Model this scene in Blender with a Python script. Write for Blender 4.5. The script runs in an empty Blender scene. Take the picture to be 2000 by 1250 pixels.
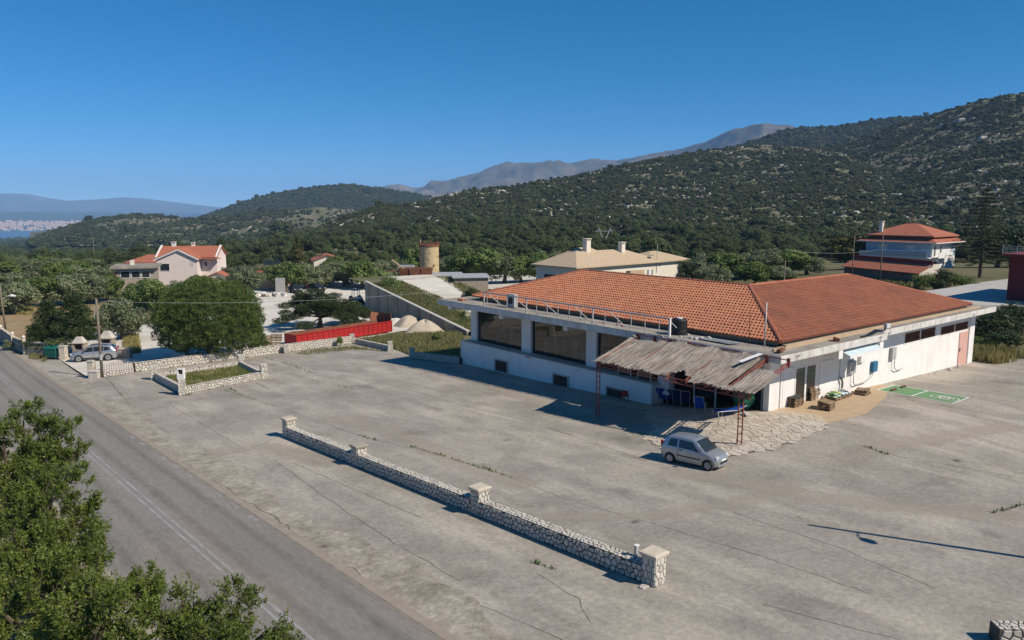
import bpy, bmesh, math, random
import numpy as np
from mathutils import Vector, Matrix
random.seed(7); RNG = np.random.default_rng(7)
sc = bpy.context.scene
COL = sc.collection
rad = math.radians

# ------------------------------------------------------------------ camera
# world: +X runs across the forecourt towards the shop, +Y runs along the road away from the camera, metres, Z up
CAM_H = 13.3; FPX = 1510.0; PITCH = math.atan(223 / FPX); HEAD = rad(39.2)
cam = bpy.data.cameras.new('camera'); cam_o = bpy.data.objects.new('camera', cam); COL.objects.link(cam_o)
cam.sensor_width = 36.0; cam.lens = 36.0 * FPX / 2000.0
cam.clip_start = 0.5; cam.clip_end = 120000
cam_o.location = (0, 0, CAM_H); cam_o.rotation_euler = (math.pi / 2 - PITCH, 0, -HEAD)
sc.camera = cam_o

# ------------------------------------------------------------------ sky, sun, exposure
SUN_EL = rad(42.5); SHADOW_DIR = rad(112.8)            # heading (ccw from +X) that shadows point to
world = bpy.data.worlds.new('World'); sc.world = world; world.use_nodes = True
wt = world.node_tree; bg = wt.nodes['Background']; sky = wt.nodes.new('ShaderNodeTexSky')
sky.sky_type = 'NISHITA'; sky.sun_disc = False
sky.sun_elevation = SUN_EL; sky.sun_rotation = rad(90) - (SHADOW_DIR + math.pi)
sky.altitude = 200; sky.air_density = 0.5; sky.dust_density = 0.0; sky.ozone_density = 10.0
hsv = wt.nodes.new('ShaderNodeHueSaturation'); hsv.inputs['Saturation'].default_value = 1.30; hsv.inputs['Hue'].default_value = .492; hsv.inputs['Value'].default_value = 1.0
gam = wt.nodes.new('ShaderNodeGamma'); gam.inputs[1].default_value = .8
wt.links.new(sky.outputs[0], gam.inputs[0]); wt.links.new(gam.outputs[0], hsv.inputs['Color']); wt.links.new(hsv.outputs[0], bg.inputs[0]); bg.inputs[1].default_value = 0.15
sun = bpy.data.lights.new('sun', 'SUN'); sun_o = bpy.data.objects.new('sun', sun); COL.objects.link(sun_o)
sun.energy = 4.9; sun.angle = rad(0.53); sun.color = (1.0, 0.90, 0.765)
ld = Vector((math.cos(SHADOW_DIR) * math.cos(SUN_EL), math.sin(SHADOW_DIR) * math.cos(SUN_EL), -math.sin(SUN_EL)))
sun_o.rotation_euler = ld.to_track_quat('-Z', 'Y').to_euler(); sun_o.location = (40, -40, 60)
sc.view_settings.view_transform = 'Standard'; sc.view_settings.look = 'None'
sc.view_settings.exposure = 0.15; sc.view_settings.gamma = 1.0; sc.view_settings.use_curve_mapping = False
sc.render.engine = 'CYCLES'; sc.cycles.use_denoising = True
sc.cycles.max_bounces = 6; sc.cycles.diffuse_bounces = 3; sc.cycles.glossy_bounces = 3
sc.cycles.transparent_max_bounces = 6; sc.cycles.transmission_bounces = 4; sc.cycles.volume_bounces = 1

# ------------------------------------------------------------------ ground height and pixel helpers
def sstep(a, b, x):
    t = np.clip((np.asarray(x, float) - a) / (b - a), 0, 1); return t * t * (3 - 2 * t)
def lin(x, xs, ys): return np.interp(x, xs, ys)
def G(X, Y):
    """height of the ground around the forecourt"""
    X = np.asarray(X, float); Y = np.asarray(Y, float)
    Ye = np.where(Y < 80, Y, 80 + 25 * (1 - np.exp(-np.maximum(Y - 80, 0) / 25)))
    Xe = np.where(X < 60, X, 60 + 15 * (1 - np.exp(-np.maximum(X - 60, 0) / 15)))
    Ye = np.where(Ye < -20, -20, Ye); Xe = np.where(Xe < -30, -30, Xe)
    z = 1.57 - 0.01568 * Xe - 0.0434 * Ye
    f = lin(Y, [12, 20, 26, 33, 46.9, 57.8, 66, 80], [0, .75, .97, .05, .16, .38, .2, 0])
    g = np.where(X < 41, 1.0, np.where(Y <= 33, lin(X, [41, 72.7, 140], [1.0, .48, .3]), lin(X, [41, 90], [1, .4])))
    r = f * sstep(32.5, 41, X) * g
    # the land climbs a little behind the shop on the right
    r = r + 4.0 * sstep(75, 130, X) * (1 - sstep(60, 170, Y))
    return z + r
def g(x, y): return float(G(x, y))
CH, SH = math.cos(HEAD), math.sin(HEAD); CP, SP = math.cos(PITCH), math.sin(PITCH)
def ray(px, py):
    a = (px - 1000) / FPX; b = (625 - py) / FPX
    fy = CP + b * SP; fz = -SP + b * CP
    return Vector((a * CH + fy * SH, -a * SH + fy * CH, fz)), fy
def at(px, py, depth):
    """world point seen at a photo pixel at this distance ahead of the camera"""
    r, fy = ray(px, py); p = r * (depth / fy); return Vector((p.x, p.y, p.z + CAM_H))
def at_z(px, py, z):
    r, fy = ray(px, py); p = r * ((z - CAM_H) / r.z); return Vector((p.x, p.y, z))
def at_x(px, py, x):
    r, fy = ray(px, py); p = r * (x / r.x); return Vector((x, p.y, p.z + CAM_H))
def at_y(px, py, y):
    r, fy = ray(px, py); p = r * (y / r.y); return Vector((p.x, y, p.z + CAM_H))
def hit(px, py, lift=0.0):
    """ground point seen at a photo pixel"""
    r, fy = ray(px, py); lo, hi = 3.0, 900.0
    def h(t): return CAM_H + r.z * t - g(r.x * t, r.y * t) - lift
    t = lo; step = 1.5
    while t < hi and h(t) > 0: t += step; step *= 1.02
    a, b = max(t - step, lo), t
    for _ in range(40):
        m = (a + b) / 2
        if h(m) > 0: a = m
        else: b = m
    return Vector((r.x * b, r.y * b, g(r.x * b, r.y * b)))
def depth_of(p): return p.x * SH + p.y * CH
def side(px, depth): return (px - 1000) / FPX * depth

# ------------------------------------------------------------------ materials
def mat(name, c1, c2=None, scale=3.0, rough=0.85, bump=0.0, bscale=None, detail=6, c3=None, scale3=0.4, w3=0.5,
        metal=0.0, spec=0.3, attr=False, per_obj=0.0, stretch=None, lo=0.35, hi=0.65, lo3=0.5, hi3=0.7, grain=None, c4=None, scale4=1.0, w4=.5, lo4=.58, hi4=.72, streak=None):
    m = bpy.data.materials.new(name); m.use_nodes = True; nt = m.node_tree; N = nt.nodes; L = nt.links
    p = N['Principled BSDF']; p.inputs['Roughness'].default_value = rough; p.inputs['Metallic'].default_value = metal
    p.inputs['Specular IOR Level'].default_value = spec
    tc = N.new('ShaderNodeTexCoord'); vec = tc.outputs['Object']
    if stretch:
        mp = N.new('ShaderNodeMapping'); mp.inputs['Scale'].default_value = stretch; L.new(vec, mp.inputs[0]); vec = mp.outputs[0]
    def noise(s, d=detail):
        n = N.new('ShaderNodeTexNoise'); n.inputs['Scale'].default_value = s; n.inputs['Detail'].default_value = d
        n.inputs['Roughness'].default_value = 0.62; L.new(vec, n.inputs['Vector']); return n.outputs['Fac']
    def ramp(f, a, b):
        r = N.new('ShaderNodeMapRange'); r.inputs[1].default_value = a; r.inputs[2].default_value = b; L.new(f, r.inputs[0]); return r.outputs[0]
    def mix(f, a, b, mode='MIX'):
        x = N.new('ShaderNodeMix'); x.data_type = 'RGBA'; x.blend_type = mode
        if isinstance(f, (int, float)): x.inputs[0].default_value = f
        else: L.new(f, x.inputs[0])
        for s, q in ((6, a), (7, b)):
            if isinstance(q, tuple): x.inputs[s].default_value = (*q, 1)
            else: L.new(q, x.inputs[s])
        return x.outputs[2]
    col = tuple(c1)
    if c2 is not None: col = mix(ramp(noise(scale), lo, hi), tuple(c1), tuple(c2))
    if attr:
        a = N.new('ShaderNodeAttribute'); a.attribute_name = 'rnd'
        dark = tuple(x * 0.45 for x in c1) if c2 is None else tuple(x * 0.5 for x in c2)
        col = mix(ramp(a.outputs['Fac'], 0, 1), col, dark) if attr is True else mix(ramp(a.outputs['Fac'], 0, 1), col, tuple(attr))
    if c3 is not None:
        r3 = N.new('ShaderNodeMath'); r3.operation = 'MULTIPLY'; r3.inputs[1].default_value = w3
        L.new(ramp(noise(scale3, 4), lo3, hi3), r3.inputs[0]); col = mix(r3.outputs[0], col, tuple(c3))
    if c4 is not None:
        r4 = N.new('ShaderNodeMath'); r4.operation = 'MULTIPLY'; r4.inputs[1].default_value = w4
        L.new(ramp(noise(scale4, 8), lo4, hi4), r4.inputs[0]); col = mix(r4.outputs[0], col, tuple(c4))
    if streak:
        ms = N.new('ShaderNodeMapping'); ms.inputs['Scale'].default_value = streak[2] if len(streak[2]) == 3 else (*streak[2], 1); L.new(tc.outputs['Object'], ms.inputs[0]); ns = N.new('ShaderNodeTexNoise'); ns.inputs['Scale'].default_value = 1; ns.inputs['Detail'].default_value = 7; ns.inputs['Roughness'].default_value = .6; L.new(ms.outputs[0], ns.inputs['Vector'])
        rs = N.new('ShaderNodeMath'); rs.operation = 'MULTIPLY'; rs.inputs[1].default_value = streak[1]; L.new(ramp(ns.outputs['Fac'], .48, .68), rs.inputs[0]); col = mix(rs.outputs[0], col, tuple(streak[0]))
    if grain:
        gr = N.new('ShaderNodeMapRange'); gr.inputs[1].default_value = .25; gr.inputs[2].default_value = .75; gr.inputs[3].default_value = 1 - grain[1]; gr.inputs[4].default_value = 1 + grain[1]
        L.new(noise(grain[0], 10), gr.inputs[0]); col = mix(1.0, col, gr.outputs[0], 'MULTIPLY')
    if per_obj:
        oi = N.new('ShaderNodeObjectInfo'); hs = N.new('ShaderNodeHueSaturation')
        v = N.new('ShaderNodeMapRange'); v.inputs[3].default_value = 1 - per_obj; v.inputs[4].default_value = 1 + per_obj
        L.new(oi.outputs['Random'], v.inputs[0]); L.new(v.outputs[0], hs.inputs['Value'])
        if isinstance(col, tuple): hs.inputs['Color'].default_value = (*col, 1)
        else: L.new(col, hs.inputs['Color'])
        col = hs.outputs[0]
    if isinstance(col, tuple): p.inputs['Base Color'].default_value = (*col, 1)
    else: L.new(col, p.inputs['Base Color'])
    if bump:
        b = N.new('ShaderNodeBump'); b.inputs['Strength'].default_value = bump; b.inputs['Distance'].default_value = 0.05
        L.new(noise(bscale or scale * 4), b.inputs['Height']); L.new(b.outputs[0], p.inputs['Normal'])
    return m
def leaf_mat(name, c_dark, c_light, trans=0.3, rough=0.5, per_obj=0.15):
    m = bpy.data.materials.new(name); m.use_nodes = True; nt = m.node_tree; N = nt.nodes; L = nt.links
    p = N['Principled BSDF']; p.inputs['Roughness'].default_value = rough; p.inputs['Specular IOR Level'].default_value = 0.25
    a = N.new('ShaderNodeAttribute'); a.attribute_name = 'rnd'
    x = N.new('ShaderNodeMix'); x.data_type = 'RGBA'; x.inputs[6].default_value = (*c_dark, 1); x.inputs[7].default_value = (*c_light, 1)
    L.new(a.outputs['Fac'], x.inputs[0])
    oi = N.new('ShaderNodeObjectInfo'); hs = N.new('ShaderNodeHueSaturation')
    v = N.new('ShaderNodeMapRange'); v.inputs[3].default_value = 1 - per_obj; v.inputs[4].default_value = 1 + per_obj
    L.new(oi.outputs['Random'], v.inputs[0]); L.new(v.outputs[0], hs.inputs['Value']); L.new(x.outputs[2], hs.inputs['Color'])
    L.new(hs.outputs[0], p.inputs['Base Color'])
    t = N.new('ShaderNodeBsdfTranslucent'); L.new(hs.outputs[0], t.inputs[0])
    ms = N.new('ShaderNodeMixShader'); ms.inputs[0].default_value = trans
    L.new(p.outputs[0], ms.inputs[1]); L.new(t.outputs[0], ms.inputs[2]); L.new(ms.outputs[0], N['Material Output'].inputs[0])
    return m
def glass_mat(name, tint=(0.02, 0.03, 0.03), clear=0.55, rough=0.03, boost=1.0):
    m = bpy.data.materials.new(name); m.use_nodes = True; nt = m.node_tree; N = nt.nodes; L = nt.links; N.remove(N['Principled BSDF'])
    t = N.new('ShaderNodeBsdfTransparent'); t.inputs[0].default_value = (.90, .94, .92, 1); d = N.new('ShaderNodeBsdfDiffuse'); d.inputs[0].default_value = (*tint, 1)
    a = N.new('ShaderNodeMixShader'); a.inputs[0].default_value = clear; L.new(d.outputs[0], a.inputs[1]); L.new(t.outputs[0], a.inputs[2])
    gl = N.new('ShaderNodeBsdfGlossy'); gl.inputs['Roughness'].default_value = rough; fr = N.new('ShaderNodeFresnel'); fr.inputs[0].default_value = 1.52
    mu = N.new('ShaderNodeMath'); mu.operation = 'MULTIPLY_ADD'; mu.use_clamp = True; mu.inputs[1].default_value = boost; mu.inputs[2].default_value = .03 * boost; L.new(fr.outputs[0], mu.inputs[0])
    ge = N.new('ShaderNodeNewGeometry'); inv = N.new('ShaderNodeMath'); inv.operation = 'SUBTRACT'; inv.inputs[0].default_value = 1.0; L.new(ge.outputs['Backfacing'], inv.inputs[1])
    m2 = N.new('ShaderNodeMath'); m2.operation = 'MULTIPLY'; L.new(mu.outputs[0], m2.inputs[0]); L.new(inv.outputs[0], m2.inputs[1])
    ms = N.new('ShaderNodeMixShader'); L.new(m2.outputs[0], ms.inputs[0]); L.new(a.outputs[0], ms.inputs[1]); L.new(gl.outputs[0], ms.inputs[2]); L.new(ms.outputs[0], N['Material Output'].inputs[0])
    return m

# ------------------------------------------------------------------ mesh building
class MB:
    def __init__(s): s.v = []; s.f = []
    def add(s, vs, fs):
        o = len(s.v); s.v += [tuple(p) for p in vs]; s.f += [tuple(i + o for i in f) for f in fs]; return s
    def box(s, x0, x1, y0, y1, z0, z1):
        return s.add([(x0, y0, z0), (x1, y0, z0), (x1, y1, z0), (x0, y1, z0), (x0, y0, z1), (x1, y0, z1), (x1, y1, z1), (x0, y1, z1)],
                     [(0, 3, 2, 1), (4, 5, 6, 7), (0, 1, 5, 4), (1, 2, 6, 5), (2, 3, 7, 6), (3, 0, 4, 7)])
    def bar(s, a, b, w, h=None, up=(0, 0, 1)):
        a = Vector(a); b = Vector(b); d = (b - a); h = h or w
        d.normalize(); u = Vector(up)
        if abs(d.dot(u)) > 0.99: u = Vector((1, 0, 0))
        r = d.cross(u).normalized() * (w / 2); t = r.cross(d).normalized() * (h / 2)
        vs = [a - r - t, a + r - t, a + r + t, a - r + t, b - r - t, b + r - t, b + r + t, b - r + t]
        return s.add(vs, [(0, 1, 2, 3), (7, 6, 5, 4), (0, 4, 5, 1), (1, 5, 6, 2), (2, 6, 7, 3), (3, 7, 4, 0)])
    def tube(s, pts, r, n=8, cap=True):
        pts = [Vector(p) for p in pts]; rs = r if isinstance(r, (list, tuple)) else [r] * len(pts); rings = []
        for i, p in enumerate(pts):
            d = (pts[min(i + 1, len(pts) - 1)] - pts[max(i - 1, 0)]).normalized()
            u = Vector((0, 0, 1)) if abs(d.z) < 0.95 else Vector((1, 0, 0))
            a = d.cross(u).normalized(); b = d.cross(a)
            rings.append([p + (a * math.cos(k * 2 * math.pi / n) + b * math.sin(k * 2 * math.pi / n)) * rs[i] for k in range(n)])
        vs = [q for rg in rings for q in rg]; fs = []
        for i in range(len(pts) - 1):
            for k in range(n): fs.append((i * n + k, i * n + (k + 1) % n, (i + 1) * n + (k + 1) % n, (i + 1) * n + k))
        if cap: fs += [tuple(range(n - 1, -1, -1)), tuple((len(pts) - 1) * n + k for k in range(n))]
        return s.add(vs, fs)
    def prism(s, poly, z0, z1):
        n = len(poly); vs = [(x, y, z0) for x, y in poly] + [(x, y, z1) for x, y in poly]
        fs = [tuple(range(n - 1, -1, -1)), tuple(range(n, 2 * n))] + [(i, (i + 1) % n, n + (i + 1) % n, n + i) for i in range(n)]
        return s.add(vs, fs)
    def face(s, pts): return s.add(pts, [tuple(range(len(pts)))])
    def slabpoly(s, pts, t):
        """a thin sheet of any orientation with thickness t along its normal"""
        pts = [Vector(p) for p in pts]; n = (pts[1] - pts[0]).cross(pts[2] - pts[0]).normalized() * t; k = len(pts)
        return s.add(pts + [p - n for p in pts], [tuple(range(k)), tuple(range(2 * k - 1, k - 1, -1))] + [(i, k + i, k + (i + 1) % k, (i + 1) % k) for i in range(k)])
    def lathe(s, prof, n=16, c=(0, 0)):
        vs = []; fs = []
        for r, z in prof:
            for k in range(n):
                a = 2 * math.pi * k / n; vs.append((c[0] + r * math.cos(a), c[1] + r * math.sin(a), z))
        for i in range(len(prof) - 1):
            for k in range(n): fs.append((i * n + k, i * n + (k + 1) % n, (i + 1) * n + (k + 1) % n, (i + 1) * n + k))
        fs += [tuple(range(n - 1, -1, -1)), tuple((len(prof) - 1) * n + k for k in range(n))]
        return s.add(vs, fs)
    def mesh(s, name, smooth=False):
        me = bpy.data.meshes.new(name); me.from_pydata(s.v, [], s.f); me.update()
        if smooth: me.shade_smooth()
        return me
def quadmesh(name, V, rnd=None, smooth=False):
    """V: (n,4,3) quads -> mesh with a random value per face"""
    V = np.asarray(V, np.float32); n = len(V); me = bpy.data.meshes.new(name)
    me.vertices.add(4 * n); me.vertices.foreach_set('co', V.reshape(-1))
    me.loops.add(4 * n); me.loops.foreach_set('vertex_index', np.arange(4 * n, dtype=np.int32))
    me.polygons.add(n); me.polygons.foreach_set('loop_start', np.arange(0, 4 * n, 4, dtype=np.int32))
    me.polygons.foreach_set('loop_total', np.full(n, 4, np.int32))
    if rnd is not None:
        a = me.attributes.new('rnd', 'FLOAT', 'FACE'); a.data.foreach_set('value', np.asarray(rnd, np.float32))
    me.update(calc_edges=True)
    if smooth: me.shade_smooth()
    return me
def link(name, me, m=None, parent=None, world=False):
    o = bpy.data.objects.new(name, me)
    if m is not None and me is not None and not me.materials: me.materials.append(m)
    COL.objects.link(o)
    if parent is not None:
        o.parent = parent
        if world: o.matrix_parent_inverse = (Matrix.Translation(parent.location) @ parent.rotation_euler.to_matrix().to_4x4()).inverted()
    return o
def part(name, mb, m, parent, world=False, smooth=False, bevel=0.0):
    me = mb.mesh(name, smooth) if isinstance(mb, MB) else mb
    o = link(name, me, m, parent, world)
    if bevel: b = o.modifiers.new('bevel', 'BEVEL'); b.width = bevel; b.segments = 2; b.limit_method = 'ANGLE'
    return o
def thing(name, label, cat, loc=(0, 0, 0), rz=0.0, group=None):
    o = bpy.data.objects.new(name, None); COL.objects.link(o); o.empty_display_size = 0.3
    o.location = loc; o.rotation_euler = (0, 0, rz); o['label'] = label; o['category'] = cat
    if group: o['group'] = group
    return o
def tag(o, label, cat, group=None):
    o['label'] = label; o['category'] = cat
    if group: o['group'] = group
    return o
def struct(o, label=None, kind='structure', cat=None):
    o['kind'] = kind
    if label: o['label'] = label
    if cat: o['category'] = cat
    return o
def dup(root, loc, rz, label, scale=None):
    def cp(o, par):
        c = o.copy(); COL.objects.link(c); c.parent = par
        for ch in o.children: cp(ch, c)
        return c
    r = cp(root, None); r.location = loc; r.rotation_euler = (0, 0, rz); r['label'] = label
    if scale is not None: r.scale = (scale,) * 3 if isinstance(scale, (int, float)) else scale
    return r
def clip_poly(poly, a, b, c):
    """keep the side a*x+b*y<=c"""
    out = []
    for i in range(len(poly)):
        p, q = poly[i], poly[(i + 1) % len(poly)]; dp = a * p[0] + b * p[1] - c; dq = a * q[0] + b * q[1] - c
        if dp <= 0: out.append(p)
        if (dp < 0 < dq) or (dq < 0 < dp):
            t = dp / (dp - dq); out.append((p[0] + t * (q[0] - p[0]), p[1] + t * (q[1] - p[1])))
    return out
def cells(x0, x1, y0, y1, sx, sy, jit, gap, rng):
    """irregular stone outlines that fill a rectangle"""
    nx = max(1, round((x1 - x0) / sx)); ny = max(1, round((y1 - y0) / sy)); sx = (x1 - x0) / nx; sy = (y1 - y0) / ny
    S = {}
    for i in range(-1, nx + 1):
        for j in range(-1, ny + 1):
            S[i, j] = (x0 + (i + .5 + (.5 if j % 2 else 0) * .8 + rng.uniform(-jit, jit)) * sx, y0 + (j + .5 + rng.uniform(-jit, jit)) * sy)
    out = []
    for (i, j), p in S.items():
        poly = [(x0 + gap / 2, y0 + gap / 2), (x1 - gap / 2, y0 + gap / 2), (x1 - gap / 2, y1 - gap / 2), (x0 + gap / 2, y1 - gap / 2)]
        for di in (-2, -1, 0, 1, 2):
            for dj in (-2, -1, 0, 1, 2):
                q = S.get((i + di, j + dj))
                if q is None or (di == 0 and dj == 0): continue
                a, b = q[0] - p[0], q[1] - p[1]; l = math.hypot(a, b) or 1e-6
                gg = gap * rng.uniform(.6, 1.4)
                poly = clip_poly(poly, a / l, b / l, (a * (p[0] + q[0]) / 2 + b * (p[1] + q[1]) / 2) / l - gg / 2)
                if len(poly) < 3: break
            if len(poly) < 3: break
        if len(poly) >= 3:
            ar = abs(sum(poly[k][0] * poly[(k + 1) % len(poly)][1] - poly[(k + 1) % len(poly)][0] * poly[k][1] for k in range(len(poly)))) / 2
            if ar > 0.1 * sx * sy: out.append(poly)
    return out
def stone_piece(mb, poly, o, ex, ey, en, lift, rng, inset=0.82):
    """one rounded stone: outline poly in the plane (o,ex,ey), standing proud along en"""
    cx = sum(p[0] for p in poly) / len(poly); cy = sum(p[1] for p in poly) / len(poly); n = len(poly)
    base = [o + ex * p[0] + ey * p[1] - en * 0.02 for p in poly]
    mid = [o + ex * p[0] + ey * p[1] + en * lift * 0.55 for p in poly]
    top = [o + ex * (cx + (p[0] - cx) * inset) + ey * (cy + (p[1] - cy) * inset) + en * lift * rng.uniform(.85, 1.1) for p in poly]
    fs = []
    for k in range(n):
        k2 = (k + 1) % n; fs += [(k, k2, n + k2, n + k), (n + k, n + k2, 2 * n + k2, 2 * n + k)]
    fs.append(tuple(range(2 * n, 3 * n)))
    return mb.add(base + mid + top, fs)
def sheet(name, poly, dz, m, step=1.0, zf=None, skirt=0.0):
    """a sheet that follows the ground inside an outline"""
    bm = bmesh.new(); vs = [bm.verts.new((x, y, 0)) for x, y in poly]; bm.faces.new(vs)
    if bm.faces[:] and bm.faces[:][0].calc_area() and True: bm.normal_update()
    xs = [p[0] for p in poly]; ys = [p[1] for p in poly]
    for ax, lo, hi in ((0, min(xs), max(xs)), (1, min(ys), max(ys))):
        k = math.ceil(lo / step)
        while k * step < hi:
            co = (k * step, 0, 0) if ax == 0 else (0, k * step, 0); no = (1, 0, 0) if ax == 0 else (0, 1, 0)
            bmesh.ops.bisect_plane(bm, geom=bm.verts[:] + bm.edges[:] + bm.faces[:], plane_co=co, plane_no=no, dist=1e-5); k += 1
    bmesh.ops.triangulate(bm, faces=[f for f in bm.faces if len(f.verts) > 4])
    for v in bm.verts: v.co.z = (zf(v.co.x, v.co.y) if zf else g(v.co.x, v.co.y)) + dz
    bm.normal_update()
    for f in bm.faces:
        if f.normal.z < 0: f.normal_flip()
    if skirt:
        ed = [e for e in bm.edges if e.is_boundary]; r = bmesh.ops.extrude_edge_only(bm, edges=ed)
        for v in [q for q in r['geom'] if isinstance(q, bmesh.types.BMVert)]: v.co.z -= skirt
    me = bpy.data.meshes.new(name); bm.to_mesh(me); bm.free()
    return link(name, me, m)
def vnoise(x, y, seed=0):
    """cheap smooth value noise for terrain"""
    x = np.asarray(x, float); y = np.asarray(y, float)
    xi = np.floor(x).astype(np.int64); yi = np.floor(y).astype(np.int64); fx = x - xi; fy = y - yi
    def h(i, j):
        n = (i * 374761393 + j * 668265263 + seed * 1442695041) & 0x7fffffff
        n = ((n ^ (n >> 13)) * 1274126177) & 0x7fffffff
        return ((n ^ (n >> 16)) & 0xffff) / 65535.0
    ux = fx * fx * (3 - 2 * fx); uy = fy * fy * (3 - 2 * fy)
    return (h(xi, yi) * (1 - ux) + h(xi + 1, yi) * ux) * (1 - uy) + (h(xi, yi + 1) * (1 - ux) + h(xi + 1, yi + 1) * ux) * uy
def fbm(x, y, seed=0, o=4):
    s = 0; a = .5
    for k in range(o): s = s + a * vnoise(np.asarray(x) * 2 ** k, np.asarray(y) * 2 ** k, seed + k); a *= .5
    return s

# ------------------------------------------------------------------ palette
M = {}
M['terrain'] = mat('dry_grassland', (.10, .105, .04), (.17, .14, .075), scale=.12, rough=.95, bump=.4, bscale=2.0, c3=(.06, .085, .025), scale3=.02, w3=.7)
M['soil'] = mat('brown_field', (.26, .17, .085), (.33, .25, .14), scale=.5, rough=.95, bump=.5, bscale=3, c3=(.14, .15, .05), scale3=.12, w3=.7)
M['concrete'] = mat('worn_concrete', (.258, .232, .194), (.335, .304, .258), scale=.30, rough=.9, bump=.4, bscale=14, detail=12, grain=(5.0, .26), c4=(.165, .146, .120), scale4=.22, w4=.8, streak=((.47, .42, .35), .75, (.5, .13)), c3=(.43, .38, .315), scale3=.13, w3=.55, lo3=.52, hi3=.66)
M['shoulder'] = mat('broken_shoulder', (.27, .235, .185), (.40, .36, .295), scale=.9, rough=.95, bump=.7, bscale=7, c3=(.17, .15, .115), scale3=.6, w3=.6, grain=(4.0, .35))
M['asphalt'] = mat('old_asphalt', (.20, .188, .17), (.235, .22, .198), scale=.25, rough=.88, bump=.2, bscale=30, grain=(6.0, .22), c4=(.15, .14, .128), scale4=.5, w4=.5, streak=((.27, .25, .22), .7, (.75, .03)), c3=(.27, .225, .18), scale3=.16, w3=.5, stretch=(1.6, .35, 1))
M['paint'] = mat('road_paint', (.34, .335, .33), (.24, .23, .22), scale=1.2, rough=.8, bump=.1)
M['kerbdirt'] = mat('kerb_dust', (.36, .32, .26), (.27, .23, .18), scale=1.5, rough=.95, bump=.5)
M['gravel'] = mat('white_gravel', (.56, .52, .45), (.66, .62, .55), scale=.3, rough=.95, bump=.5, bscale=8, c3=(.42, .37, .29), scale3=.1, w3=.7, grain=(3.0, .15))
M['joint'] = mat('joint_dirt', (.10, .085, .06), (.22, .19, .15), scale=3, rough=1)
M['mortar'] = mat('dark_mortar', (.060, .054, .046), (.10, .09, .075), scale=4, rough=.95)
M['stone'] = mat('white_stone', (.60, .56, .49), (.44, .41, .355), scale=5, rough=.9, bump=.5, bscale=14, per_obj=.16)
M['stones'] = mat('white_stone_field', (.62, .58, .51), (.42, .39, .34), scale=2.2, rough=.9, bump=.4, bscale=12)
M['cap'] = mat('pillar_cap', (.60, .53, .42), (.48, .42, .33), scale=3, rough=.85, bump=.3, per_obj=.08)
M['capdark'] = mat('weathered_cap', (.26, .235, .20), (.40, .36, .29), scale=3, rough=.9, bump=.4)
M['paving'] = mat('paving_stone', (.58, .52, .44), (.46, .40, .325), scale=1.3, rough=.85, bump=.25, bscale=9, per_obj=.12, c3=(.46, .35, .22), scale3=.22, w3=.5)
M['pavejoint'] = mat('paving_joint', (.12, .10, .08), (.17, .14, .11), scale=3, rough=.95)
M['white'] = mat('white_render', (.80, .785, .76), (.74, .72, .685), scale=1.1, rough=.9, bump=.1, c3=(.62, .585, .53), scale3=.5, w3=.35, streak=((.50, .46, .40), .22, (1.5, 1.5, .22)), grain=(6.0, .05))
M['fascia'] = mat('fascia_render', (.66, .64, .605), (.57, .55, .515), scale=1.0, rough=.9, bump=.15, c3=(.38, .345, .29), scale3=1.3, w3=.6, streak=((.27, .24, .20), .5, (2.2, 2.2, .3)))
M['slabtop'] = mat('roof_slab', (.30, .27, .225), (.22, .20, .17), scale=.8, rough=.95, bump=.4, bscale=6, c3=(.46, .41, .335), scale3=.35, w3=.75)
M['beige'] = mat('beige_band', (.50, .37, .24), (.42, .31, .20), scale=2, rough=.9, bump=.2)
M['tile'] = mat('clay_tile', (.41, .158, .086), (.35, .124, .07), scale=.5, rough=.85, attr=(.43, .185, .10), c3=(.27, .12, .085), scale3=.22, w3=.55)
M['tiledark'] = mat('clay_tile_dark', (.325, .112, .066), (.265, .09, .054), scale=.5, rough=.85, attr=(.36, .145, .08), c3=(.21, .095, .068), scale3=.25, w3=.5)  # darker tone of the clay tile, used on the side-wall wing
M['tilesub'] = mat('under_tile', (.16, .075, .05), (.11, .05, .035), scale=2, rough=.95)
M['housetile'] = mat('house_tile', (.40, .145, .085), (.32, .11, .066), scale=1.5, rough=.85, per_obj=.05)
M['glass'] = glass_mat('shop_glass', (.008, .011, .011), .62, .02, 1.25)
M['darkglass'] = glass_mat('dark_glass', (.02, .025, .028), .0, .08)
M['carglass'] = glass_mat('car_glass', (.02, .03, .03), .25, .03)
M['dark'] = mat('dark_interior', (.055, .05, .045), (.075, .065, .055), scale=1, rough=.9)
M['black'] = mat('black_plastic', (.018, .018, .02), None, rough=.55)
M['rubber'] = mat('rubber', (.025, .025, .026), (.04, .038, .036), scale=8, rough=.8)
M['rust'] = mat('rust_red_paint', (.30, .065, .05), (.24, .09, .06), scale=4, rough=.7, bump=.2, c3=(.17, .07, .04), scale3=2, w3=.8)
M['red'] = mat('red_trailer_paint', (.42, .02, .018), (.34, .018, .016), scale=1, rough=.6, c3=(.2, .04, .03), scale3=1.5, w3=.4)
M['rustbrown'] = mat('rusty_steel', (.16, .06, .035), (.24, .10, .05), scale=2, rough=.85, bump=.2)
M['galv'] = mat('galvanised_steel', (.42, .41, .40), (.52, .51, .49), scale=2, rough=.55, metal=.3)
M['whitepaint'] = mat('white_paint', (.78, .77, .75), (.70, .69, .67), scale=2, rough=.6)
M['reed'] = mat('weathered_reed', (.36, .32, .275), (.28, .245, .21), scale=1.2, rough=.95, attr=(.22, .19, .16), c3=(.43, .395, .35), scale3=.7, w3=.5)
M['wood'] = mat('pallet_wood', (.30, .215, .135), (.20, .14, .085), scale=3, rough=.9, bump=.3, per_obj=.25, stretch=(1, 6, 6))
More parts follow.
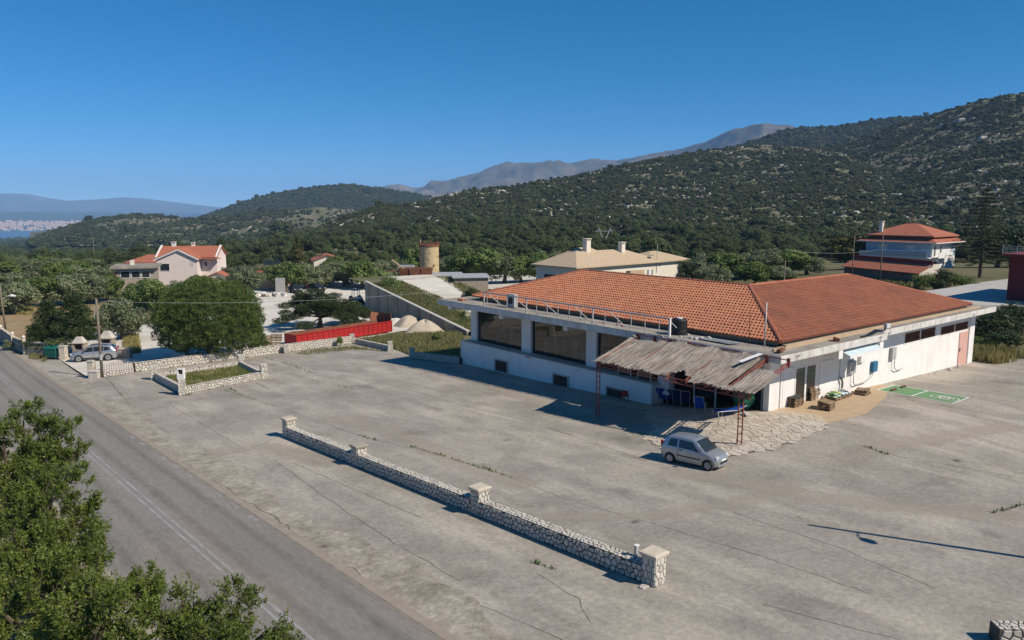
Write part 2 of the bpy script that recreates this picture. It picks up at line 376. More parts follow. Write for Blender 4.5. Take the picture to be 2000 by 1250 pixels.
M['greywood'] = mat('grey_wood', (.20, .165, .14), (.14, .115, .10), scale=2, rough=.9, bump=.3, per_obj=.15)
M['polewood'] = mat('pole_wood', (.24, .20, .155), (.16, .13, .10), scale=4, rough=.9, bump=.3, stretch=(6, 6, .6))
M['bluefab'] = mat('blue_sling_fabric', (.012, .08, .40), (.010, .06, .32), scale=6, rough=.8)
M['navyfab'] = mat('navy_sling_fabric', (.012, .02, .11), (.010, .016, .08), scale=6, rough=.8)
M['redplas'] = mat('red_plastic', (.45, .05, .03), None, rough=.5)
M['greennet'] = mat('green_net', (.012, .16, .085), (.01, .10, .055), scale=8, rough=.7)
M['greenbin'] = mat('green_bin_plastic', (.012, .13, .095), (.012, .10, .075), scale=2, rough=.5)
M['greenbay'] = mat('green_bay_paint', (.12, .25, .11), (.16, .29, .14), scale=1.2, rough=.85, c3=(.22, .20, .12), scale3=.6, w3=.5)
M['greybox'] = mat('grey_cabinet', (.42, .42, .41), (.37, .37, .36), scale=2, rough=.5)
M['bluebox'] = mat('blue_cabinet', (.03, .14, .26), None, rough=.5)
M['pinkdoor'] = mat('pink_door', (.62, .37, .31), (.56, .33, .28), scale=2, rough=.7)
M['brownlat'] = mat('brown_lattice', (.16, .075, .045), (.11, .05, .035), scale=5, rough=.8)
M['silver'] = mat('silver_car_paint', (.42, .44, .46), (.38, .40, .42), scale=.6, rough=.32, metal=.55, spec=.5, c3=(.30, .27, .23), scale3=1.2, w3=.25)
M['silver2'] = mat('silver_suv_paint', (.40, .42, .45), None, rough=.22, metal=.6, spec=.5)
M['darkcar'] = mat('dark_car_paint', (.02, .025, .03), None, rough=.25, metal=.2, spec=.5)
M['hub'] = mat('hub_cap', (.42, .42, .42), (.30, .30, .30), scale=10, rough=.4, metal=.4)
M['lamp'] = mat('lamp_lens', (.62, .62, .60), None, rough=.15, spec=.6)
M['redlens'] = mat('red_lens', (.35, .01, .02), None, rough=.2)
M['blackmat'] = mat('black_mat', (.035, .035, .035), (.06, .058, .055), scale=3, rough=.9)
M['awning'] = mat('awning_fabric', (.56, .66, .70), (.50, .60, .64), scale=2, rough=.7)
M['bagg'] = mat('green_sack', (.10, .28, .05), (.55, .58, .52), scale=2.2, rough=.5, lo=.48, hi=.52)
M['bagb'] = mat('blue_white_sack', (.60, .64, .66), (.16, .38, .50), scale=2.4, rough=.5, lo=.5, hi=.54)
M['baglime'] = mat('lime_sack', (.40, .48, .10), (.52, .56, .30), scale=2, rough=.6)
M['mastic'] = mat('cracked_plinth', (.52, .49, .44), (.43, .40, .36), scale=1.3, rough=.9, bump=.3)
M['retain'] = mat('retaining_concrete', (.28, .265, .225), (.20, .185, .155), scale=.35, rough=.95, bump=.3, c3=(.35, .33, .28), scale3=.2, w3=.5)
M['tank'] = mat('cream_tank_paint', (.56, .43, .24), (.49, .38, .22), scale=.6, rough=.7, c3=(.13, .055, .025), scale3=1.3, w3=.9, lo3=.55, hi3=.66)
M['pinkwall'] = mat('pale_pink_render', (.74, .64, .585), (.70, .60, .545), scale=.8, rough=.9)
M['stonewall'] = mat('rubble_wall', (.42, .36, .29), (.26, .21, .165), scale=3.5, rough=.95, bump=.6, bscale=5)
M['cream'] = mat('cream_render', (.70, .65, .55), (.64, .59, .49), scale=.6, rough=.9)
M['paleroof'] = mat('sand_tile', (.50, .395, .265), (.43, .335, .225), scale=2.0, rough=.9, bump=.3, bscale=3, c3=(.44, .33, .21), scale3=.3, w3=.4)
M['blueren'] = mat('light_blue_render', (.40, .50, .63), (.36, .46, .59), scale=.7, rough=.9)
M['whiteren'] = mat('house_white', (.72, .72, .70), (.66, .66, .64), scale=.7, rough=.9)
M['maroon'] = mat('maroon_render', (.20, .035, .035), (.16, .03, .03), scale=.8, rough=.85)
M['shutter'] = mat('grey_green_shutter', (.16, .19, .18), None, rough=.7)
M['terrace'] = mat('terrace_screed', (.44, .43, .40), (.38, .37, .345), scale=.5, rough=.85, c3=(.50, .48, .45), scale3=.2, w3=.5)
M['hillsoil'] = mat('hill_ground', (.18, .145, .095), (.095, .105, .048), scale=.05, rough=1, bump=.6, bscale=.3, c3=(.38, .36, .32), scale3=.09, w3=.95, lo=.36, hi=.56, lo3=.62, hi3=.69, grain=(.5, .4))
M['hillgreen'] = mat('hill_green_ground', (.065, .085, .032), (.13, .115, .06), scale=.03, rough=1, bump=.6, bscale=.2, c3=(.26, .23, .19), scale3=.012, w3=.8, lo=.48, hi=.66, lo3=.66, hi3=.74)
M['mountain'] = mat('bare_mountain', (.145, .12, .09), (.05, .052, .034), scale=.006, rough=1, detail=12, bump=.8, bscale=.02, c3=(.23, .18, .13), scale3=.0022, w3=.7, grain=(.02, .35))
M['farmount'] = mat('far_mountain', (.05, .06, .035), (.13, .115, .08), scale=.0022, rough=1, detail=12, c3=(.30, .24, .17), scale3=.0016, w3=.7, lo3=.58, hi3=.68)
M['farwood'] = mat('far_woodland', (.035, .05, .024), (.05, .065, .03), scale=.01, rough=1)
M['sea'] = mat('sea_water', (.012, .055, .10), (.015, .065, .11), scale=.0004, rough=.35, spec=.5)
M['bark'] = mat('bark', (.15, .115, .08), (.09, .07, .05), scale=4, rough=.95, bump=.6)
M['olivebark'] = mat('olive_bark', (.19, .165, .13), (.11, .095, .075), scale=4, rough=.95, bump=.6)
M['olive'] = leaf_mat('olive_leaf', (.095, .118, .055), (.29, .315, .17), trans=.36)
M['olive2'] = leaf_mat('broad_leaf', (.07, .112, .028), (.215, .285, .08), trans=.38)
M['pine'] = leaf_mat('pine_needle', (.046, .080, .018), (.150, .200, .048), trans=.28)
M['pinedark'] = leaf_mat('dark_pine_needle', (.030, .052, .017), (.095, .128, .040), trans=.22)
M['cypress'] = leaf_mat('cypress_leaf', (.06, .065, .016), (.14, .13, .035), trans=.2)
M['bush'] = leaf_mat('roadside_leaf', (.045, .075, .012), (.22, .265, .055), trans=.38, rough=.42)
M['darkbush'] = leaf_mat('dark_bush_leaf', (.020, .034, .011), (.060, .084, .026), trans=.22)
M['scrub'] = mat('scrub_leaf', (.022, .035, .011), (.05, .066, .02), scale=.6, rough=.95, per_obj=.45, bump=.8, bscale=2)
M['woodcrown'] = mat('woodland_crown', (.024, .042, .012), (.055, .078, .024), scale=.8, rough=.95, per_obj=.35, bump=1.0, bscale=1.6)
M['grass'] = leaf_mat('long_grass', (.15, .165, .055), (.36, .32, .15), trans=.3)
M['greengrass'] = leaf_mat('green_grass', (.055, .11, .02), (.15, .20, .05), trans=.3)
M['yellowgrass'] = leaf_mat('yellow_grass', (.24, .22, .07), (.42, .36, .15), trans=.3)
M['townwall'] = mat('town_walls', (.60, .50, .42), (.52, .36, .27), scale=.03, rough=.9)
M['townroof'] = mat('town_roofs', (.42, .22, .15), (.50, .42, .36), scale=.03, rough=.9)

# ------------------------------------------------------------------ the land
FWD = Vector((SH, CH, 0)); RGT = Vector((CH, -SH, 0))
def land(X, Y):
    """height of the open country"""
    X = np.asarray(X, float); Y = np.asarray(Y, float)
    d = X * SH + Y * CH; s = X * CH - Y * SH; r = np.hypot(X, Y); az = np.degrees(np.arctan2(s, d))
    near = G(X, Y)
    left = lin(r, [0, 230, 300, 700, 1200, 2500, 5000, 5700, 9000], [-4.3, -4.6, -6.0, -27, -46, -88, -172, -205, -260])
    right = lin(r, [0, 230, 500, 1500, 9000], [-4, -3.5, -1, -20, -260])
    w = sstep(-24, -6, az); far = left * (1 - w) + right * w
    far = far + (fbm(X / 160, Y / 160, 5) - .47) * lin(r, [200, 600, 3000], [0, 7, 30])
    k = sstep(150, 300, r)
    return near * (1 - k) + far * k
def grid_mesh(name, P, m, smooth=True):
    """P: (rows, cols, 3) -> surface"""
    P = np.asarray(P, float); R, Cn = P.shape[:2]; idx = np.arange(R * Cn).reshape(R, Cn)
    f = np.stack([idx[:-1, :-1], idx[:-1, 1:], idx[1:, 1:], idx[1:, :-1]], -1).reshape(-1, 4)
    me = bpy.data.meshes.new(name); me.from_pydata(P.reshape(-1, 3).tolist(), [], f.tolist()); me.update()
    if smooth: me.shade_smooth()
    return link(name, me, m)
# one sheet out to the coast: a ring grid round the camera
rr = np.concatenate([np.linspace(0.5, 200, 134), np.geomspace(203, 9500, 90)]); th = np.linspace(0, 2 * math.pi, 361)
Rg, Tg = np.meshgrid(rr, th, indexing='ij'); GX = Rg * np.cos(Tg); GY = Rg * np.sin(Tg)
# the sheet lies just under the paved forecourt and yard
ground = grid_mesh('ground', np.stack([GX, GY, land(GX, GY) - 0.14], -1)[:, ::-1], M['terrain'])
struct(ground)
mb = MB(); mb.face([at_z(-3000, 420, 0) for _ in ()] or [(-90000, -90000, -187), (90000, -90000, -187), (90000, 90000, -187), (-90000, 90000, -187)])
struct(link('sea', mb.mesh('sea'), M['sea']))

SCRUB = {}
def hill(name, ridge, rdepth, foot, fdepth, m, cols=160, rows=40, amp=0.012, wob=60.0, back=.35, seed=1, curve=.95, rough=1.0):
    xs = [p[0] for p in ridge]; ys = [p[1] for p in ridge]; px = np.linspace(xs[0], xs[-1], cols)
    ry = np.interp(px, xs, ys); fy = np.interp(px, *zip(*foot)); rd = np.interp(px, *zip(*rdepth)); fd = np.interp(px, *zip(*fdepth))
    S = np.linspace(0, 1, rows)[:, None]
    D = fd + (rd - fd) * S; Yp = fy + (ry - fy) * S ** curve
    a = (px - 1000) / FPX; b = (625 - Yp) / FPX; fyv = CP + b * SP; fz = -SP + b * CP
    s = a[None, :] / fyv * D; z = fz / fyv * D + CAM_H
    X = D * SH + s * CH; Y = D * CH - s * SH
    bump = (fbm(X / wob, Y / wob, seed) - .47) * 2 + .5 * (fbm(X / wob * 3, Y / wob * 3, seed + 9) - .47)
    z = z + bump * amp * D * np.sin(np.pi * np.clip(S, 0, 1) * .5 + .0) ** .5 * (1 - .75 * S ** 6) * rough
    # far side of the ridge
    B = []
    for k in (.08, .3, 1.0):
        Db = rd * (1 + back * k); sb = a / fyv[-1] * Db; zb = z[-1] - (z[-1] - (-40)) * (k ** 1.6) * .8 - .002 * rd * k
        B.append(np.stack([Db * SH + sb * CH, Db * CH - sb * SH, zb], -1))
    P = np.concatenate([np.stack([X, Y, z], -1), np.array(B)], 0)
    o = struct(grid_mesh(name, P[::-1][:, ::1], m)); SCRUB[name] = np.stack([X, Y, z], -1); return o
hill('hill_front', [(480, 484), (560, 470), (620, 447), (690, 418), (745, 397), (790, 402), (830, 392), (880, 379), (940, 370), (1000, 363), (1050, 354), (1100, 347), (1200, 325), (1300, 307), (1400, 291), (1480, 282), (1560, 287), (1640, 297), (1720, 332), (1800, 374), (1900, 425)],
     [(480, 520), (830, 760), (1480, 980), (1900, 700)], [(480, 489), (700, 488), (1400, 484), (1900, 478)], [(480, 420), (900, 330), (1900, 300)], M['hillsoil'], cols=260, rows=60, amp=.008, wob=70, seed=3)
hill('hill_slope', [(1400, 345), (1480, 318), (1560, 297), (1640, 284), (1700, 263), (1760, 243), (1830, 224), (1880, 208), (1920, 196), (1960, 187), (2000, 183), (2080, 177), (2200, 172), (2400, 190)],
     [(1400, 1250), (2000, 1000), (2400, 800)], [(1400, 470), (2400, 470)], [(1400, 460), (2000, 320), (2400, 280)], M['hillsoil'], cols=220, rows=60, amp=.010, wob=80, seed=8)
hill('hill_behind', [(1250, 345), (1320, 322), (1390, 302), (1450, 282), (1490, 270), (1540, 252), (1570, 249), (1640, 245), (1700, 234), (1760, 228), (1830, 224), (1900, 229), (2000, 243)],
     [(1250, 1700), (2000, 1700)], [(1250, 400), (2000, 400)], [(1250, 1150), (2000, 1250)], M['hillgreen'], cols=160, rows=30, amp=.008, wob=120, seed=12)
hill('hill_middle', [(280, 455), (330, 440), (390, 424), (430, 411), (480, 393), (530, 379), (590, 368), (640, 362), (690, 362), (740, 368), (800, 378), (850, 388), (900, 398), (980, 415), (1060, 430)],
     [(280, 2000), (1060, 2300)], [(280, 462), (1060, 462)], [(280, 1500), (1060, 1500)], M['hillgreen'], cols=200, rows=36, amp=.007, wob=150, seed=15)
hill('hill_knoll', [(60, 470), (90, 456), (120, 444), (160, 434), (200, 425), (240, 420), (300, 421), (340, 426), (400, 426), (450, 420), (500, 416), (560, 411), (620, 405), (690, 408), (780, 420), (860, 440)],
     [(60, 1250), (860, 1250)], [(60, 480), (860, 480)], [(60, 850), (860, 800)], M['hillsoil'], cols=200, rows=36, amp=.007, wob=60, seed=21)
hill('mountain', [(700, 385), (760, 372), (830, 362), (900, 345), (960, 325), (990, 319), (1040, 321), (1100, 325), (1150, 318), (1200, 314), (1260, 300), (1320, 288), (1400, 266), (1440, 250), (1490, 239), (1530, 245), (1580, 254), (1625, 246), (1660, 240), (1720, 250), (1800, 270)],
     [(700, 7000), (1150, 6500), (1490, 4800), (1800, 5200)], [(700, 410), (1800, 400)], [(700, 4500), (1800, 3300)], M['mountain'], cols=300, rows=60, amp=.030, wob=420, seed=31)
hill('mountain_ridge', [(-200, 392), (-80, 384), (0, 378), (50, 378), (90, 386), (130, 392), (180, 390), (240, 385), (290, 388), (330, 394), (380, 400), (430, 405), (500, 409)],
     [(-200, 13000), (500, 15000)], [(-200, 421), (500, 416)], [(-200, 10500), (500, 12500)], M['farmount'], cols=120, rows=24, amp=.003, wob=1200, seed=41)
hill('hill_wooded', [(-200, 420), (0, 417), (60, 415), (110, 421), (180, 424), (230, 428), (300, 433), (360, 440)],
     [(-200, 8200), (360, 8200)], [(-200, 434), (360, 442)], [(-200, 7200), (360, 7200)], M['farwood'], cols=80, rows=12, amp=.001, wob=400, seed=51)
hill('town_slope', [(-200, 429), (0, 430), (120, 431), (200, 429), (240, 433), (330, 445)], [(-200, 7000), (330, 7000)], [(-200, 452), (330, 452)], [(-200, 6300), (330, 6300)], M['farwood'], cols=60, rows=12, amp=.0005, wob=300, seed=52)

# the far town: hundreds of tiny houses that read as one pale band
P = SCRUB['town_slope']; walls = MB(); roofs = MB(); rg = random.Random(5)
for k in range(900):
    i = rg.random() ** .8 * (P.shape[0] - 2); j = rg.uniform(8, P.shape[1] - 12); q = P[int(i), int(j)] + rg.random() * (P[int(i) + 1, int(j) + 1] - P[int(i), int(j)])
    if fbm(q[0] / 220, q[1] / 220, 77) < .40: continue
    w, d, h = rg.uniform(8, 20), rg.uniform(8, 16), rg.uniform(6, 15); x, y, z = q
    walls.box(x - w / 2, x + w / 2, y - d / 2, y + d / 2, z - 3, z + h); roofs.box(x - w / 2 - .4, x + w / 2 + .4, y - d / 2 - .4, y + d / 2 + .4, z + h, z + h + 1.8)
town = thing('distant_town', 'pale far town spread along the shore below the blue mountains', 'town', tuple(P[0, 30])); town['kind'] = 'stuff'
for o in (part('town_walls', walls, M['townwall'], town, True), part('town_roofs', roofs, M['townroof'], town, True)): o['kind'] = 'stuff'


# ------------------------------------------------------------------ road, forecourt, yard
def edge(Y): return 12.2 - .02 * Y
def strip(name, x0, x1, Y0, Y1, dz, m, step=2.0, skirt=0.0):
    n = int((Y1 - Y0) / step); P = []
    for k in range(n + 1):
        Y = Y0 + (Y1 - Y0) * k / n; row = []
        xs = (x0(Y), x1(Y)); cols = max(2, int((xs[1] - xs[0]) / 1.5) + 1)
        for c in range(cols):
            x = xs[0] + (xs[1] - xs[0]) * c / (cols - 1); row.append((x, Y, g(x, Y) + dz))
        P.append(row)
    m_ = max(len(r) for r in P); P = [[r[min(c, len(r) - 1)] for c in range(m_)] for r in P]
    return grid_mesh(name, P, m, True)
road = struct(strip('road', lambda Y: edge(Y) - 6.3, edge, -30, 190, .02, M['asphalt']))
kerb = struct(strip('road_edge', lambda Y: edge(Y) - .02, lambda Y: edge(Y) + .32, -30, 190, .045, M['kerbdirt']))
verge = struct(strip('verge', lambda Y: edge(Y) - 7.2, lambda Y: edge(Y) - 6.25, -30, 190, .035, M['kerbdirt']))
for dx, nm in ((-3.2, 'a'), (-2.92, 'b')):
    o = strip('centre_line', lambda Y: edge(Y) + dx - .055, lambda Y: edge(Y) + dx + .055, -30, 190, .026, M['paint']); o.parent = road
for k in range(10):
    Y = 31 + k * 2.1
    if k in (3, 7): continue
    o = strip('edge_mark', lambda q: edge(q) - .32, lambda q: edge(q) - .12, Y, Y + .9, .026, M['paint'], .3); o.parent = road
# forecourt outline (concrete) : from the road edge to the shop
lot_poly = [(edge(-30) + .3, -30), (95, -30), (95, 18), (74, 25.2), (73, 26.5), (42, 26.5), (42, 58), (40.9, 59), (40.8, 66.5), (42.8, 74), (42.3, 82), (30, 79.8), (17.7, 78.4), (13.2, 78.0), (13.5, 97), (edge(97) + .3, 97)]
lot = struct(sheet('parking_lot', lot_poly, 0.0, M['concrete'], 1.0))
shoulder = struct(strip('shoulder', lambda Y: edge(Y) + .25, lambda Y: edge(Y) + 1.9 + .5 * math.sin(Y * .35) + .25 * math.sin(Y * 1.7), -30, 76, .012, M['shoulder'], 1.0))
drive_poly = [(13.5, 78), (17.5, 78.6), (30, 80), (40, 81.7), (52, 87), (60.8, 84.6), (66, 104), (70, 126), (90, 150), (92, 190), (70, 200), (52, 160), (44, 126), (34, 112), (24, 112), (15, 104), (13.5, 97)]
yard = struct(sheet('yard', drive_poly, -.02, M['gravel'], 2.0))
# the olive lane beyond, brown field at the left
field = struct(sheet('field', [(13.5, 104), (24, 118), (30, 140), (22, 165), (11, 165), (11, 108)], -.05, M['soil'], 2.0))
track = struct(sheet('track', [(11.5, 100), (22, 108), (40, 118), (40, 121), (22, 112.5), (11.5, 106)], -.015, M['gravel'], 2.0))
patch = struct(sheet('gravel_patch', [(95, 112), (118, 118), (130, 150), (112, 160), (96, 140)], .03, M['gravel'], 3.0))
# joints and cracks across the concrete: dirt-filled lines
def polyline_strip(name, pts, w, dz, m, parent, wob=.04, step=.5):
    rg = random.Random(len(pts) * 31 + int(abs(pts[0].x) * 10)); P = []
    for a, b in zip(pts[:-1], pts[1:]):
        d = (b - a); L_ = Vector((d.x, d.y, 0)).length; n = max(1, int(L_ / step)); nrm = Vector((-d.y, d.x, 0)).normalized()
        for k in range(n + (b is pts[-1])):
            p = a + d * (k / n) + nrm * rg.uniform(-wob, wob); ww = w * rg.uniform(.35, 1.2)
            P.append([(p.x - nrm.x * ww, p.y - nrm.y * ww, g(p.x - nrm.x * ww, p.y - nrm.y * ww) + dz), (p.x + nrm.x * ww, p.y + nrm.y * ww, g(p.x + nrm.x * ww, p.y + nrm.y * ww) + dz)])
    o = grid_mesh(name, P, m, False); o.parent = parent; return o
JOINTS = [[(205, 735), (262, 800), (330, 846)], [(440, 762), (560, 800), (700, 850)], [(330, 790), (420, 842), (480, 880)], [(520, 700), (620, 724)], [(545, 905), (640, 975), (770, 1060), (900, 1135)], [(575, 905), (700, 960), (820, 1010)],
          [(700, 850), (860, 890), (1000, 932), (1090, 970)], [(740, 745), (900, 790), (1050, 828), (1260, 900)], [(560, 720), (700, 752), (860, 800)], [(1090, 970), (1300, 1030), (1500, 1090), (1700, 1160)], [(1430, 1000), (1640, 1070), (1830, 1150)],
          [(1680, 870), (1760, 892), (2000, 935)], [(1770, 780), (1880, 800), (2000, 822)], [(1690, 872), (1660, 890)], [(1800, 995), (1960, 1000), (2000, 985)], [(480, 880), (550, 850)], [(900, 800), (1120, 850)], [(420, 842), (520, 800)],
          [(830, 1130), (930, 1180), (1100, 1250)], [(1050, 1120), (1130, 1170), (1150, 1215)], [(1490, 1180), (1680, 1230), (1760, 1250)], [(350, 905), (480, 880)]]
for j in JOINTS: polyline_strip('joint', [hit(*q) for q in j], .018, .006, M['joint'], lot, wob=.05)
for j in [[(150, 772), (219, 819), (300, 868), (353, 903)], [(360, 905), (420, 942), (470, 968)], [(480, 975), (560, 1028), (590, 1050)], [(620, 1075), (700, 1122), (800, 1188)], [(353, 903), (420, 896)]]: polyline_strip('crack', [hit(*q) for q in j], .035, .02, M['joint'], shoulder, wob=.16)

# dust and tyre tracks lying on the paving
def dust_mat(name, col, strength, scale):
    m = bpy.data.materials.new(name); m.use_nodes = True; N = m.node_tree.nodes; L = m.node_tree.links; pb = N['Principled BSDF']; pb.inputs['Base Color'].default_value = (*col, 1); pb.inputs['Roughness'].default_value = .95
    a = N.new('ShaderNodeAttribute'); a.attribute_name = 'edge'; tcx = N.new('ShaderNodeTexCoord'); nz = N.new('ShaderNodeTexNoise'); nz.inputs['Scale'].default_value = scale; nz.inputs['Detail'].default_value = 8; L.new(tcx.outputs['Object'], nz.inputs['Vector'])
    ad = N.new('ShaderNodeMath'); ad.operation = 'ADD'; L.new(a.outputs['Fac'], ad.inputs[0]); L.new(nz.outputs['Fac'], ad.inputs[1]); mr = N.new('ShaderNodeMapRange'); mr.inputs[1].default_value = .95; mr.inputs[2].default_value = 1.6; mr.inputs[4].default_value = strength; L.new(ad.outputs[0], mr.inputs[0])
    tr = N.new('ShaderNodeBsdfTransparent'); mx = N.new('ShaderNodeMixShader'); L.new(mr.outputs[0], mx.inputs[0]); L.new(tr.outputs[0], mx.inputs[1]); L.new(pb.outputs[0], mx.inputs[2]); L.new(mx.outputs[0], N['Material Output'].inputs[0]); return m
M['dust'] = dust_mat('pale_dust', (.45, .39, .315), .55, 2.2); M['tyre'] = dust_mat('tyre_dark', (.15, .138, .122), .20, 1.6); M['oil'] = dust_mat('oil_stain', (.09, .082, .07), .6, 1.5)
def dust(name, pts, w, m, parent, dz=.010, step=1.0):
    P = []; E_ = []
    for a, b in zip(pts[:-1], pts[1:]):
        d = b - a; L_ = Vector((d.x, d.y, 0)).length; n = max(1, int(L_ / step)); nr = Vector((-d.y, d.x, 0)).normalized()
        for k in range(n + (b is pts[-1])):
            p_ = a + d * (k / n); P.append([(p_.x + nr.x * w * f, p_.y + nr.y * w * f, g(p_.x + nr.x * w * f, p_.y + nr.y * w * f) + dz) for f in np.linspace(-1, 1, 9)]); E_ += [1 - abs(f) ** 1.5 for f in np.linspace(-1, 1, 9)]
    o = grid_mesh(name, P, m); at_ = o.data.attributes.new('edge', 'FLOAT', 'POINT'); at_.data.foreach_set('value', np.array(E_, np.float32)); o.parent = parent; return o
def blot(name, c, r, parent, dz):
    fr = np.linspace(0, 1, 6); o = grid_mesh(name, [[(c.x + r * f * 1.3 * math.cos(a), c.y + r * f * math.sin(a), g(c.x + r * f * 1.3 * math.cos(a), c.y + r * f * math.sin(a)) + dz) for a in np.linspace(0, 2 * math.pi, 17)] for f in fr], M['oil'])
    at_ = o.data.attributes.new('edge', 'FLOAT', 'POINT'); at_.data.foreach_set('value', np.repeat(1 - fr, 17).astype(np.float32)); o.parent = parent; return o
for k, (pts, w) in enumerate((([(1285, 922), (1450, 944), (1600, 972), (1750, 990), (1880, 1000), (2000, 1012)], 1.5), ([(300, 905), (430, 880), (520, 872), (640, 905)], 1.6), ([(640, 815), (760, 840), (900, 905), (1040, 950)], 1.5), ([(820, 700), (1000, 770), (1180, 830)], 1.1), ([(1060, 1010), (1240, 1010), (1430, 985), (1560, 950)], 1.0), ([(1640, 900), (1800, 860), (1990, 830)], 1.4))): dust('dust_track', [hit(*q) for q in pts], w, M['dust'], lot, .010 + .0012 * k)
for k, (px, py, w) in enumerate(((1430, 860, .5), (990, 860, .4), (1240, 1020, .35), (760, 930, .4), (1560, 1010, .3), (1870, 900, .5), (420, 815, .4))): blot('oil_stain', hit(px, py), w, lot, .027)
blot('road_patch', hit(632, 1068), .55, shoulder, .03)
for k, dx in enumerate((-.9, -2.35, -4.1, -5.5)): dust('wheel_track', [Vector((edge(Y) + dx, Y, 0)) for Y in range(-20, 150, 6)], .42, M['tyre'], road, .0235 + .0004 * k, 3.0)
dust('verge_dust', [Vector((edge(Y) + .1, Y, 0)) for Y in range(-20, 130, 5)], .55, M['dust'], road, .052, 2.0)

# ------------------------------------------------------------------ stone walls
def wall_frame(a, b):
    d = Vector((b.x - a.x, b.y - a.y, 0)); L_ = d.length; ex = d / L_; n = Vector((ex.y, -ex.x, 0)); return ex, n, L_
def stone_wall(name, label, a, b, h, t, cell, singles=300, group='low white stone walls', seed=1, top_cell=None, ends=True, gap=.042):
    """a to b is the foot line of the long face that looks along n = right of a->b; the core lies behind it"""
    ex, n, L_ = wall_frame(a, b); rg = random.Random(seed); ez = Vector((0, 0, 1))
    root = thing(name, label, 'wall', ((a + b) / 2), group=group)
    nz = max(2, int(L_ / 2)); zb = [g(*(a + ex * L_ * k / nz).xy) for k in range(nz + 1)]
    def zat(s): return float(np.interp(s, np.linspace(0, L_, nz + 1), zb))
    core = MB(); pts = []
    for k in range(nz + 1):
        s = L_ * k / nz; p = a + ex * s; z0 = zb[k] - .25; z1 = zb[k] + h
        pts.append([Vector((p.x, p.y, z0)), Vector((p.x, p.y, z1)), Vector((p.x - n.x * t, p.y - n.y * t, z1)), Vector((p.x - n.x * t, p.y - n.y * t, z0))])
    vs = [q for r in pts for q in r]; fs = [(0, 1, 2, 3), tuple(4 * nz + k for k in (3, 2, 1, 0))]
    for k in range(nz):
        for c in range(3): fs.append((4 * k + c, 4 * k + 4 + c, 4 * k + 5 + c, 4 * k + 1 + c))
    core.add(vs, fs); part('core', core, M['mortar'], root, True)
    out = []
    def bend(poly, face):
        mb = MB()
        if face == 'front': stone_piece(mb, poly, Vector((0, 0, 0)), Vector((1, 0, 0)), Vector((0, 1, 0)), Vector((0, 0, 1)), .03, rg)
        else: stone_piece(mb, poly, Vector((0, 0, 0)), Vector((1, 0, 0)), Vector((0, 1, 0)), Vector((0, 0, 1)), .022, rg)
        q = []
        for (s, v, w) in mb.v:
            s = min(max(s, 0), L_); zz = zat(s)
            if face == 'front': p = a + ex * s + n * w; q.append((p.x, p.y, zz + v))
            elif face == 'back': p = a + ex * s - n * (t + w); q.append((p.x, p.y, zz + v))
            else: p = a + ex * s - n * v; q.append((p.x, p.y, zz + h + w))
        mb.v = q; return mb
    front = cells(0, L_, .0, h, cell, cell * .92, .34, gap, rg); tc = top_cell or cell * .62
    top = cells(0, L_, 0, t, tc * 1.15, tc, .34, gap * .9, rg); back = cells(0, L_, .0, h, cell * 1.2, cell * 1.1, .34, gap, rg)
    rest = MB(); k = 0
    for face, lst in (('front', front), ('top', top), ('back', back)):
        order = sorted(lst, key=lambda p: -abs(sum(p[i][0] * p[(i + 1) % len(p)][1] - p[(i + 1) % len(p)][0] * p[i][1] for i in range(len(p))))) if face == 'front' else lst
        for poly in order:
            mb = bend(poly, face)
            if face == 'front' and k < singles: part('stone', mb, M['stone'], root, True); k += 1
            else: rest.add(mb.v, mb.f)
    if rest.v: part('stones', rest, M['stones'], root, True)['kind'] = 'stuff'
    return root
def pillar(name, label, p, w, h, cap, rz, group, seed, cell=.24, singles=True, capmat='cap', flag=True):
    """square pillar of white stones with a moulded cap"""
    rg = random.Random(seed); root = thing(name, label, 'pillar', (p.x, p.y, g(p.x, p.y) - .0), rz, group)
    core = MB(); core.box(-w / 2, w / 2, -w / 2, w / 2, -.2, h); part('core', core, M['mortar'], root)
    rest = MB()
    for (o, ex, en) in ((Vector((-w / 2, -w / 2, 0)), Vector((1, 0, 0)), Vector((0, -1, 0))), (Vector((w / 2, -w / 2, 0)), Vector((0, 1, 0)), Vector((1, 0, 0))),
                        (Vector((w / 2, w / 2, 0)), Vector((-1, 0, 0)), Vector((0, 1, 0))), (Vector((-w / 2, w / 2, 0)), Vector((0, -1, 0)), Vector((-1, 0, 0)))):
        for poly in cells(-.012, w + .012, 0, h, cell, cell * 1.0, .28, .026, rg):
            mb = MB(); stone_piece(mb, poly, o, ex, Vector((0, 0, 1)), en, .022, rg, .9)
            if singles: part('stone', mb, M['stone'], root)
            else: rest.add(mb.v, mb.f)
    if rest.v: part('stones', rest, M['stones'], root)['kind'] = 'stuff'
    c = MB()
    if cap:
        for (e, z0, z1) in ((.04, h, h + .05), (.075, h + .05, h + .11), (.10, h + .11, h + .16)): c.box(-w / 2 - e, w / 2 + e, -w / 2 - e, w / 2 + e, z0, z1)
        e = .10; z = h + .16; q_ = w / 2 + .02; c.add([(-w / 2 - e, -w / 2 - e, z), (w / 2 + e, -w / 2 - e, z), (w / 2 + e, w / 2 + e, z), (-w / 2 - e, w / 2 + e, z), (-q_, -q_, z + .03), (q_, -q_, z + .03), (q_, q_, z + .03), (-q_, q_, z + .03)],
                                 [(0, 1, 5, 4), (1, 2, 6, 5), (2, 3, 7, 6), (3, 0, 4, 7), (4, 5, 6, 7)])
    else: c.box(-w / 2 - .02, w / 2 + .02, -w / 2 - .02, w / 2 + .02, h, h + .05)
    part('cap', c, M[capmat], root, bevel=.01 if cap else 0)
    return root
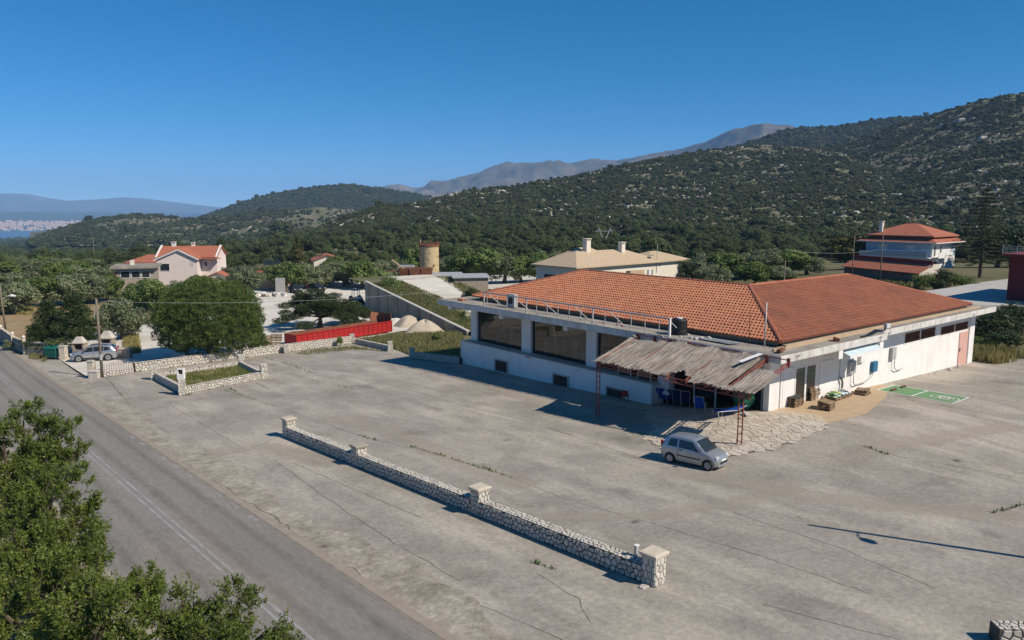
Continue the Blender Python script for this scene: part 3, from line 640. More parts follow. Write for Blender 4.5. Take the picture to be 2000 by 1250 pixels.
# the long wall in the foreground, in four lengths between its pillars
WP = [hit(557, 854), hit(695, 909), hit(921, 1007), hit(1266, 1143)]
wd = Vector((WP[3].x - WP[0].x, WP[3].y - WP[0].y, 0)).normalized(); wn = Vector((-wd.y, wd.x, 0)) * -1
if wn.x > 0: wn = -wn                       # towards the road
wrz = math.atan2(wd.y, wd.x)
for k in range(4):     # line the pillars up on one straight foot line
    s = (WP[k] - WP[0]).dot(wd); q = WP[0] + wd * s; WP[k] = Vector((q.x, q.y, g(q.x, q.y)))
names = ['far end pillar of the long foreground wall', 'weathered second pillar of the long foreground wall with dark cap', 'third pillar of the long foreground wall, pale cap', 'near end pillar of the long foreground wall with wide pale cap']
for k in range(4):
    off = -wn * .27
    pillar('wall_pillar', names[k], WP[k] + off, .56, [1.02, .95, 1.04, .98][k], True, wrz, 'pillars of the long foreground wall', 40 + k, .22, True, 'capdark' if k == 1 else 'cap')
segl = ['far length of the long white stone wall in the foreground', 'middle length of the foreground stone wall between the weathered and third pillars', 'near length of the foreground stone wall ending at the wide cap']
for k in range(3):
    a = WP[k] + wd * .3; b = WP[k + 1] - wd * .3; A, B = (a, b) if wall_frame(a, b)[1].dot(wn) > 0 else (b, a)
    stone_wall('stone_wall', segl[k], A, B, .62, .5, .235, [110, 150, 200][k], 'lengths of the long foreground wall', 50 + k, .17)
# loose kerb stone, meter post and a red cone-like rag by the near pillar
q = hit(1258, 1147); mb = MB(); stone_piece(mb, [(-.16, -.1), (.14, -.12), (.2, .05), (-.02, .14), (-.2, .06)], Vector((0, 0, 0)), Vector((1, 0, 0)), Vector((0, 1, 0)), Vector((0, 0, 1)), .07, random.Random(3))
o = link('loose_stone', mb.mesh('loose_stone'), M['stone']); o.location = q; tag(o, 'single flat pale stone lying at the foot of the near wall pillar', 'stone')
q = hit(1288, 1135); mb = MB(); mb.lathe([(.09, 0), (.07, .03), (.03, .16), (.01, .2)], 8); o = link('cloth_rag', mb.mesh('cloth_rag'), M['redplas']); o.location = q; tag(o, 'small red rag heaped beside the near wall pillar', 'rag')
pp = WP[3] - wd * .9 - wn * .45; t = thing('meter_post', 'short grey steel post standing on the wall beside the near pillar', 'post', (pp.x, pp.y, g(pp.x, pp.y) + .6))
mb = MB(); mb.box(-.07, .07, -.05, .05, 0, .42); part('post', mb, M['galv'], t); mb = MB(); mb.box(-.09, .09, -.07, .07, .42, .45); part('lid', mb, M['whitepaint'], t)

# wall that closes the forecourt at the back left
def zz(px, py): p = hit(px, py); return p
BW = [zz(264, 727), zz(688, 671), zz(762, 686)]
stone_wall('stone_wall', 'long white stone wall along the back of the forecourt in front of the round pine', BW[0], BW[1], .85, .4, .30, 0, 'white stone walls behind the forecourt', 61)
stone_wall('stone_wall', 'short return of white stone wall beside the tall dry grass', BW[1] + Vector((.2, -.4, 0)), BW[2], .55, .35, .26, 0, 'white stone walls behind the forecourt', 62)
stone_wall('stone_wall', 'low white stone wall running from the grass to the corner of the shop', zz(806, 700), zz(897, 711), .6, .35, .26, 0, 'white stone walls behind the forecourt', 63)
stone_wall('stone_wall', 'low stone kerb wall below the iron spikes beside the utility pole', zz(202, 737), zz(262, 728), .4, .3, .26, 0, 'white stone walls behind the forecourt', 64)
for (px, py, h, lab) in ((688, 670, 1.0, 'square white stone pillar at the bend of the back wall'), (762, 686, 1.0, 'white stone pillar ending the short return wall by the grass'), (805, 700, 1.0, 'white stone pillar at the start of the wall beside the shop'), (560, 690, .95, 'white stone pillar behind the back wall beside the stacked pallets')):
    pillar('wall_pillar', lab, zz(px, py), .5, h, False, HEAD * -1 + .2, 'pillars of the back walls', 70 + px, .22, False, 'stones')
q = zz(417, 700); t = thing('wall_pillar', 'reddish capped pillar stub standing behind the back wall under the round pine', 'pillar', (q.x + .5, q.y + .9, q.z), -.4)
mb = MB(); mb.box(-.4, .4, -.4, .4, 0, 1.0); part('core', mb, M['white'], t); mb = MB(); mb.box(-.5, .5, -.5, .5, 1.0, 1.25); mb.box(-.42, .42, -.42, .42, 1.25, 1.45); part('cap', mb, M['pinkdoor'], t)
t = thing('iron_spikes', 'row of thin rusty iron spikes on the low kerb wall beside the utility pole', 'fence', zz(232, 733)); a, b = zz(206, 736), zz(262, 728)
for k in range(13):
    p = a.lerp(b, k / 12); mb = MB(); mb.bar((p.x, p.y + .15, g(p.x, p.y) + .38), (p.x + random.uniform(-.05, .05), p.y + .15, g(p.x, p.y) + .38 + random.uniform(.6, 1.0)), .03); part('spike', mb, M['rustbrown'], t, True)

# walled planting island
IS = [zz(356, 771), zz(301, 741), zz(471, 716), zz(516, 739)]
lbl = ['left side wall of the planting island in the shade', 'rear wall of the planting island half hidden by grass', 'short right end wall of the planting island', 'sunlit front wall of the white stone planting island']
lo = [(1, 0, 1), (2, 1, .6), (3, 2, .6), (0, 3, 1)]
for k, (i, j, f) in enumerate(lo):
    a, b = IS[i], IS[j]; d = (b - a).normalized() * .3
    stone_wall('stone_wall', lbl[k], a + d, b - d, .58, .32, .25, 60 if k in (0, 3) else 0, 'walls of the planting island', 80 + k)
for k, (h, lab) in enumerate(((1.25, 'near corner pillar of the planting island carrying the white box'), (1.1, 'left rear pillar of the planting island'), (1.1, 'right rear pillar of the planting island'), (1.25, 'right front pillar of the planting island'))):
    pillar('wall_pillar', lab, IS[k], .52, h, False, -.25, 'pillars of the planting island', 90 + k, .24, k in (0, 3), 'stones')
p = IS[0]; t = thing('meter_box', 'white metal box with a dark opening on the near pillar of the planting island', 'box', (p.x, p.y, p.z + 1.3), -HEAD)
mb = MB(); mb.box(-.27, .27, -.16, .16, 0, .36); mb.box(-.27, .27, -.16, .16, .74, .8); mb.box(-.27, -.18, -.16, .16, .36, .74); mb.box(.18, .27, -.16, .16, .36, .74); mb.box(-.18, .18, .08, .16, .36, .74); part('case', mb, M['whitepaint'], t, bevel=.01)
mb = MB(); mb.box(-.18, .18, .03, .075, .36, .74); part('dark_panel', mb, M['dark'], t)
isoil = struct(sheet('island_soil', [(p.x, p.y) for p in (IS[0], IS[3], IS[2], IS[1])], .16, M['soil'], 1.0))

# wall corner at the lower right edge
a = hit(1975, 1262); d2 = Vector((math.cos(-.35), math.sin(-.35), 0))
b_ = hit(1950, 1262); stone_wall('stone_wall', 'broken low stone wall in the lower right corner', b_, b_ + Vector((3.4, -3.0, 0)), .5, .5, .26, 40, None, 132)

# ------------------------------------------------------------------ crazy paving in front of the entrance
PAV = [hit(*q) for q in ((1258, 858), (1300, 878), (1360, 893), (1430, 893), (1500, 880), (1560, 862), (1606, 842), (1620, 828), (1600, 812), (1560, 806))] + [Vector((41.2, 26.2, 0)), Vector((41.4, 33.5, 0)), Vector((40.2, 35.2, 0))] + [hit(1275, 838)]
pav_poly = [(p.x, p.y) for p in PAV]
pcx, pcy = sum(q[0] for q in pav_poly) / len(pav_poly), sum(q[1] for q in pav_poly) / len(pav_poly)
patio = struct(sheet('patio', [(pcx + (x - pcx) * .975, pcy + (y - pcy) * .975) for x, y in pav_poly], .012, M['pavejoint'], .5))
rg = random.Random(11); xs = [p[0] for p in pav_poly]; ys = [p[1] for p in pav_poly]
def inside(x, y, poly):
    c = False
    for i in range(len(poly)):
        (x1, y1), (x2, y2) = poly[i], poly[i - 1]
        if (y1 > y) != (y2 > y) and x < (x2 - x1) * (y - y1) / (y2 - y1) + x1: c = not c
    return c
cl = [c for c in cells(min(xs) - .3, max(xs) + .3, min(ys) - .3, max(ys) + .3, .42, .42, .40, .038, rg) if inside(sum(q[0] for q in c) / len(c), sum(q[1] for q in c) / len(c), pav_poly)]
cl.sort(key=lambda c: sum(p[0] * SH + p[1] * CH for p in c) / len(c)); rest = MB()
for k, c in enumerate(cl):
    mb = MB(); mb.prism([(x, y) for x, y in c], 0, 1); h = .028 * rg.uniform(.7, 1.2)
    mb.v = [(x, y, g(x, y) + (.016 if z == 0 else .016 + h)) for x, y, z in mb.v]
    if k < 300: o = part('paving_stone', mb, M['paving'], None); o.parent = patio
    else: rest.add(mb.v, mb.f)
if rest.v: o = part('paving_stones', rest, M['paving'], None); o.parent = patio; o['kind'] = 'stuff'
apron = struct(sheet('entrance_apron', [(41.5, 26.3), (41.6, 22.2), (46, 22.0), (52, 23.6), (56, 25.2), (56, 26.3)], .014, M['beige'], 1.0))

# ------------------------------------------------------------------ the shop
SHOP = thing('shop_building', 'long white single storey shop with orange hip roof, glass front and flat concrete canopy', 'building', (50, 35, g(50, 35)))
def sp(name, mb, m, parent=None, **k): return part(name, mb, M[m] if isinstance(m, str) else m, parent or SHOP, True, **k)
ZT, ZS = 4.70, 4.25            # canopy slab top / soffit
XG = 42.0                      # glass line
# plinth with basement
mb = MB(); mb.box(41.0, 42.3, 34.8, 57.8, -2.2, .93); sp('plinth', mb, 'white')
mb = MB(); mb.box(40.93, 42.2, 34.7, 57.3, .93, 1.0); sp('sill', mb, 'mastic')
# walls: body behind, left end, right side
mb = MB(); mb.box(42.35, 70.5, 26.35, 57.0, -1.5, -1.0); sp('floor', mb, 'dark')
mb = MB(); mb.box(42.3, 72.7, 56.9, 57.2, -2, ZS); sp('end_wall', mb, 'white')
mb = MB(); mb.box(72.4, 72.7, 26.0, 56.9, -1.5, ZS); sp('end_wall', mb, 'white')
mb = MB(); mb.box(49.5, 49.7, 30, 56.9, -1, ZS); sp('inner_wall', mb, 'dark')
mb = MB(); mb.box(42.2, 49.5, 35, 56.9, .80, .9); sp('shop_floor', mb, 'greywood')
# right side wall in pieces round its openings: door 44.6-47.0, strip windows, pink door
def wally(x0, x1, z0, z1): mb = MB(); mb.box(x0, x1, 26.0, 26.3, z0, z1); return sp('side_wall', mb, 'white')
wally(41.5, 44.5, -1.5, ZS); wally(44.5, 47.1, 3.1, ZS); wally(47.1, 59.6, -1.5, ZS)
wally(59.6, 65.1, -1.5, 2.88); wally(59.6, 65.1, 3.78, ZS); wally(65.1, 66.0, -1.5, ZS); wally(66.0, 71.6, -1.5, 2.83); wally(66.0, 71.6, 3.63, ZS); wally(71.6, 72.4, -1.5, ZS)
mb = MB(); mb.box(71.75, 72.75, 25.88, 26.0, -.3, ZS); sp('pilaster', mb, 'white')
mb = MB(); mb.box(41.5, 42.6, 25.9, 26.0, .5, ZS); sp('pilaster', mb, 'white'); mb = MB(); mb.box(42.8, 43.0, 25.92, 26.0, .5, ZS); sp('pilaster', mb, 'white')
mb = MB(); mb.box(43.1, 44.35, 25.95, 26.0, .5, 3.2); sp('wall_panel', mb, 'white'); mb = MB(); mb.box(47.45, 49.2, 25.95, 26.0, .4, 3.1); sp('wall_panel', mb, 'white')
for x0, x1, z0, z1 in ((59.6, 65.1, 2.88, 3.78), (66.0, 71.6, 2.83, 3.63)):
    mb = MB()
    for a, b in ((x0, x0 + .07), ((x0 + x1) / 2 - .05, (x0 + x1) / 2 + .05), (x1 - .07, x1)): mb.box(a, b, 25.97, 26.06, z0, z1)
    mb.box(x0 + .07, x1 - .07, 25.97, 26.06, z0, z0 + .06); mb.box(x0 + .07, x1 - .07, 25.97, 26.06, z1 - .06, z1); w = sp('strip_window', mb, 'white')
    lat = MB()
    n = 34
    for k in range(n):
        xx = x0 + .1 + (x1 - x0 - .2) * k / (n - 1); lat.bar((xx, 26.02, z0 + .06), (xx + .12, 26.02, z1 - .06), .06, .03); lat.bar((xx + .12, 26.03, z0 + .06), (xx, 26.03, z1 - .06), .06, .03)
    o = sp('lattice', lat, 'brownlat', w)
    mb = MB(); mb.box(x0, x1, 26.12, 26.2, z0, z1); sp('pane', mb, 'brownlat', w)
mb = MB(); mb.box(69.9, 71.6, 25.94, 26.0, -.25, 2.72); d_ = sp('door', mb, 'pinkdoor'); d_['label'] = 'narrow pink door at the far end of the side wall'
mb = MB(); mb.box(70.0, 70.06, 25.88, 25.94, 1.1, 1.4); sp('handle', mb, 'black', d_)
# glass door
mb = MB()
for a, b in ((44.5, 44.62), (45.7, 45.9), (46.98, 47.1)): mb.box(a, b, 25.98, 26.1, .3, 3.1)
mb.box(44.62, 45.7, 25.98, 26.1, 3.0, 3.1); mb.box(45.9, 46.98, 25.98, 26.1, 3.0, 3.1); dr = sp('glass_door', mb, 'whitepaint')
for a, b in ((44.62, 45.7), (45.9, 46.98)): mb = MB(); mb.box(a, b, 26.03, 26.05, .3, 3.0); sp('pane', mb, 'glass', dr)
# glass front: columns, panes, contents
COLS = [(57.2, 56.35), (49.9, 48.7), (42.1, 41.0), (34.9, 33.9)]
for y1, y0 in COLS: mb = MB(); mb.box(41.75, 42.35, y0, y1, 1.0 if y1 > 35 else 0.2, ZS); sp('column', mb, 'white')
for i in range(3):
    y1 = COLS[i][1]; y0 = COLS[i + 1][0]
    mb = MB(); mb.box(42.0, 42.03, y0 + .07, y1 - .07, 1.12, ZS - .1); sp('shop_window', mb, 'glass')
    f = MB()
    for a, b in ((y0, y0 + .07), (y1 - .07, y1)): f.box(41.97, 42.08, a, b, 1.0, ZS)
    f.box(41.97, 42.08, y0 + .07, y1 - .07, 1.0, 1.12); f.box(41.97, 42.08, y0 + .07, y1 - .07, ZS - .1, ZS); sp('window_frame', f, 'black')
# entrance bay under the reed roof (recessed, dark)
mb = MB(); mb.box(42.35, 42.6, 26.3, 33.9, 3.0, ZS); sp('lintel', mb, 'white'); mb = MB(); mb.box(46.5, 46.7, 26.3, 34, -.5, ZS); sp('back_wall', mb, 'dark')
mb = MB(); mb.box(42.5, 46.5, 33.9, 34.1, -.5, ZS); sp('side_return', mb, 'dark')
for k in range(4):
    y = 27.0 + k * 1.75; mb = MB(); mb.box(42.42, 42.5, y - .04, y + .04, -.1, 3.0); sp('door_frame', mb, 'whitepaint')
for k in (0, 2): mb = MB(); mb.box(42.45, 42.47, 27.06 + k * 1.75, 28.70 + k * 1.75, .5, 3.0); sp('entrance_pane', mb, 'glass')
# white notice frames leaning in the window beside the entrance
for (ya, yb) in ((37.2, 38.5), (35.3, 36.6)):
    f = MB(); f.box(41.5, 41.56, ya, ya + .08, 1.0, 2.25); f.box(41.5, 41.56, yb - .08, yb, 1.0, 2.25); f.box(41.5, 41.56, ya + .08, yb - .08, 2.17, 2.25); w = sp('notice_frame', f, 'cream')
    mb = MB(); mb.box(41.53, 41.545, ya + .08, yb - .08, 1.0, 2.17); sp('panel', mb, 'darkglass', w)
STK = ['first', 'second', 'third', 'fourth', 'fifth', 'sixth', 'seventh', 'eighth', 'ninth', 'tenth', 'eleventh', 'twelfth', 'thirteenth']
# goods standing behind the glass
rg = random.Random(21); pal = ['whiteren', 'cream', 'greybox', 'bluebox', 'pinkwall', 'whiteren', 'awning', 'wood']
for (ya, yb, n) in ((50.2, 56.0, 13), (42.5, 48.4, 12)):
    for k in range(n):
        y = ya + (yb - ya) * (k + .5) / n + rg.uniform(-.1, .1); h = rg.uniform(.7, 1.7); w = rg.uniform(.16, .3); x = rg.uniform(42.7, 44.2); t = 'carton' if k % 3 else 'display_board'
        o = MB(); o.box(-.15, .15, -w, w, 0, h); c = link(t, o.mesh(t), M[pal[(k * 5 + n) % len(pal)]]); c.location = (x, y, .9); c.rotation_euler = (0, 0, rg.uniform(-.2, .2))
        c['label'] = f'{["white", "cream", "grey", "blue", "pinkish", "white", "pale blue", "brown"][(k * 5 + n) % 8]} {t.replace("_", " ")}, {STK[n - 1 - k]} from the left behind the {"far" if ya > 50 else "middle"} shop window'; c['category'] = 'stock'; c['group'] = 'stock behind the left window' if ya > 50 else 'stock behind the middle window'
# basement windows with bars and a little notice
for yc in (51.7, 44.1, 38.2):
    f = MB(); zc = -.5; w = .82; h = .46
    f.box(40.9, 41.0, yc - w - .12, yc - w, zc - h - .1, zc + h + .1); f.box(40.9, 41.0, yc + w, yc + w + .12, zc - h - .1, zc + h + .1); f.box(40.9, 41.0, yc - w, yc + w, zc + h, zc + h + .1); f.box(40.88, 41.0, yc - w, yc + w, zc - h - .1, zc - h); wd_ = sp('basement_window', f, 'mastic')
    mb = MB(); mb.box(40.975, 40.995, yc - w, yc + w, zc - h, zc + h); sp('pane', mb, 'dark', wd_)
    b = MB()
    for k in range(9): yy = yc - w + .1 + k * (2 * w - .2) / 8; b.bar((40.94, yy, zc - h), (40.94, yy, zc + h), .025)
    sp('bars', b, 'rustbrown', wd_)
mb = MB(); mb.box(40.88, 40.93, 47.75, 48.45, .78, .95); n_ = sp('notice_plate', mb, 'whitepaint'); mb = MB(); mb.box(40.87, 40.88, 47.82, 48.38, .82, .92); sp('red_print', mb, 'redplas', n_)
# canopy slab with fascia, stepped on the right side
mb = MB(); mb.box(39.66, 52.7, 24.1, 59.6, ZS, ZT); sp('canopy', mb, 'fascia', bevel=.02)
mb = MB(); mb.box(52.7, 73.3, 24.55, 59.6, ZS + .12, ZT + .1); sp('canopy', mb, 'fascia', bevel=.02)
mb = MB(); mb.box(39.74, 52.6, 24.18, 59.52, ZT, ZT + .03); sp('canopy_screed', mb, 'slabtop'); mb = MB(); mb.box(52.75, 73.2, 24.63, 59.52, ZT + .1, ZT + .13); sp('canopy_screed', mb, 'slabtop')
mb = MB(); mb.box(39.66, 39.74, 32.8, 59.6, ZT, ZT + .06); sp('drip_edge', mb, 'mastic')
for yb in (58.4, 50.8, 42.85, 35.5): mb = MB(); mb.box(40.2, 42.0, yb - .25, yb + .25, ZS - .42, ZS); sp('canopy_beam', mb, 'white')
mb = MB(); mb.box(51.9, 52.4, 24.2, 26.0, ZS - .75, ZS - .02); sp('canopy_beam', mb, 'white'); mb = MB(); mb.box(46.3, 46.8, 24.12, 24.3, ZS - .55, ZS - .02); sp('sign_box', mb, 'whitepaint')
# fallen edge, conduit hooks along the side fascia
for xx in (41.3, 51.5, 53.6, 68.4):
    b = MB(); yb = 24.0 if xx < 52.7 else 24.45; b.bar((xx, yb, ZS + .02), (xx, yb, ZS + .36), .035); b.bar((xx, yb, ZS + .36), (xx + .45, yb, ZS + .36), .035); sp('bracket', b, 'galv')
# rolled awning on the side
t = SHOP; mb = MB(); mb.slabpoly([(47.3, 24.9, ZS - .05), (52.0, 24.9, ZS - .05), (51.7, 23.9, ZS - .45), (47.3, 23.9, ZS - .45)], .02); aw = sp('awning', mb, 'awning'); mb = MB(); mb.box(47.25, 51.8, 23.84, 23.92, ZS - .60, ZS - .42); sp('front_bar', mb, 'whitepaint', aw)
for xa, xb in ((51.0, 51.7), (47.6, 47.4)): mb = MB(); mb.bar((xa, 25.9, ZS - .7), (xb, 23.95, ZS - .5), .05); sp('arm', mb, 'whitepaint', aw)
# tiled roof : two wings that meet at the near corner
def roof_face(name, p0, p1, r1, r0, m, su=.30, sv=.40, lift=.05, seed=1):
    """p0->p1 eave line, r0->r1 ridge line above it; barrel tiles laid in courses"""
    p0, p1, r0, r1 = map(Vector, (p0, p1, r0, r1)); eu = (p1 - p0).normalized(); L_ = (p1 - p0).length
    up = ((r0 - p0) - eu * (r0 - p0).dot(eu)); H = up.length; ev = up / H; en = eu.cross(ev).normalized()
    if en.z < 0: en = -en
    a0 = (r0 - p0).dot(eu); a1 = (r1 - p0).dot(eu); r = np.random.default_rng(seed); V = []; rnd = []
    nv = int(H / sv)
    for j in range(nv):
        v0 = j * H / nv; v1 = (j + 1) * H / nv + .05; vm = min(v0 + sv * .5, H)
        lo = a0 * vm / H; hi = L_ + (a1 - L_) * vm / H; n = int((hi - lo) / su)
        for i in range(n + 1):
            u = lo + i * su
            if u + su > hi + .12: continue
            t = r.normal(0, .006); rv = r.random()
            prof = [(0, 0.0), (.16, .045), (.5, .085), (.84, .045), (1.0, 0.0)]
            for (ua, ha), (ub, hb) in zip(prof[:-1], prof[1:]):
                A = p0 + eu * (u + ua * su * .98) + ev * v0 + en * (lift + ha + t + .028); B = p0 + eu * (u + ub * su * .98) + ev * v0 + en * (lift + hb + t + .028)
                C = p0 + eu * (u + ub * su * .98) + ev * v1 + en * (lift + hb + t); D = p0 + eu * (u + ua * su * .98) + ev * v1 + en * (lift + ha + t)
                V.append((A, B, C, D)); rnd.append(rv)
            A = p0 + eu * u + ev * v0 + en * (lift - .04); B = p0 + eu * (u + su) + ev * v0 + en * (lift - .04); C = p0 + eu * (u + .84 * su) + ev * v0 + en * (lift + .073 + t); D = p0 + eu * (u + .16 * su) + ev * v0 + en * (lift + .073 + t)
            V.append((A, B, C, D)); rnd.append(0)
    return quadmesh(name, [[tuple(q) for q in f] for f in V], rnd)
E0, R0, D0 = 5.02, 7.45, 7.2
x0, y0, x1, y1 = 42.0, 25.6, 70.8, 57.3; xi, yi = x0 + 2 * D0, y0 + 2 * D0
rc = (x0 + D0, y0 + D0, R0); ra = (x0 + D0, y1 - D0, R0); rb = (x1 - D0, y0 + D0, R0)
roof = MB()   # boarding under the tiles
roof.face([(x0, y0, E0), rc, ra, (x0, y1, E0)]); roof.face([(x0, y0, E0), (x1, y0, E0), rb, rc]); roof.face([(x0, y1, E0), ra, (xi, y1, E0)]); roof.face([(x1, y0, E0), (x1, yi, E0), rb])
roof.face([ra, rc, (xi, yi, E0), (xi, y1, E0)]); roof.face([rc, rb, (x1, yi, E0), (xi, yi, E0)]); rf = sp('roof', roof, 'tilesub')
fw = MB(); fw.box(x0 + .5, x0 + .6, y0 + .5, y1 - .5, ZT, E0 - .02); fw.box(x0 + .6, x1 - .5, y0 + .2, y0 + .3, ZT + .1, E0 - .02); fw.box(x0 + .5, xi, y1 - .6, y1 - .5, ZT, E0 - .02); sp('eave_wall', fw, 'beige')
bd = MB(); bd.box(41.9, 71.5, 25.15, 25.35, ZT + .03, ZT + .26); bd.box(40.6, 41.9, 25.15, 25.3, ZT + .03, ZT + .16); sp('eave_band', bd, 'beige')
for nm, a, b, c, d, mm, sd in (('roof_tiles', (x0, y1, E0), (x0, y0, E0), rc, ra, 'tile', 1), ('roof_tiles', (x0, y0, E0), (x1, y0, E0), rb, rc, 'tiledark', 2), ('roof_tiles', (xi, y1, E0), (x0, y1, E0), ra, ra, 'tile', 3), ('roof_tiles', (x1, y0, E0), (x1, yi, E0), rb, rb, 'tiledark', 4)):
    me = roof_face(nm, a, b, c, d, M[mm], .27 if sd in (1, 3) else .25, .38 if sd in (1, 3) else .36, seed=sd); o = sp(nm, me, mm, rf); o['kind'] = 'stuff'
def ridge(a, b, m):
    a, b = Vector(a), Vector(b); L_ = (b - a).length; n = int(L_ / .42); mbs = MB()
    for k in range(n):
        p = a.lerp(b, k / n) + Vector((0, 0, .05)); q = a.lerp(b, (k + 1.12) / n) + Vector((0, 0, .05)); mbs.tube([p, q], [.15, .125], 8)
    o = sp('ridge_tiles', mbs, m, rf); o['kind'] = 'stuff'
ridge(ra, rc, 'tile'); ridge(rb, rc, 'tiledark'); ridge((x0, y0, E0 + .05), rc, 'tile'); ridge((x0, y1, E0 + .05), ra, 'tile'); ridge((x1, y0, E0 + .05), rb, 'tiledark')
for o in [c for c in rf.children if c.name.startswith('ridge')]: o.data.materials.clear(); o.data.materials.append(M['housetile'])
# wall cabinets and conduits on the side wall
def cab(name, x0, x1, z0, z1, m, lab, dep=.22):
    t = thing(name, lab, 'cabinet', ((x0 + x1) / 2, 25.9, z0)); w = (x1 - x0) / 2; mb = MB(); mb.box(-w, w, -dep + .1, .1, 0, z1 - z0); part('case', mb, M[m], t, bevel=.015)
    mb = MB(); mb.box(-w + .04, w - .04, -dep + .085, -dep + .1, .05, z1 - z0 - .05); part('door', mb, M['greybox' if m == 'greybox' else m], t); return t
cab('wall_cabinet', 51.2, 52.0, 1.75, 2.65, 'greybox', 'grey electric cabinet above the sacks, nearest the glass door')
cab('wall_cabinet', 54.5, 55.2, 1.45, 2.2, 'bluebox', 'blue cabinet between the two grey ones on the sunlit side wall')
cab('wall_cabinet', 57.3, 58.0, 2.0, 2.9, 'greybox', 'grey electric cabinet farthest along the sunlit side wall')
cab('wall_cabinet', 52.6, 53.3, 2.4, 3.0, 'whitepaint', 'small pale cabinet in the shade just below the fascia')
def pipe(lab, pts, r=.035, m='galv'): o = link('conduit', MB().tube(pts, r, 8).mesh('conduit', True), M[m]); tag(o, lab, 'pipe', None); return o
pipe('grey conduit looping down between the grey and blue cabinets', [(51.8, 25.82, 1.75), (51.8, 25.82, 1.1), (52.0, 25.82, .9), (53.6, 25.82, .9), (54.5, 25.82, 1.15), (54.7, 25.82, 1.45)])
pipe('grey conduit dropping from the farthest grey cabinet', [(57.9, 25.82, 2.0), (57.9, 25.82, 1.3), (58.3, 25.82, 1.1), (59.3, 25.82, 1.1)])
pipe('old twisted vine stem climbing the side wall behind the pallet', [(50.4, 25.7, g(50.4, 25.7)), (50.2, 25.8, .7), (50.35, 25.85, 1.3), (50.1, 25.85, 1.7)], .07, 'olivebark')
pipe('thin cable running straight down the side wall below the fascia', [(50.0, 25.93, ZS), (50.0, 25.93, 1.2)], .015, 'black')

# ------------------------------------------------------------------ reed canopy on red lattice trusses
PR = hit(1445, 868); ZP = at(1445, 768, depth_of(PR)).z; PL = at_z(1168, 708, ZP); XF = (PR.x + PL.x) / 2
PR = Vector((XF, PR.y, g(XF, PR.y))); PL = Vector((XF, PL.y, g(XF, PL.y)))
PERG = thing('reed_canopy', 'sagging grey reed canopy on rusty red lattice posts in front of the shop entrance', 'canopy', (XF, (PR.y + PL.y) / 2, g(XF, (PR.y + PL.y) / 2)))
XB, ZB = 39.60, ZS + .22
def truss(a, b, dep, w=.05, n=None, up=Vector((0, 0, 1))):
    a, b = Vector(a), Vector(b); d = b - a; L_ = d.length; n = n or max(3, int(L_ / .4)); mb = MB(); o = up * dep
    mb.bar(a, b, w); mb.bar(a - o, b - o, w)
    for k in range(n):
        p, q = a + d * (k / n), a + d * ((k + 1) / n); mb.bar(p if k % 2 else p - o, (q - o) if k % 2 else q, w * .6)
    return mb
def lattice_post(x, y, z0, z1):
    mb = MB()
    for s in (-.14, .14): mb.bar((x, y + s, z0), (x, y + s, z1), .055)
    k = z0 + .2
    while k < z1 - .1: mb.bar((x, y - .14, k), (x, y + .14, k + .02), .035); k += .42
    return mb
for q in (PR, PL): part('post', lattice_post(q.x, q.y, q.z, ZP), M['rust'], PERG, True)
part('front_beam', truss((XF, PR.y - .6, ZP + .02), (XF, PL.y + .1, ZP + .02), .26), M['rust'], PERG, True)
ny = 9; RY = [PR.y - .4 + (PL.y - PR.y + .4) * k / (ny - 1) for k in range(ny)]
for y in RY: part('rafter', truss((XF, y, ZP + .08), (XB, y, ZB), .2), M['rust'], PERG, True)
for y in RY[-4:] + RY[:2]: mb = MB(); mb.box(39.58, 39.65, y - .1, y + .1, ZB - .3, ZB + .22); part('bracket', mb, M['rust'], PERG, True)
part('purlin', MB().bar((39.55, PR.y - .4, ZB + .12), (39.55, PL.y, ZB + .12), .05), M['rust'], PERG, True)
slope = Vector((XB - XF, 0, ZB - ZP - .06)); SL = slope.length; es = slope / SL; en_ = Vector((-es.z, 0, es.x)); Y0, Y1 = PR.y - .75, PL.y + .35
HOLES = [(.9, .55, 3.4, 1.1, 'r'), (.32, .2, 3.0, .75, 'f')]
def hole(y, s):
    """openings where the reed has slipped: y along the front, s up the slope (0 front .. 1 back)"""
    L_ = Y1 - Y0; u = (y - Y0) / L_
    if u < .17 and s > .62 + .5 * u: return True                      # torn right rear corner
    if abs(u - .155) < .022 and s > .12: return True                   # bare rafter near the right post
    if .36 < u < .50 and s < .16 + .06 * math.sin(u * 60): return True # front gap over the chairs
    if .80 < u < .97 and s > .87: return True                          # brackets at the rear left
    if math.hypot((u - .955) * 9, (s - .16) * 2.6) < .22: return True
    return False
rng = np.random.default_rng(4); V = []; rv = []
def sag(y, s): return .05 * math.sin((y - Y0) * 2.6) - .07 * math.sin(s * 3.14)
for k in range(9000):
    y = rng.uniform(Y0, Y1); s = rng.uniform(-.06, 1.0); ln = rng.uniform(.5, 1.1); s1 = min(s + ln / SL, 1.02)
    if hole(y, max(s, 0)) or hole(y, min(s1, 1)): continue
    if s < 0 and rng.random() < .35: continue
    dy = rng.normal(0, .05); w = rng.uniform(.018, .04); z = rng.uniform(.05, .09)
    a = Vector((XF, y, ZP + .08)) + es * (s * SL) + en_ * (z + sag(y, s)); b = Vector((XF, y + dy, ZP + .08)) + es * (s1 * SL) + en_ * (z + sag(y, s1) + rng.normal(0, .015))
    q = Vector((0, w, rng.normal(0, .012))); V.append((a - q, a + q, b + q, b - q)); rv.append(rng.random() ** 2)
o = part('reed_thatch', quadmesh('reed_thatch', [[tuple(p) for p in f] for f in V], rv), M['reed'], PERG, True); o['kind'] = 'stuff'
base = MB(); nu, ns = 70, 18
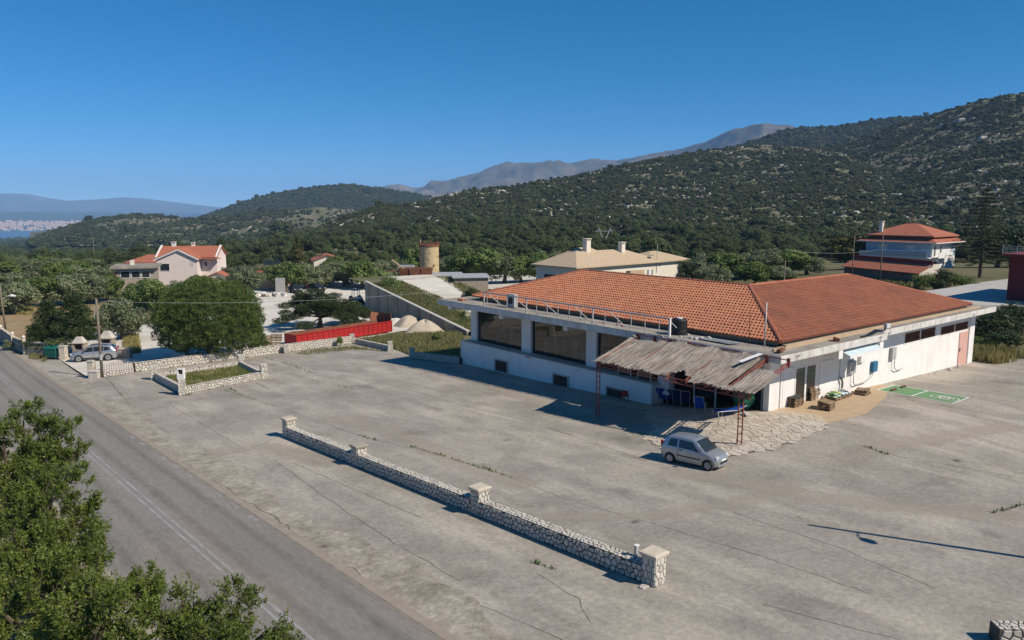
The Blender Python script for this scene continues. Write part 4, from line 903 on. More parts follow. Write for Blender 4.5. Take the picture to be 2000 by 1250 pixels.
for i in range(nu):
    for j in range(ns):
        ya, yb = Y0 + (Y1 - Y0) * i / nu, Y0 + (Y1 - Y0) * (i + 1) / nu; sa, sb = j / ns, (j + 1) / ns
        if hole((ya + yb) / 2, (sa + sb) / 2): continue
        def pt(y, s): return Vector((XF, y, ZP + .08)) + es * (s * SL) + en_ * (.06 + sag(y, s))
        base.slabpoly([pt(ya, sa), pt(ya, sb), pt(yb, sb), pt(yb, sa)], .05)
o = part('reed_mat', base, M['reed'], PERG, True); o['kind'] = 'stuff'
mb = MB(); mb.slabpoly([Vector((38.0, PR.y + 1.6, ZB - .10)), Vector((39.5, PR.y + 1.2, ZB + .26)), Vector((39.5, PR.y + 1.45, ZB + .28)), Vector((38.0, PR.y + 1.85, ZB - .08))], .03); o = link('loose_board', mb.mesh('loose_board'), M['whitepaint']); tag(o, 'loose pale board lying on top of the reed canopy near the shop corner', 'board')

# ------------------------------------------------------------------ on the flat canopy roof
FR = thing('sign_frame', 'long grey steel sign frame standing along the edge of the flat roof', 'railing', (39.95, 42.6, ZT))
mb = MB(); mb.bar((39.95, 32.45, 5.95), (39.95, 52.85, 5.95), .08); part('top_rail', mb, M['galv'], FR, True)
mb = MB(); mb.bar((39.95, 32.5, 4.95), (39.95, 52.8, 4.95), .03); part('low_rail', mb, M['galv'], FR, True)
for k, y in enumerate([52.8, 52.35] + [50.9 - i * 1.25 for i in range(15)] + [32.5]):
    big = y in (52.8, 32.5) or k in (5, 11); mb = MB(); mb.bar((39.95, y, ZT + .02), (39.95, y, 5.92 if not y == 32.5 else 6.0), .12 if y == 32.5 else (.09 if big else .04)); part('upright', mb, M['whitepaint' if y == 32.5 else 'galv'], FR, True)
for y in (52.2, 48.6, 45.1, 41.6, 38.0, 32.6): mb = MB(); mb.bar((39.95, y, 5.85), (41.35, y - .1, ZT + .05), .05); part('brace', mb, M['galv'], FR, True)
t = thing('water_tank', 'black plastic water tank on the flat roof at the end of the sign frame', 'tank', (41.2, 32.7, ZT + .03)); part('body', MB().lathe([(.50, 0), (.52, .05), (.52, .3), (.50, .33), (.52, .36), (.52, .98), (.44, 1.08)], 20), M['black'], t, smooth=False); part('lid', MB().lathe([(.2, 1.08), (.2, 1.14)], 14), M['whitepaint'], t)
t = thing('air_conditioner', 'boxy air conditioning unit on the flat roof behind the sign frame', 'machine', (41.3, 50.6, ZT + .03)); mb = MB(); mb.box(-.2, .2, -.5, .5, .05, 1.15); part('case', mb, M['greybox'], t, bevel=.02); part('fan_grille', MB().tube([(-.21, 0, .6), (-.2, 0, .6)], .32, 16), M['black'], t); mb = MB(); mb.box(-.15, .15, -.45, .45, 0, .05); part('base', mb, M['black'], t)
def rod(lab, p, h, r=.035, m='mastic'): o = link('roof_pole', MB().tube([(0, 0, 0), (0, 0, h)], r, 8).mesh('roof_pole', True), M[m]); o.location = p; tag(o, lab, 'pole'); return o
rod('taller pale pole standing on the roof at the near tile corner', (41.45, 26.35, ZT + .03), 2.75, .05); rod('thin rusty rod on the roof beside the taller pale pole', (41.5, 27.5, ZT + .03), 2.2, .025, 'rustbrown')
rod('short rusty starter bar at the middle of the tiled eave', (41.4, 41.9, ZT + .03), 1.0, .02, 'rustbrown'); rod('short rusty starter bar by the far part of the eave', (41.5, 46.6, ZT + .03), .9, .02, 'rustbrown')
# corrugated sheet and rubble
mb = MB()
for k in range(13):
    x = -.65 + k * .1; mb.add([(x, -1.6, .02), (x + .05, -1.6, .06), (x + .1, -1.6, .02), (x, 1.6, .02), (x + .05, 1.6, .06), (x + .1, 1.6, .02)], [(0, 1, 4, 3), (1, 2, 5, 4)])
o = link('corrugated_sheet', mb.mesh('corrugated_sheet'), M['galv']); o.location = (41.05, 29.6, ZT + .03); o.rotation_euler = (0, .1, -.06); tag(o, 'grey corrugated metal sheet lying below the tiled eave', 'metal sheet')
rg = random.Random(31)
def rubble(name, lab, c, n, spread, size, m, grp=None):
    for k in range(n):
        mb = MB(); s = size * rg.uniform(.5, 1.2); stone_piece(mb, [(-s, -s * .6), (s * .8, -s * .7), (s, s * .4), (-.1 * s, s * .8), (-s * .9, s * .3)], Vector((0, 0, 0)), Vector((1, 0, 0)), Vector((0, 1, 0)), Vector((0, 0, 1)), s * .8, rg)
        o = link(name, mb.mesh(name), M[m]); x, y = c[0] + rg.uniform(-1, 1) * spread[0], c[1] + rg.uniform(-1, 1) * spread[1]; o.location = (x, y, c[2] + .02); o.rotation_euler = (0, 0, rg.uniform(0, 6)); tag(o, lab, 'rubble', grp)
rubble('rubble_piece', 'one of the broken pale pieces scattered on the roof beside the water tank', (40.8, 31.2, ZT + .03), 9, (.6, .9), .14, 'mastic', 'rubble by the roof tank')
rubble('rubble_piece', 'one of the red brick pieces at the far corner of the flat roof', (41.0, 57.6, ZT + .03), 4, (.4, .7), .2, 'tile', 'red bricks at the roof corner')
rubble('rubble_piece', 'one of the loose bricks along the middle of the flat roof edge', (40.8, 38.2, ZT + .03), 3, (.3, 1.4), .14, 'housetile', 'loose bricks on the roof edge')
def flatbox(name, lab, cat, c, s, rz=0, m='rustbrown', tilt=(0, 0)):
    mb = MB(); mb.box(-s[0] / 2, s[0] / 2, -s[1] / 2, s[1] / 2, 0, s[2]); o = link(name, mb.mesh(name), M[m]); o.location = c; o.rotation_euler = (tilt[0], tilt[1], rz); b = o.modifiers.new('bevel', 'BEVEL'); b.width = .012; b.segments = 2; tag(o, lab, cat); return o
flatbox('floodlight_case', 'rusty brown floodlight case on the near corner of the flat roof', 'lamp', (40.6, 24.7, ZT + .12), (.9, .25, .16), .25)
flatbox('ridge_tile', 'broken brown tile piece tipped on the flat roof edge of the side wall', 'tile', (46.9, 24.7, ZT + .04), (.55, .4, .22), .5, 'rustbrown', (.3, .1))
flatbox('roofing_sheet', 'dark torn roofing panel lifting from the side canopy where it steps', 'roofing sheet', (51.6, 24.6, ZT + .08), (1.9, .35, .05), .12, 'black', (0, -.1)); flatbox('roofing_sheet', 'second dark strip of torn roofing below the lifted panel', 'roofing sheet', (50.2, 24.35, ZT + .06), (1.5, .2, .04), .05, 'black')
t = thing('floodlight', 'small grey floodlight on the side fascia where the canopy steps', 'lamp', (53.0, 24.4, ZT + .12)); mb = MB(); mb.box(-.28, .28, -.18, .02, .18, .52); part('head', mb, M['galv'], t, bevel=.02); mb = MB(); mb.box(-.03, .03, 0, .1, 0, .3); part('bracket', mb, M['black'], t); mb = MB(); mb.box(-.24, .24, -.2, -.18, .22, .48); part('lens', mb, M['lamp'], t)
for (p, lab) in (((40.05, 55.5, ZS - .12), 'left white tube lamp under the canopy at the far window'), ((40.05, 54.3, ZS - .08), 'right white tube lamp under the canopy at the far window')):
    t = thing('tube_lamp', lab, 'lamp', p); part('tube', MB().tube([(-.0, -.42, 0), (0, .42, 0)], .05, 8), M['whitepaint'], t); mb = MB(); mb.box(-.03, .03, -.3, .3, .05, .12); part('bracket', mb, M['galv'], t)

# ------------------------------------------------------------------ chairs under the canopy
def lounge_chair(label, fab, loc, rz, group='folding beach chairs under the reed canopy'):
    t = thing('beach_chair', label, 'chair', loc, rz, group); f = M[fab]; w = .28
    mb = MB(); mb.slabpoly([(-w, -.25, .38), (w, -.25, .38), (w, .28, .33), (-w, .28, .33)], .02); part('seat', mb, f, t)
    mb = MB(); mb.slabpoly([(-w, .28, .34), (w, .28, .34), (w, .62, 1.12), (-w, .62, 1.12)], .02); part('backrest', mb, f, t)
    for s in (-1, 1):
        x = s * (w + .03); part('side_frame', MB().tube([(x, -.3, .39), (x, .28, .34), (x, .64, 1.16)], .016, 6), M['whitepaint'], t); part('armrest', MB().tube([(x, -.28, .60), (x, .42, .64)], .022, 6), M['whitepaint'], t)
        part('leg', MB().tube([(x, -.28, .60), (x, .30, 0)], .014, 6), M['whitepaint'], t); part('leg', MB().tube([(x, .36, .5), (x, -.26, 0)], .014, 6), M['whitepaint'], t)
    part('cross_bar', MB().tube([(-w - .03, -.3, .39), (w + .03, -.3, .39)], .014, 6), M['whitepaint'], t); part('cross_bar', MB().tube([(-w - .03, .64, 1.16), (w + .03, .64, 1.16)], .014, 6), M['whitepaint'], t); return t
first = None
for (px, py, rz, fab, lab) in ((1283, 785, 2.3, 'bluefab', 'leftmost blue beach chair at the end of the shop plinth'), (1296, 786, 2.1, 'bluefab', 'second blue beach chair from the left beside the plinth'), (1311, 788, 2.2, 'navyfab', 'navy beach chair in the middle of the shaded row'),
                               (1324, 790, 2.0, 'navyfab', 'navy beach chair right of the middle of the shaded row'), (1338, 793, 2.2, 'navyfab', 'rightmost navy beach chair of the shaded row'), (1368, 806, 2.0, 'bluefab', 'single blue beach chair standing alone behind the sunbed')):
    p = hit(px, py); lounge_chair(lab, fab, (p.x, p.y, p.z + .04), rz)
p = hit(1263, 778); t = thing('plastic_chair', 'red plastic chair at the end of the shop plinth', 'chair', (min(p.x, 40.4), p.y + .3, p.z + .02), 2.2)
mb = MB(); mb.box(-.24, .24, -.22, .24, .42, .45); part('seat', mb, M['redplas'], t, bevel=.01); mb = MB(); mb.slabpoly([(-.24, .24, .45), (.24, .24, .45), (.22, .34, .88), (-.22, .34, .88)], .025); part('backrest', mb, M['redplas'], t)
for sx in (-.2, .2):
    for sy in (-.18, .2): part('leg', MB().bar((sx, sy, .42), (sx * 1.15, sy * 1.15, 0), .035), M['redplas'], t)
p = hit(1424, 812); t = thing('sunbed', 'bright blue sunbed with white frame at the sunny edge of the canopy', 'sunbed', (p.x, p.y, p.z + .04), -HEAD + .25)
mb = MB(); mb.slabpoly([(-1.0, -.3, .36), (.35, -.3, .36), (.35, .3, .36), (-1.0, .3, .36)], .03); part('mattress_sling', mb, M['bluefab'], t)
mb = MB(); mb.slabpoly([(.35, -.3, .36), (.98, -.3, .62), (.98, .3, .62), (.35, .3, .36)], .03); part('backrest', mb, M['bluefab'], t)
for s in (-1, 1):
    part('side_rail', MB().tube([(-1.02, s * .33, .35), (.36, s * .33, .35), (1.0, s * .33, .63)], .018, 6), M['whitepaint'], t)
    for x in (-.8, .7): part('leg', MB().tube([(x - .16, s * .33, .35), (x - .1, s * .33, .0), (x + .1, s * .33, .0), (x + .16, s * .33, .35)], .016, 6), M['whitepaint'], t)
# bundle of green net by the shop corner
p = Vector((40.9, 27.3, g(40.9, 27.3))); t = thing('net_bundle', 'bundle of green plastic netting hung at the shop corner under the reed', 'netting', (p.x, p.y, p.z + .95)); mb = MB(); rg = random.Random(8)
bm = bmesh.new(); bmesh.ops.create_icosphere(bm, subdivisions=3, radius=.6)
for v in bm.verts: v.co *= 1 + .22 * math.sin(v.co.x * 9 + 1) * math.sin(v.co.y * 8) * math.cos(v.co.z * 7) + rg.uniform(-.05, .05); v.co.z *= 1.05
me = bpy.data.meshes.new('net'); bm.to_mesh(me); bm.free(); part('fold', me, M['greennet'], t); o = part('strands', me.copy(), M['greennet'], t); o.scale = (1.08,) * 3; wf = o.modifiers.new('wire', 'WIREFRAME'); wf.thickness = .02
part('hanger', MB().tube([(0, 0, .5), (.2, 0, 1.4)], .02, 6), M['black'], t)
flatbox('parasol_base', 'low pale concrete block on the paving beside the shop corner', 'block', (39.9, 26.3, g(39.9, 26.3) + .03), (.9, .35, .12), .8, 'mastic')

# ------------------------------------------------------------------ pallets and sacks by the side wall
PM = {}
def pallet(label, loc, rz, tilt=(0, 0), group='wooden pallets by the side wall'):
    t = thing('pallet', label, 'pallet', loc, rz, group); t.rotation_euler = (tilt[0], tilt[1], rz)
    if not PM:
        b = MB(); b.box(-.6, .6, -.05, .05, 0, .02); PM['board'] = b.mesh('board'); b = MB(); b.box(-.05, .05, -.4, .4, 0, .022); PM['bearer'] = b.mesh('bearer'); b = MB(); b.box(-.07, .07, -.05, .05, 0, .085); PM['block'] = b.mesh('block')
    for k in range(6): o = part('deck_board', PM['board'], M['wood'], t); o.location = (0, -.35 + k * .14, .127)
    for x in (-.53, 0, .53):
        o = part('bearer', PM['bearer'], M['wood'], t); o.location = (x, 0, .105)
        for y in (-.34, 0, .34): o = part('block', PM['block'], M['wood'], t); o.location = (x, y, .02)
    for y in (-.34, 0, .34): o = part('bottom_board', PM['board'], M['wood'], t); o.location = (0, y, 0)
    return t
rg = random.Random(14)
def stack(px, py, n, rz, what):
    p = hit(px, py); z = p.z + .035; ords = ['lowest', 'second', 'third', 'fourth', 'fifth', 'sixth', 'seventh']
    for k in range(n): pallet(f'{ords[k] if k < n - 1 else "topmost"} wooden pallet of the {what}', (p.x + rg.uniform(-.04, .04), p.y + rg.uniform(-.04, .04), z + k * .152), rz + rg.uniform(-.05, .05))
    return p, z + n * .152
p, z = stack(1550, 793, 4, .1, 'mat-covered stack at the shop corner'); flatbox('rubber_mat', 'black rubber mat lying on the pallet stack at the shop corner', 'mat', (p.x, p.y, z), (1.25, .9, .02), .1, 'blackmat')
stack(1581, 781, 6, .05, 'tall stack in front of the glass door')
p = hit(1616, 800)
for k in range(3): pallet(['lowest', 'middle', 'topmost'][k] + ' of the three pallets leaning askew in front of the sacks', (p.x, p.y + .1, p.z + .09 + k * .152), .25, (.16, .04))
p = hit(1684, 770); pallet('lone worn pallet lying beside the vine stem', (p.x, p.y, p.z + .03), .15, (.05, .0)); pallet('broken pallet on top of the lone worn one', (p.x + .1, p.y + .05, p.z + .2), .3, (-.05, .03))
p = hit(1640, 778); pallet('pallet that carries the row of sacks', (p.x - .55, p.y + .05, p.z + .03), .1); pallet('second pallet under the row of sacks nearer the vine stem', (p.x + .75, p.y + .15, p.z + .03), .1)
bm = bmesh.new(); bmesh.ops.create_cube(bm, size=1); bmesh.ops.subdivide_edges(bm, edges=bm.edges[:], cuts=3, use_grid_fill=True)
for v in bm.verts:
    x, y, z = v.co * 2; r_ = (1 - .16 * y * y) * (1 - .12 * z * z); v.co = Vector((x * .36 * r_, y * .24 * (1 - .10 * x * x), z * .09 * (1 - .45 * x * x) * (1 - .35 * y * y)))
sack_me = bpy.data.meshes.new('sack'); bm.to_mesh(sack_me); bm.free(); sack_me.shade_smooth()
for k, (dx, dy, dz, m, lab) in enumerate(((-.95, 0, 0, 'bagg', 'green and white sack at the near end of the sack row'), (-.9, .05, .17, 'bagg', 'green sack lying on top at the near end of the row'), (-.45, .1, 0, 'bagb', 'blue and white sack next to the green ones'), (-.4, .08, .17, 'baglime', 'lime green sack on top next to the green ones'),
                                     (.1, .1, 0, 'bagb', 'blue and white sack in the middle of the row'), (.55, .12, 0, 'bagb', 'blue and white sack right of the middle of the row'), (1.0, .15, 0, 'bagb', 'blue and white sack at the far end of the row'), (.75, .14, .16, 'whiteren', 'plain white sack lying on top at the far end'))):
    o = link('sack', sack_me.copy(), M[m]); o.location = (p.x + dx, p.y + dy, p.z + .28 + dz); o.rotation_euler = (.05 * k % .2, .03, 1.5 + .2 * math.sin(k * 2)); tag(o, lab, 'sack', 'sacks stacked on pallets by the side wall')
rubble('rubble_piece', 'one of the small stones along the foot of the side wall near the pink door', (66.5, 25.4, g(66.5, 25.4)), 9, (3.0, .3), .16, 'mastic', 'stones at the foot of the side wall')

# ------------------------------------------------------------------ green parking bay
B0, B1, B2, B3 = [hit(*q) for q in ((1712, 762), (1746, 752), (1894, 777), (1860, 789))]
bx = ((B3 - B0) + (B2 - B1)) / 2; by = ((B1 - B0) + (B2 - B3)) / 2
def bay(u, v): p = B0 + bx * u + by * v; return p
def bpoly(name, uvs, dz, m): return sheet(name, [(bay(u, v).x, bay(u, v).y) for u, v in uvs], dz, M[m], .8)
bay_o = struct(bpoly('charging_bay', [(0, 0), (1, 0), (1, 1), (0, 1)], .018, 'greenbay'))
bw, bh = bx.length, by.length; LW = .10
def bline(u0, v0, u1, v1): o = bpoly('bay_line', [(u0, v0), (u1, v0), (u1, v1), (u0, v1)], .024, 'whitepaint'); o.parent = bay_o
a, b = LW / bw, LW / bh
bline(0, 0, 1, b); bline(0, 1 - b, 1, 1); bline(0, b, a, 1 - b); bline(1 - a, b, 1, 1 - b); bline(.46, b, .46 + a, 1 - b)
def ring(cu, cv, r, w, a0=0, a1=2 * math.pi, n=28):
    P = []
    for k in range(n + 1):
        t_ = a0 + (a1 - a0) * k / n; row = []
        for q in (r - w / 2, r + w / 2): p = bay(cu, cv) + bx.normalized() * (q * math.cos(t_)) + by.normalized() * (q * math.sin(t_)); row.append((p.x, p.y, g(p.x, p.y) + .026))
        P.append(row)
    o = grid_mesh('bay_emblem', P, M['whitepaint'], False); o.parent = bay_o
for cu in (.735, .845):
    ring(cu, .5, .60, .07); ring(cu, .5, .30, .06, -.6, 2.2, 12)
    p0 = bay(cu, .5); ux, uy = bx.normalized(), by.normalized()
    for (x0_, y0_, x1_, y1_) in ((-.3, -.05, .1, .03), (.0, -.35, .08, .2), (-.2, .12, .2, .2)):
        q = [p0 + ux * X_ + uy * Y_ for X_, Y_ in ((x0_, y0_), (x1_, y0_), (x1_, y1_), (x0_, y1_))]; o = sheet('bay_emblem', [(v.x, v.y) for v in q], .026, M['whitepaint'], 1.0); o.parent = bay_o
for (px, py, lab) in ((1745, 763, 'brown wheel stop nearer the camera on the green bay'), (1764, 757, 'brown wheel stop nearer the wall on the green bay')):
    p = hit(px, py); flatbox('wheel_stop', lab, 'wheel stop', (p.x, p.y, p.z + .02), (.7, .16, .12), math.atan2(by.y, by.x), 'brownlat')

# ------------------------------------------------------------------ cars
def smooth_curve(xs, ys, x):
    """monotone-ish smooth interpolation"""
    x = np.asarray(x, float); xs = np.asarray(xs, float); ys = np.asarray(ys, float); d = np.gradient(ys, xs)
    i = np.clip(np.searchsorted(xs, x) - 1, 0, len(xs) - 2); h = xs[i + 1] - xs[i]; t = np.clip((x - xs[i]) / h, 0, 1)
    return (2 * t ** 3 - 3 * t ** 2 + 1) * ys[i] + (t ** 3 - 2 * t ** 2 + t) * h * d[i] * .6 + (-2 * t ** 3 + 3 * t ** 2) * ys[i + 1] + (t ** 3 - t ** 2) * h * d[i + 1] * .6
def car(name, label, loc, rz, S):
    """S: shape tables along the length (x forward)"""
    t = thing(name, label, 'car', loc, rz); body = M[S['paint']]; n = 64
    X = np.linspace(S['x0'], S['x1'], n); zt = smooth_curve(*S['top'], X); zb = np.minimum(smooth_curve(*S['belt'], X), zt - .035); zl = np.interp(X, *S['low']); W = smooth_curve(*S['half'], X); Wr = np.interp(X, *S['roofhalf'])
    def prof(i):
        z0, z1, z2, w, wr = zl[i], zb[i], zt[i], W[i], min(Wr[i], W[i] - .02); cab = max(0.0, (z2 - z1 - .06)) / .5; out = []
        for f in (0, .12, .35, .6, .82, 1.0): z = z0 + (z1 - z0) * f; out.append((w * (1 - .075 * (1 - f) ** 3 - .035 * max(0, f - .45) ** 2 * 3), z))
        wb = out[-1][0]
        for f in (.3, .6, .82, .94, 1.0): out.append((wb + (wr - wb) * (f if f < .9 else f * (1 + (f - .9) * 1.0)), z1 + (z2 - z1) * (f if f < .9 else .9 + (f - .9) * .6)))
        out.append((out[-1][0] * .6, z2 - .006)); out.append((0, z2)); return out
    rings = [prof(i) for i in range(n)]; m = len(rings[0]); mb = MB(); full = []
    for i in range(n):
        r_ = [(X[i], -y, z) for y, z in rings[i]] + [(X[i], y, z) for y, z in rings[i][-2::-1]]; full.append(r_)
    k = len(full[0]); vs = [q for r_ in full for q in r_]; fs = []
    for i in range(n - 1):
        for j in range(k - 1): fs.append((i * k + j, (i + 1) * k + j, (i + 1) * k + j + 1, i * k + j + 1))
        fs.append((i * k + k - 1, (i + 1) * k + k - 1, (i + 1) * k, i * k))
    fs += [tuple(range(k)), tuple(range(n * k - 1, (n - 1) * k - 1, -1))]; mb.add(vs, fs); bo = part('body', mb, body, t, smooth=True)
    md = bo.modifiers.new('edges', 'EDGE_SPLIT'); md.split_angle = rad(48)
    def ysurf(x, z):
        i = int(np.clip(np.searchsorted(X, x), 0, n - 1)); r_ = rings[i]; zs = [q[1] for q in r_[:11]]; return float(np.interp(z, zs, [q[0] for q in r_[:11]]))
    def side_patch(nm, poly, m_, par=None, off=.008, steps=6, label=None):
        for s in (-1, 1):
            V = []
            # poly: four corner points (x,z); bilinear patch on the body side
            A, B, C, D = [np.array(q) for q in poly]
            P = [[None] * (steps + 1) for _ in range(steps + 1)]
            for i in range(steps + 1):
                for j in range(steps + 1):
                    u, v = i / steps, j / steps; q = A * (1 - u) * (1 - v) + B * u * (1 - v) + C * u * v + D * (1 - u) * v; P[i][j] = (q[0], s * (ysurf(q[0], q[1]) + off), q[1])
            me = MB(); kk = steps + 1; me.add([P[i][j] for i in range(kk) for j in range(kk)], [(i * kk + j, (i + 1) * kk + j, (i + 1) * kk + j + 1, i * kk + j + 1) for i in range(steps) for j in range(steps)]); part(nm, me, M[m_], par or t, smooth=True)
    def top_patch(nm, xa, xb, fa, fb, m_, off=.008):
        P = []; xs_ = np.linspace(xa, xb, 10); me = MB()
        for a_, x in enumerate(xs_):
            i = int(np.clip(np.searchsorted(X, x), 1, n - 1)); f = (x - X[i - 1]) / (X[i] - X[i - 1]); z = zt[i - 1] * (1 - f) + zt[i] * f; w = (Wr[i - 1] * (1 - f) + Wr[i] * f) * (fa + (fb - fa) * a_ / 9)
            for b_ in range(9): yy = -1 + b_ / 4; P.append((x, yy * w, z + off - .012 * yy * yy))
        me.add(P, [(a_ * 9 + b_, (a_ + 1) * 9 + b_, (a_ + 1) * 9 + b_ + 1, a_ * 9 + b_ + 1) for a_ in range(9) for b_ in range(8)]); part(nm, me, M[m_], t, smooth=True)
    for nm, poly, m_ in S['sides']: side_patch(nm, poly, m_)
    for nm, xa, xb, fa, fb, m_ in S['tops']: top_patch(nm, xa, xb, fa, fb, m_)
    R = S['wheel']
    for x in S['axles']:
        for s in (-1, 1):
            w = float(np.interp(x, X, W)); arch = MB(); pts = [(x + (R + .07) * math.cos(a_), (R + .07) * math.sin(a_) + R - .02) for a_ in np.linspace(-.25, math.pi + .25, 20)]
            pts = [(px_, max(pz, .12)) for px_, pz in pts]; arch.add([(px_, s * (ysurf(px_, max(pz, zl[0] + .02)) + .012), pz) for px_, pz in pts] + [(x, s * (w - .02), R)], [(i, i + 1, len(pts)) for i in range(len(pts) - 1)]); part('wheel_arch', arch, M['black'], t)
            wl = part('wheel', MB().tube([(x, s * (w - .17), R), (x, s * (w - .02), R), (x, s * (w + .018), R)], [R, R, R * .93], 28), M['rubber'], t)
            part('rim', MB().tube([(x, s * (w + .0), R), (x, s * (w + .026), R), (x, s * (w + .034), R)], [R * .66, R * .64, R * .5], 22), M['hub'], wl)
            sp_ = MB()
            for a_ in range(S.get('spokes', 6)):
                an = a_ * 2 * math.pi / S.get('spokes', 6); sp_.bar((x + R * .12 * math.cos(an), s * (w + .036), R + R * .12 * math.sin(an)), (x + R * .5 * math.cos(an), s * (w + .036), R + R * .5 * math.sin(an)), R * .10, .01, up=(0, 1, 0))
            part('spokes', sp_, M['black' if S.get('dark') else 'hub'], wl)
    ww = float(np.interp(S['mirror'][0], X, W))
    for s in (-1, 1):
        mb = MB(); mx, mz = S['mirror']; mb.box(mx - .06, mx + .08, min(s * ww, s * (ww + .18)), max(s * ww, s * (ww + .18)), mz, mz + .13); part('mirror', mb, M['black'], t, bevel=.03)
    for nm, (xa, ya, za), (xb, yb, zb_), m_ in S['boxes']:
        mb = MB(); mb.box(xa, xb, ya, yb, za, zb_); part(nm, mb, M[m_], t, bevel=.015)
        if ya * yb > 0 and nm in ('headlight', 'tail_light', 'fog_light'): mb = MB(); mb.box(xa, xb, -yb, -ya, za, zb_); part(nm, mb, M[m_], t, bevel=.015)
    return t
HATCH = dict(paint='silver', x0=-1.66, x1=1.66, wheel=.275, axles=(-1.03, 1.17), spokes=8,
    top=([-1.66, -1.62, -1.52, -1.30, -1.05, -.6, 0, .30, .45, .72, .98, 1.15, 1.4, 1.56, 1.62, 1.66], [.80, .95, 1.10, 1.36, 1.42, 1.45, 1.44, 1.40, 1.33, 1.10, .91, .87, .80, .72, .66, .55]),
    belt=([-1.66, -1.3, 0, .9, 1.2, 1.66], [.86, .90, .86, .84, .80, .5]), low=([-1.66, -1.5, 1.45, 1.66], [.32, .20, .20, .26]),
    half=([-1.66, -1.6, -1.4, -.8, .8, 1.3, 1.5, 1.6, 1.66], [.60, .66, .73, .755, .755, .73, .66, .56, .46]), roofhalf=([-1.66, -1.3, 0, .5, 1.0, 1.5, 1.66], [.52, .53, .56, .57, .64, .58, .40]),
    sides=[('window', ((-1.18, .95), (-.62, .92), (-.62, 1.33), (-1.06, 1.30)), 'carglass'), ('window', ((-.52, .92), (.62, .89), (.26, 1.30), (-.52, 1.33)), 'carglass'), ('door_strip', ((-.62, .50), (.75, .47), (.75, .53), (-.62, .56)), 'black'), ('door_gap', ((-.575, .30), (-.56, .30), (-.56, .90), (-.575, .90)), 'black'), ('door_handle', ((-.48, .80), (-.30, .79), (-.30, .85), (-.48, .86)), 'black')],
    tops=[('windscreen', .40, .97, .92, .97, 'carglass'), ('rear_window', -1.56, -1.32, .82, .86, 'carglass'), ('wiper_panel', .985, 1.02, .95, .95, 'black')],
    mirror=(.62, .92), boxes=[('headlight', (1.44, .36, .58), (1.60, .60, .74), 'lamp'), ('tail_light', (-1.63, .52, .80), (-1.55, .66, 1.12), 'redlens'), ('grille', (1.62, -.38, .33), (1.672, .38, .44), 'black'), ('number_plate', (1.66, -.22, .46), (1.685, .22, .56), 'whitepaint'), ('bumper', (1.55, -.5, .20), (1.668, .5, .30), 'silver'), ('aerial', (.1, -.01, 1.44), (.14, .01, 1.49), 'black')])
a, b = hit(1308, 903), hit(1380, 918.5); hd = Vector((b.x - a.x, b.y - a.y, 0)).normalized(); lf = Vector((-hd.y, hd.x, 0)); mid = (a + b) / 2 + lf * .68
c_ = car('hatchback_car', 'small silver three-door hatchback parked in front of the paved entrance', (mid.x, mid.y, g(mid.x, mid.y) + .0), math.atan2(hd.y, hd.x), HATCH)
c_.rotation_euler.y = -math.atan2(b.z - a.z, (b - a).length)
SUV = dict(paint='silver2', x0=-2.2, x1=2.2, wheel=.36, axles=(-1.32, 1.38), spokes=5, dark=True,
    top=([-2.2, -2.12, -1.95, -1.6, -1.2, -.5, .1, .4, .75, 1.1, 1.4, 1.8, 2.05, 2.15, 2.2], [.9, 1.1, 1.28, 1.55, 1.62, 1.655, 1.64, 1.58, 1.34, 1.12, 1.06, 1.0, .93, .82, .6]),
    belt=([-2.2, -1.6, 0, 1.0, 1.5, 2.2], [1.0, 1.08, 1.0, .98, .95, .55]), low=([-2.2, -2.0, 2.0, 2.2], [.42, .26, .26, .34]),
    half=([-2.2, -2.1, -1.8, -1, 1, 1.7, 2.0, 2.15, 2.2], [.74, .82, .90, .93, .93, .90, .82, .70, .6]), roofhalf=([-2.2, -1.6, 0, .5, 1.1, 1.8, 2.2], [.62, .64, .68, .70, .80, .76, .5]),
    sides=[('window', ((-1.55, 1.14), (-.98, 1.06), (-.98, 1.46), (-1.35, 1.42)), 'darkglass'), ('window', ((-.92, 1.06), (-.02, 1.03), (-.02, 1.50), (-.92, 1.50)), 'darkglass'), ('window', ((.04, 1.03), (.92, 1.01), (.50, 1.42), (.04, 1.50)), 'darkglass'), ('sill', ((-.95, .28), (.95, .28), (.95, .42), (-.95, .42)), 'black'), ('door_gap', ((-.02, .42), (0, .42), (0, 1.02), (-.02, 1.02)), 'black')],
    tops=[('windscreen', .42, 1.08, .92, .96, 'darkglass'), ('rear_window', -1.98, -1.62, .85, .88, 'darkglass')], mirror=(.85, 1.04),
    boxes=[('headlight', (1.98, .5, .76), (2.14, .78, .88), 'lamp'), ('tail_light', (-2.17, .62, .95), (-2.05, .85, 1.28), 'redlens'), ('grille', (2.12, -.45, .55), (2.215, .45, .8), 'black'), ('roof_rail', (-1.4, .60, 1.63), (.1, .64, 1.69), 'black')])
a, b = hit(210.5, 704), hit(156.5, 707); hd = Vector((b.x - a.x, b.y - a.y, 0)).normalized(); lf = Vector((-hd.y, hd.x, 0)); mid = (a + b) / 2 - lf * .85
if depth_of(mid) < depth_of((a + b) / 2): mid = (a + b) / 2 + lf * .85
car('suv_car', 'silver grey crossover parked by the stone barbecues', (mid.x, mid.y, g(mid.x, mid.y)), math.atan2(hd.y, hd.x), SUV)
DARK = dict(SUV); DARK.update(paint='darkcar')
p = hit(578, 571); car('estate_car', 'dark car with a pale bonnet parked under the olive trees, left of the pair', p, -HEAD + rad(-62), DARK)
p = hit(618, 569); car('estate_car', 'black car parked under the olive trees, right of the pair', p, -HEAD + rad(-40), DARK)

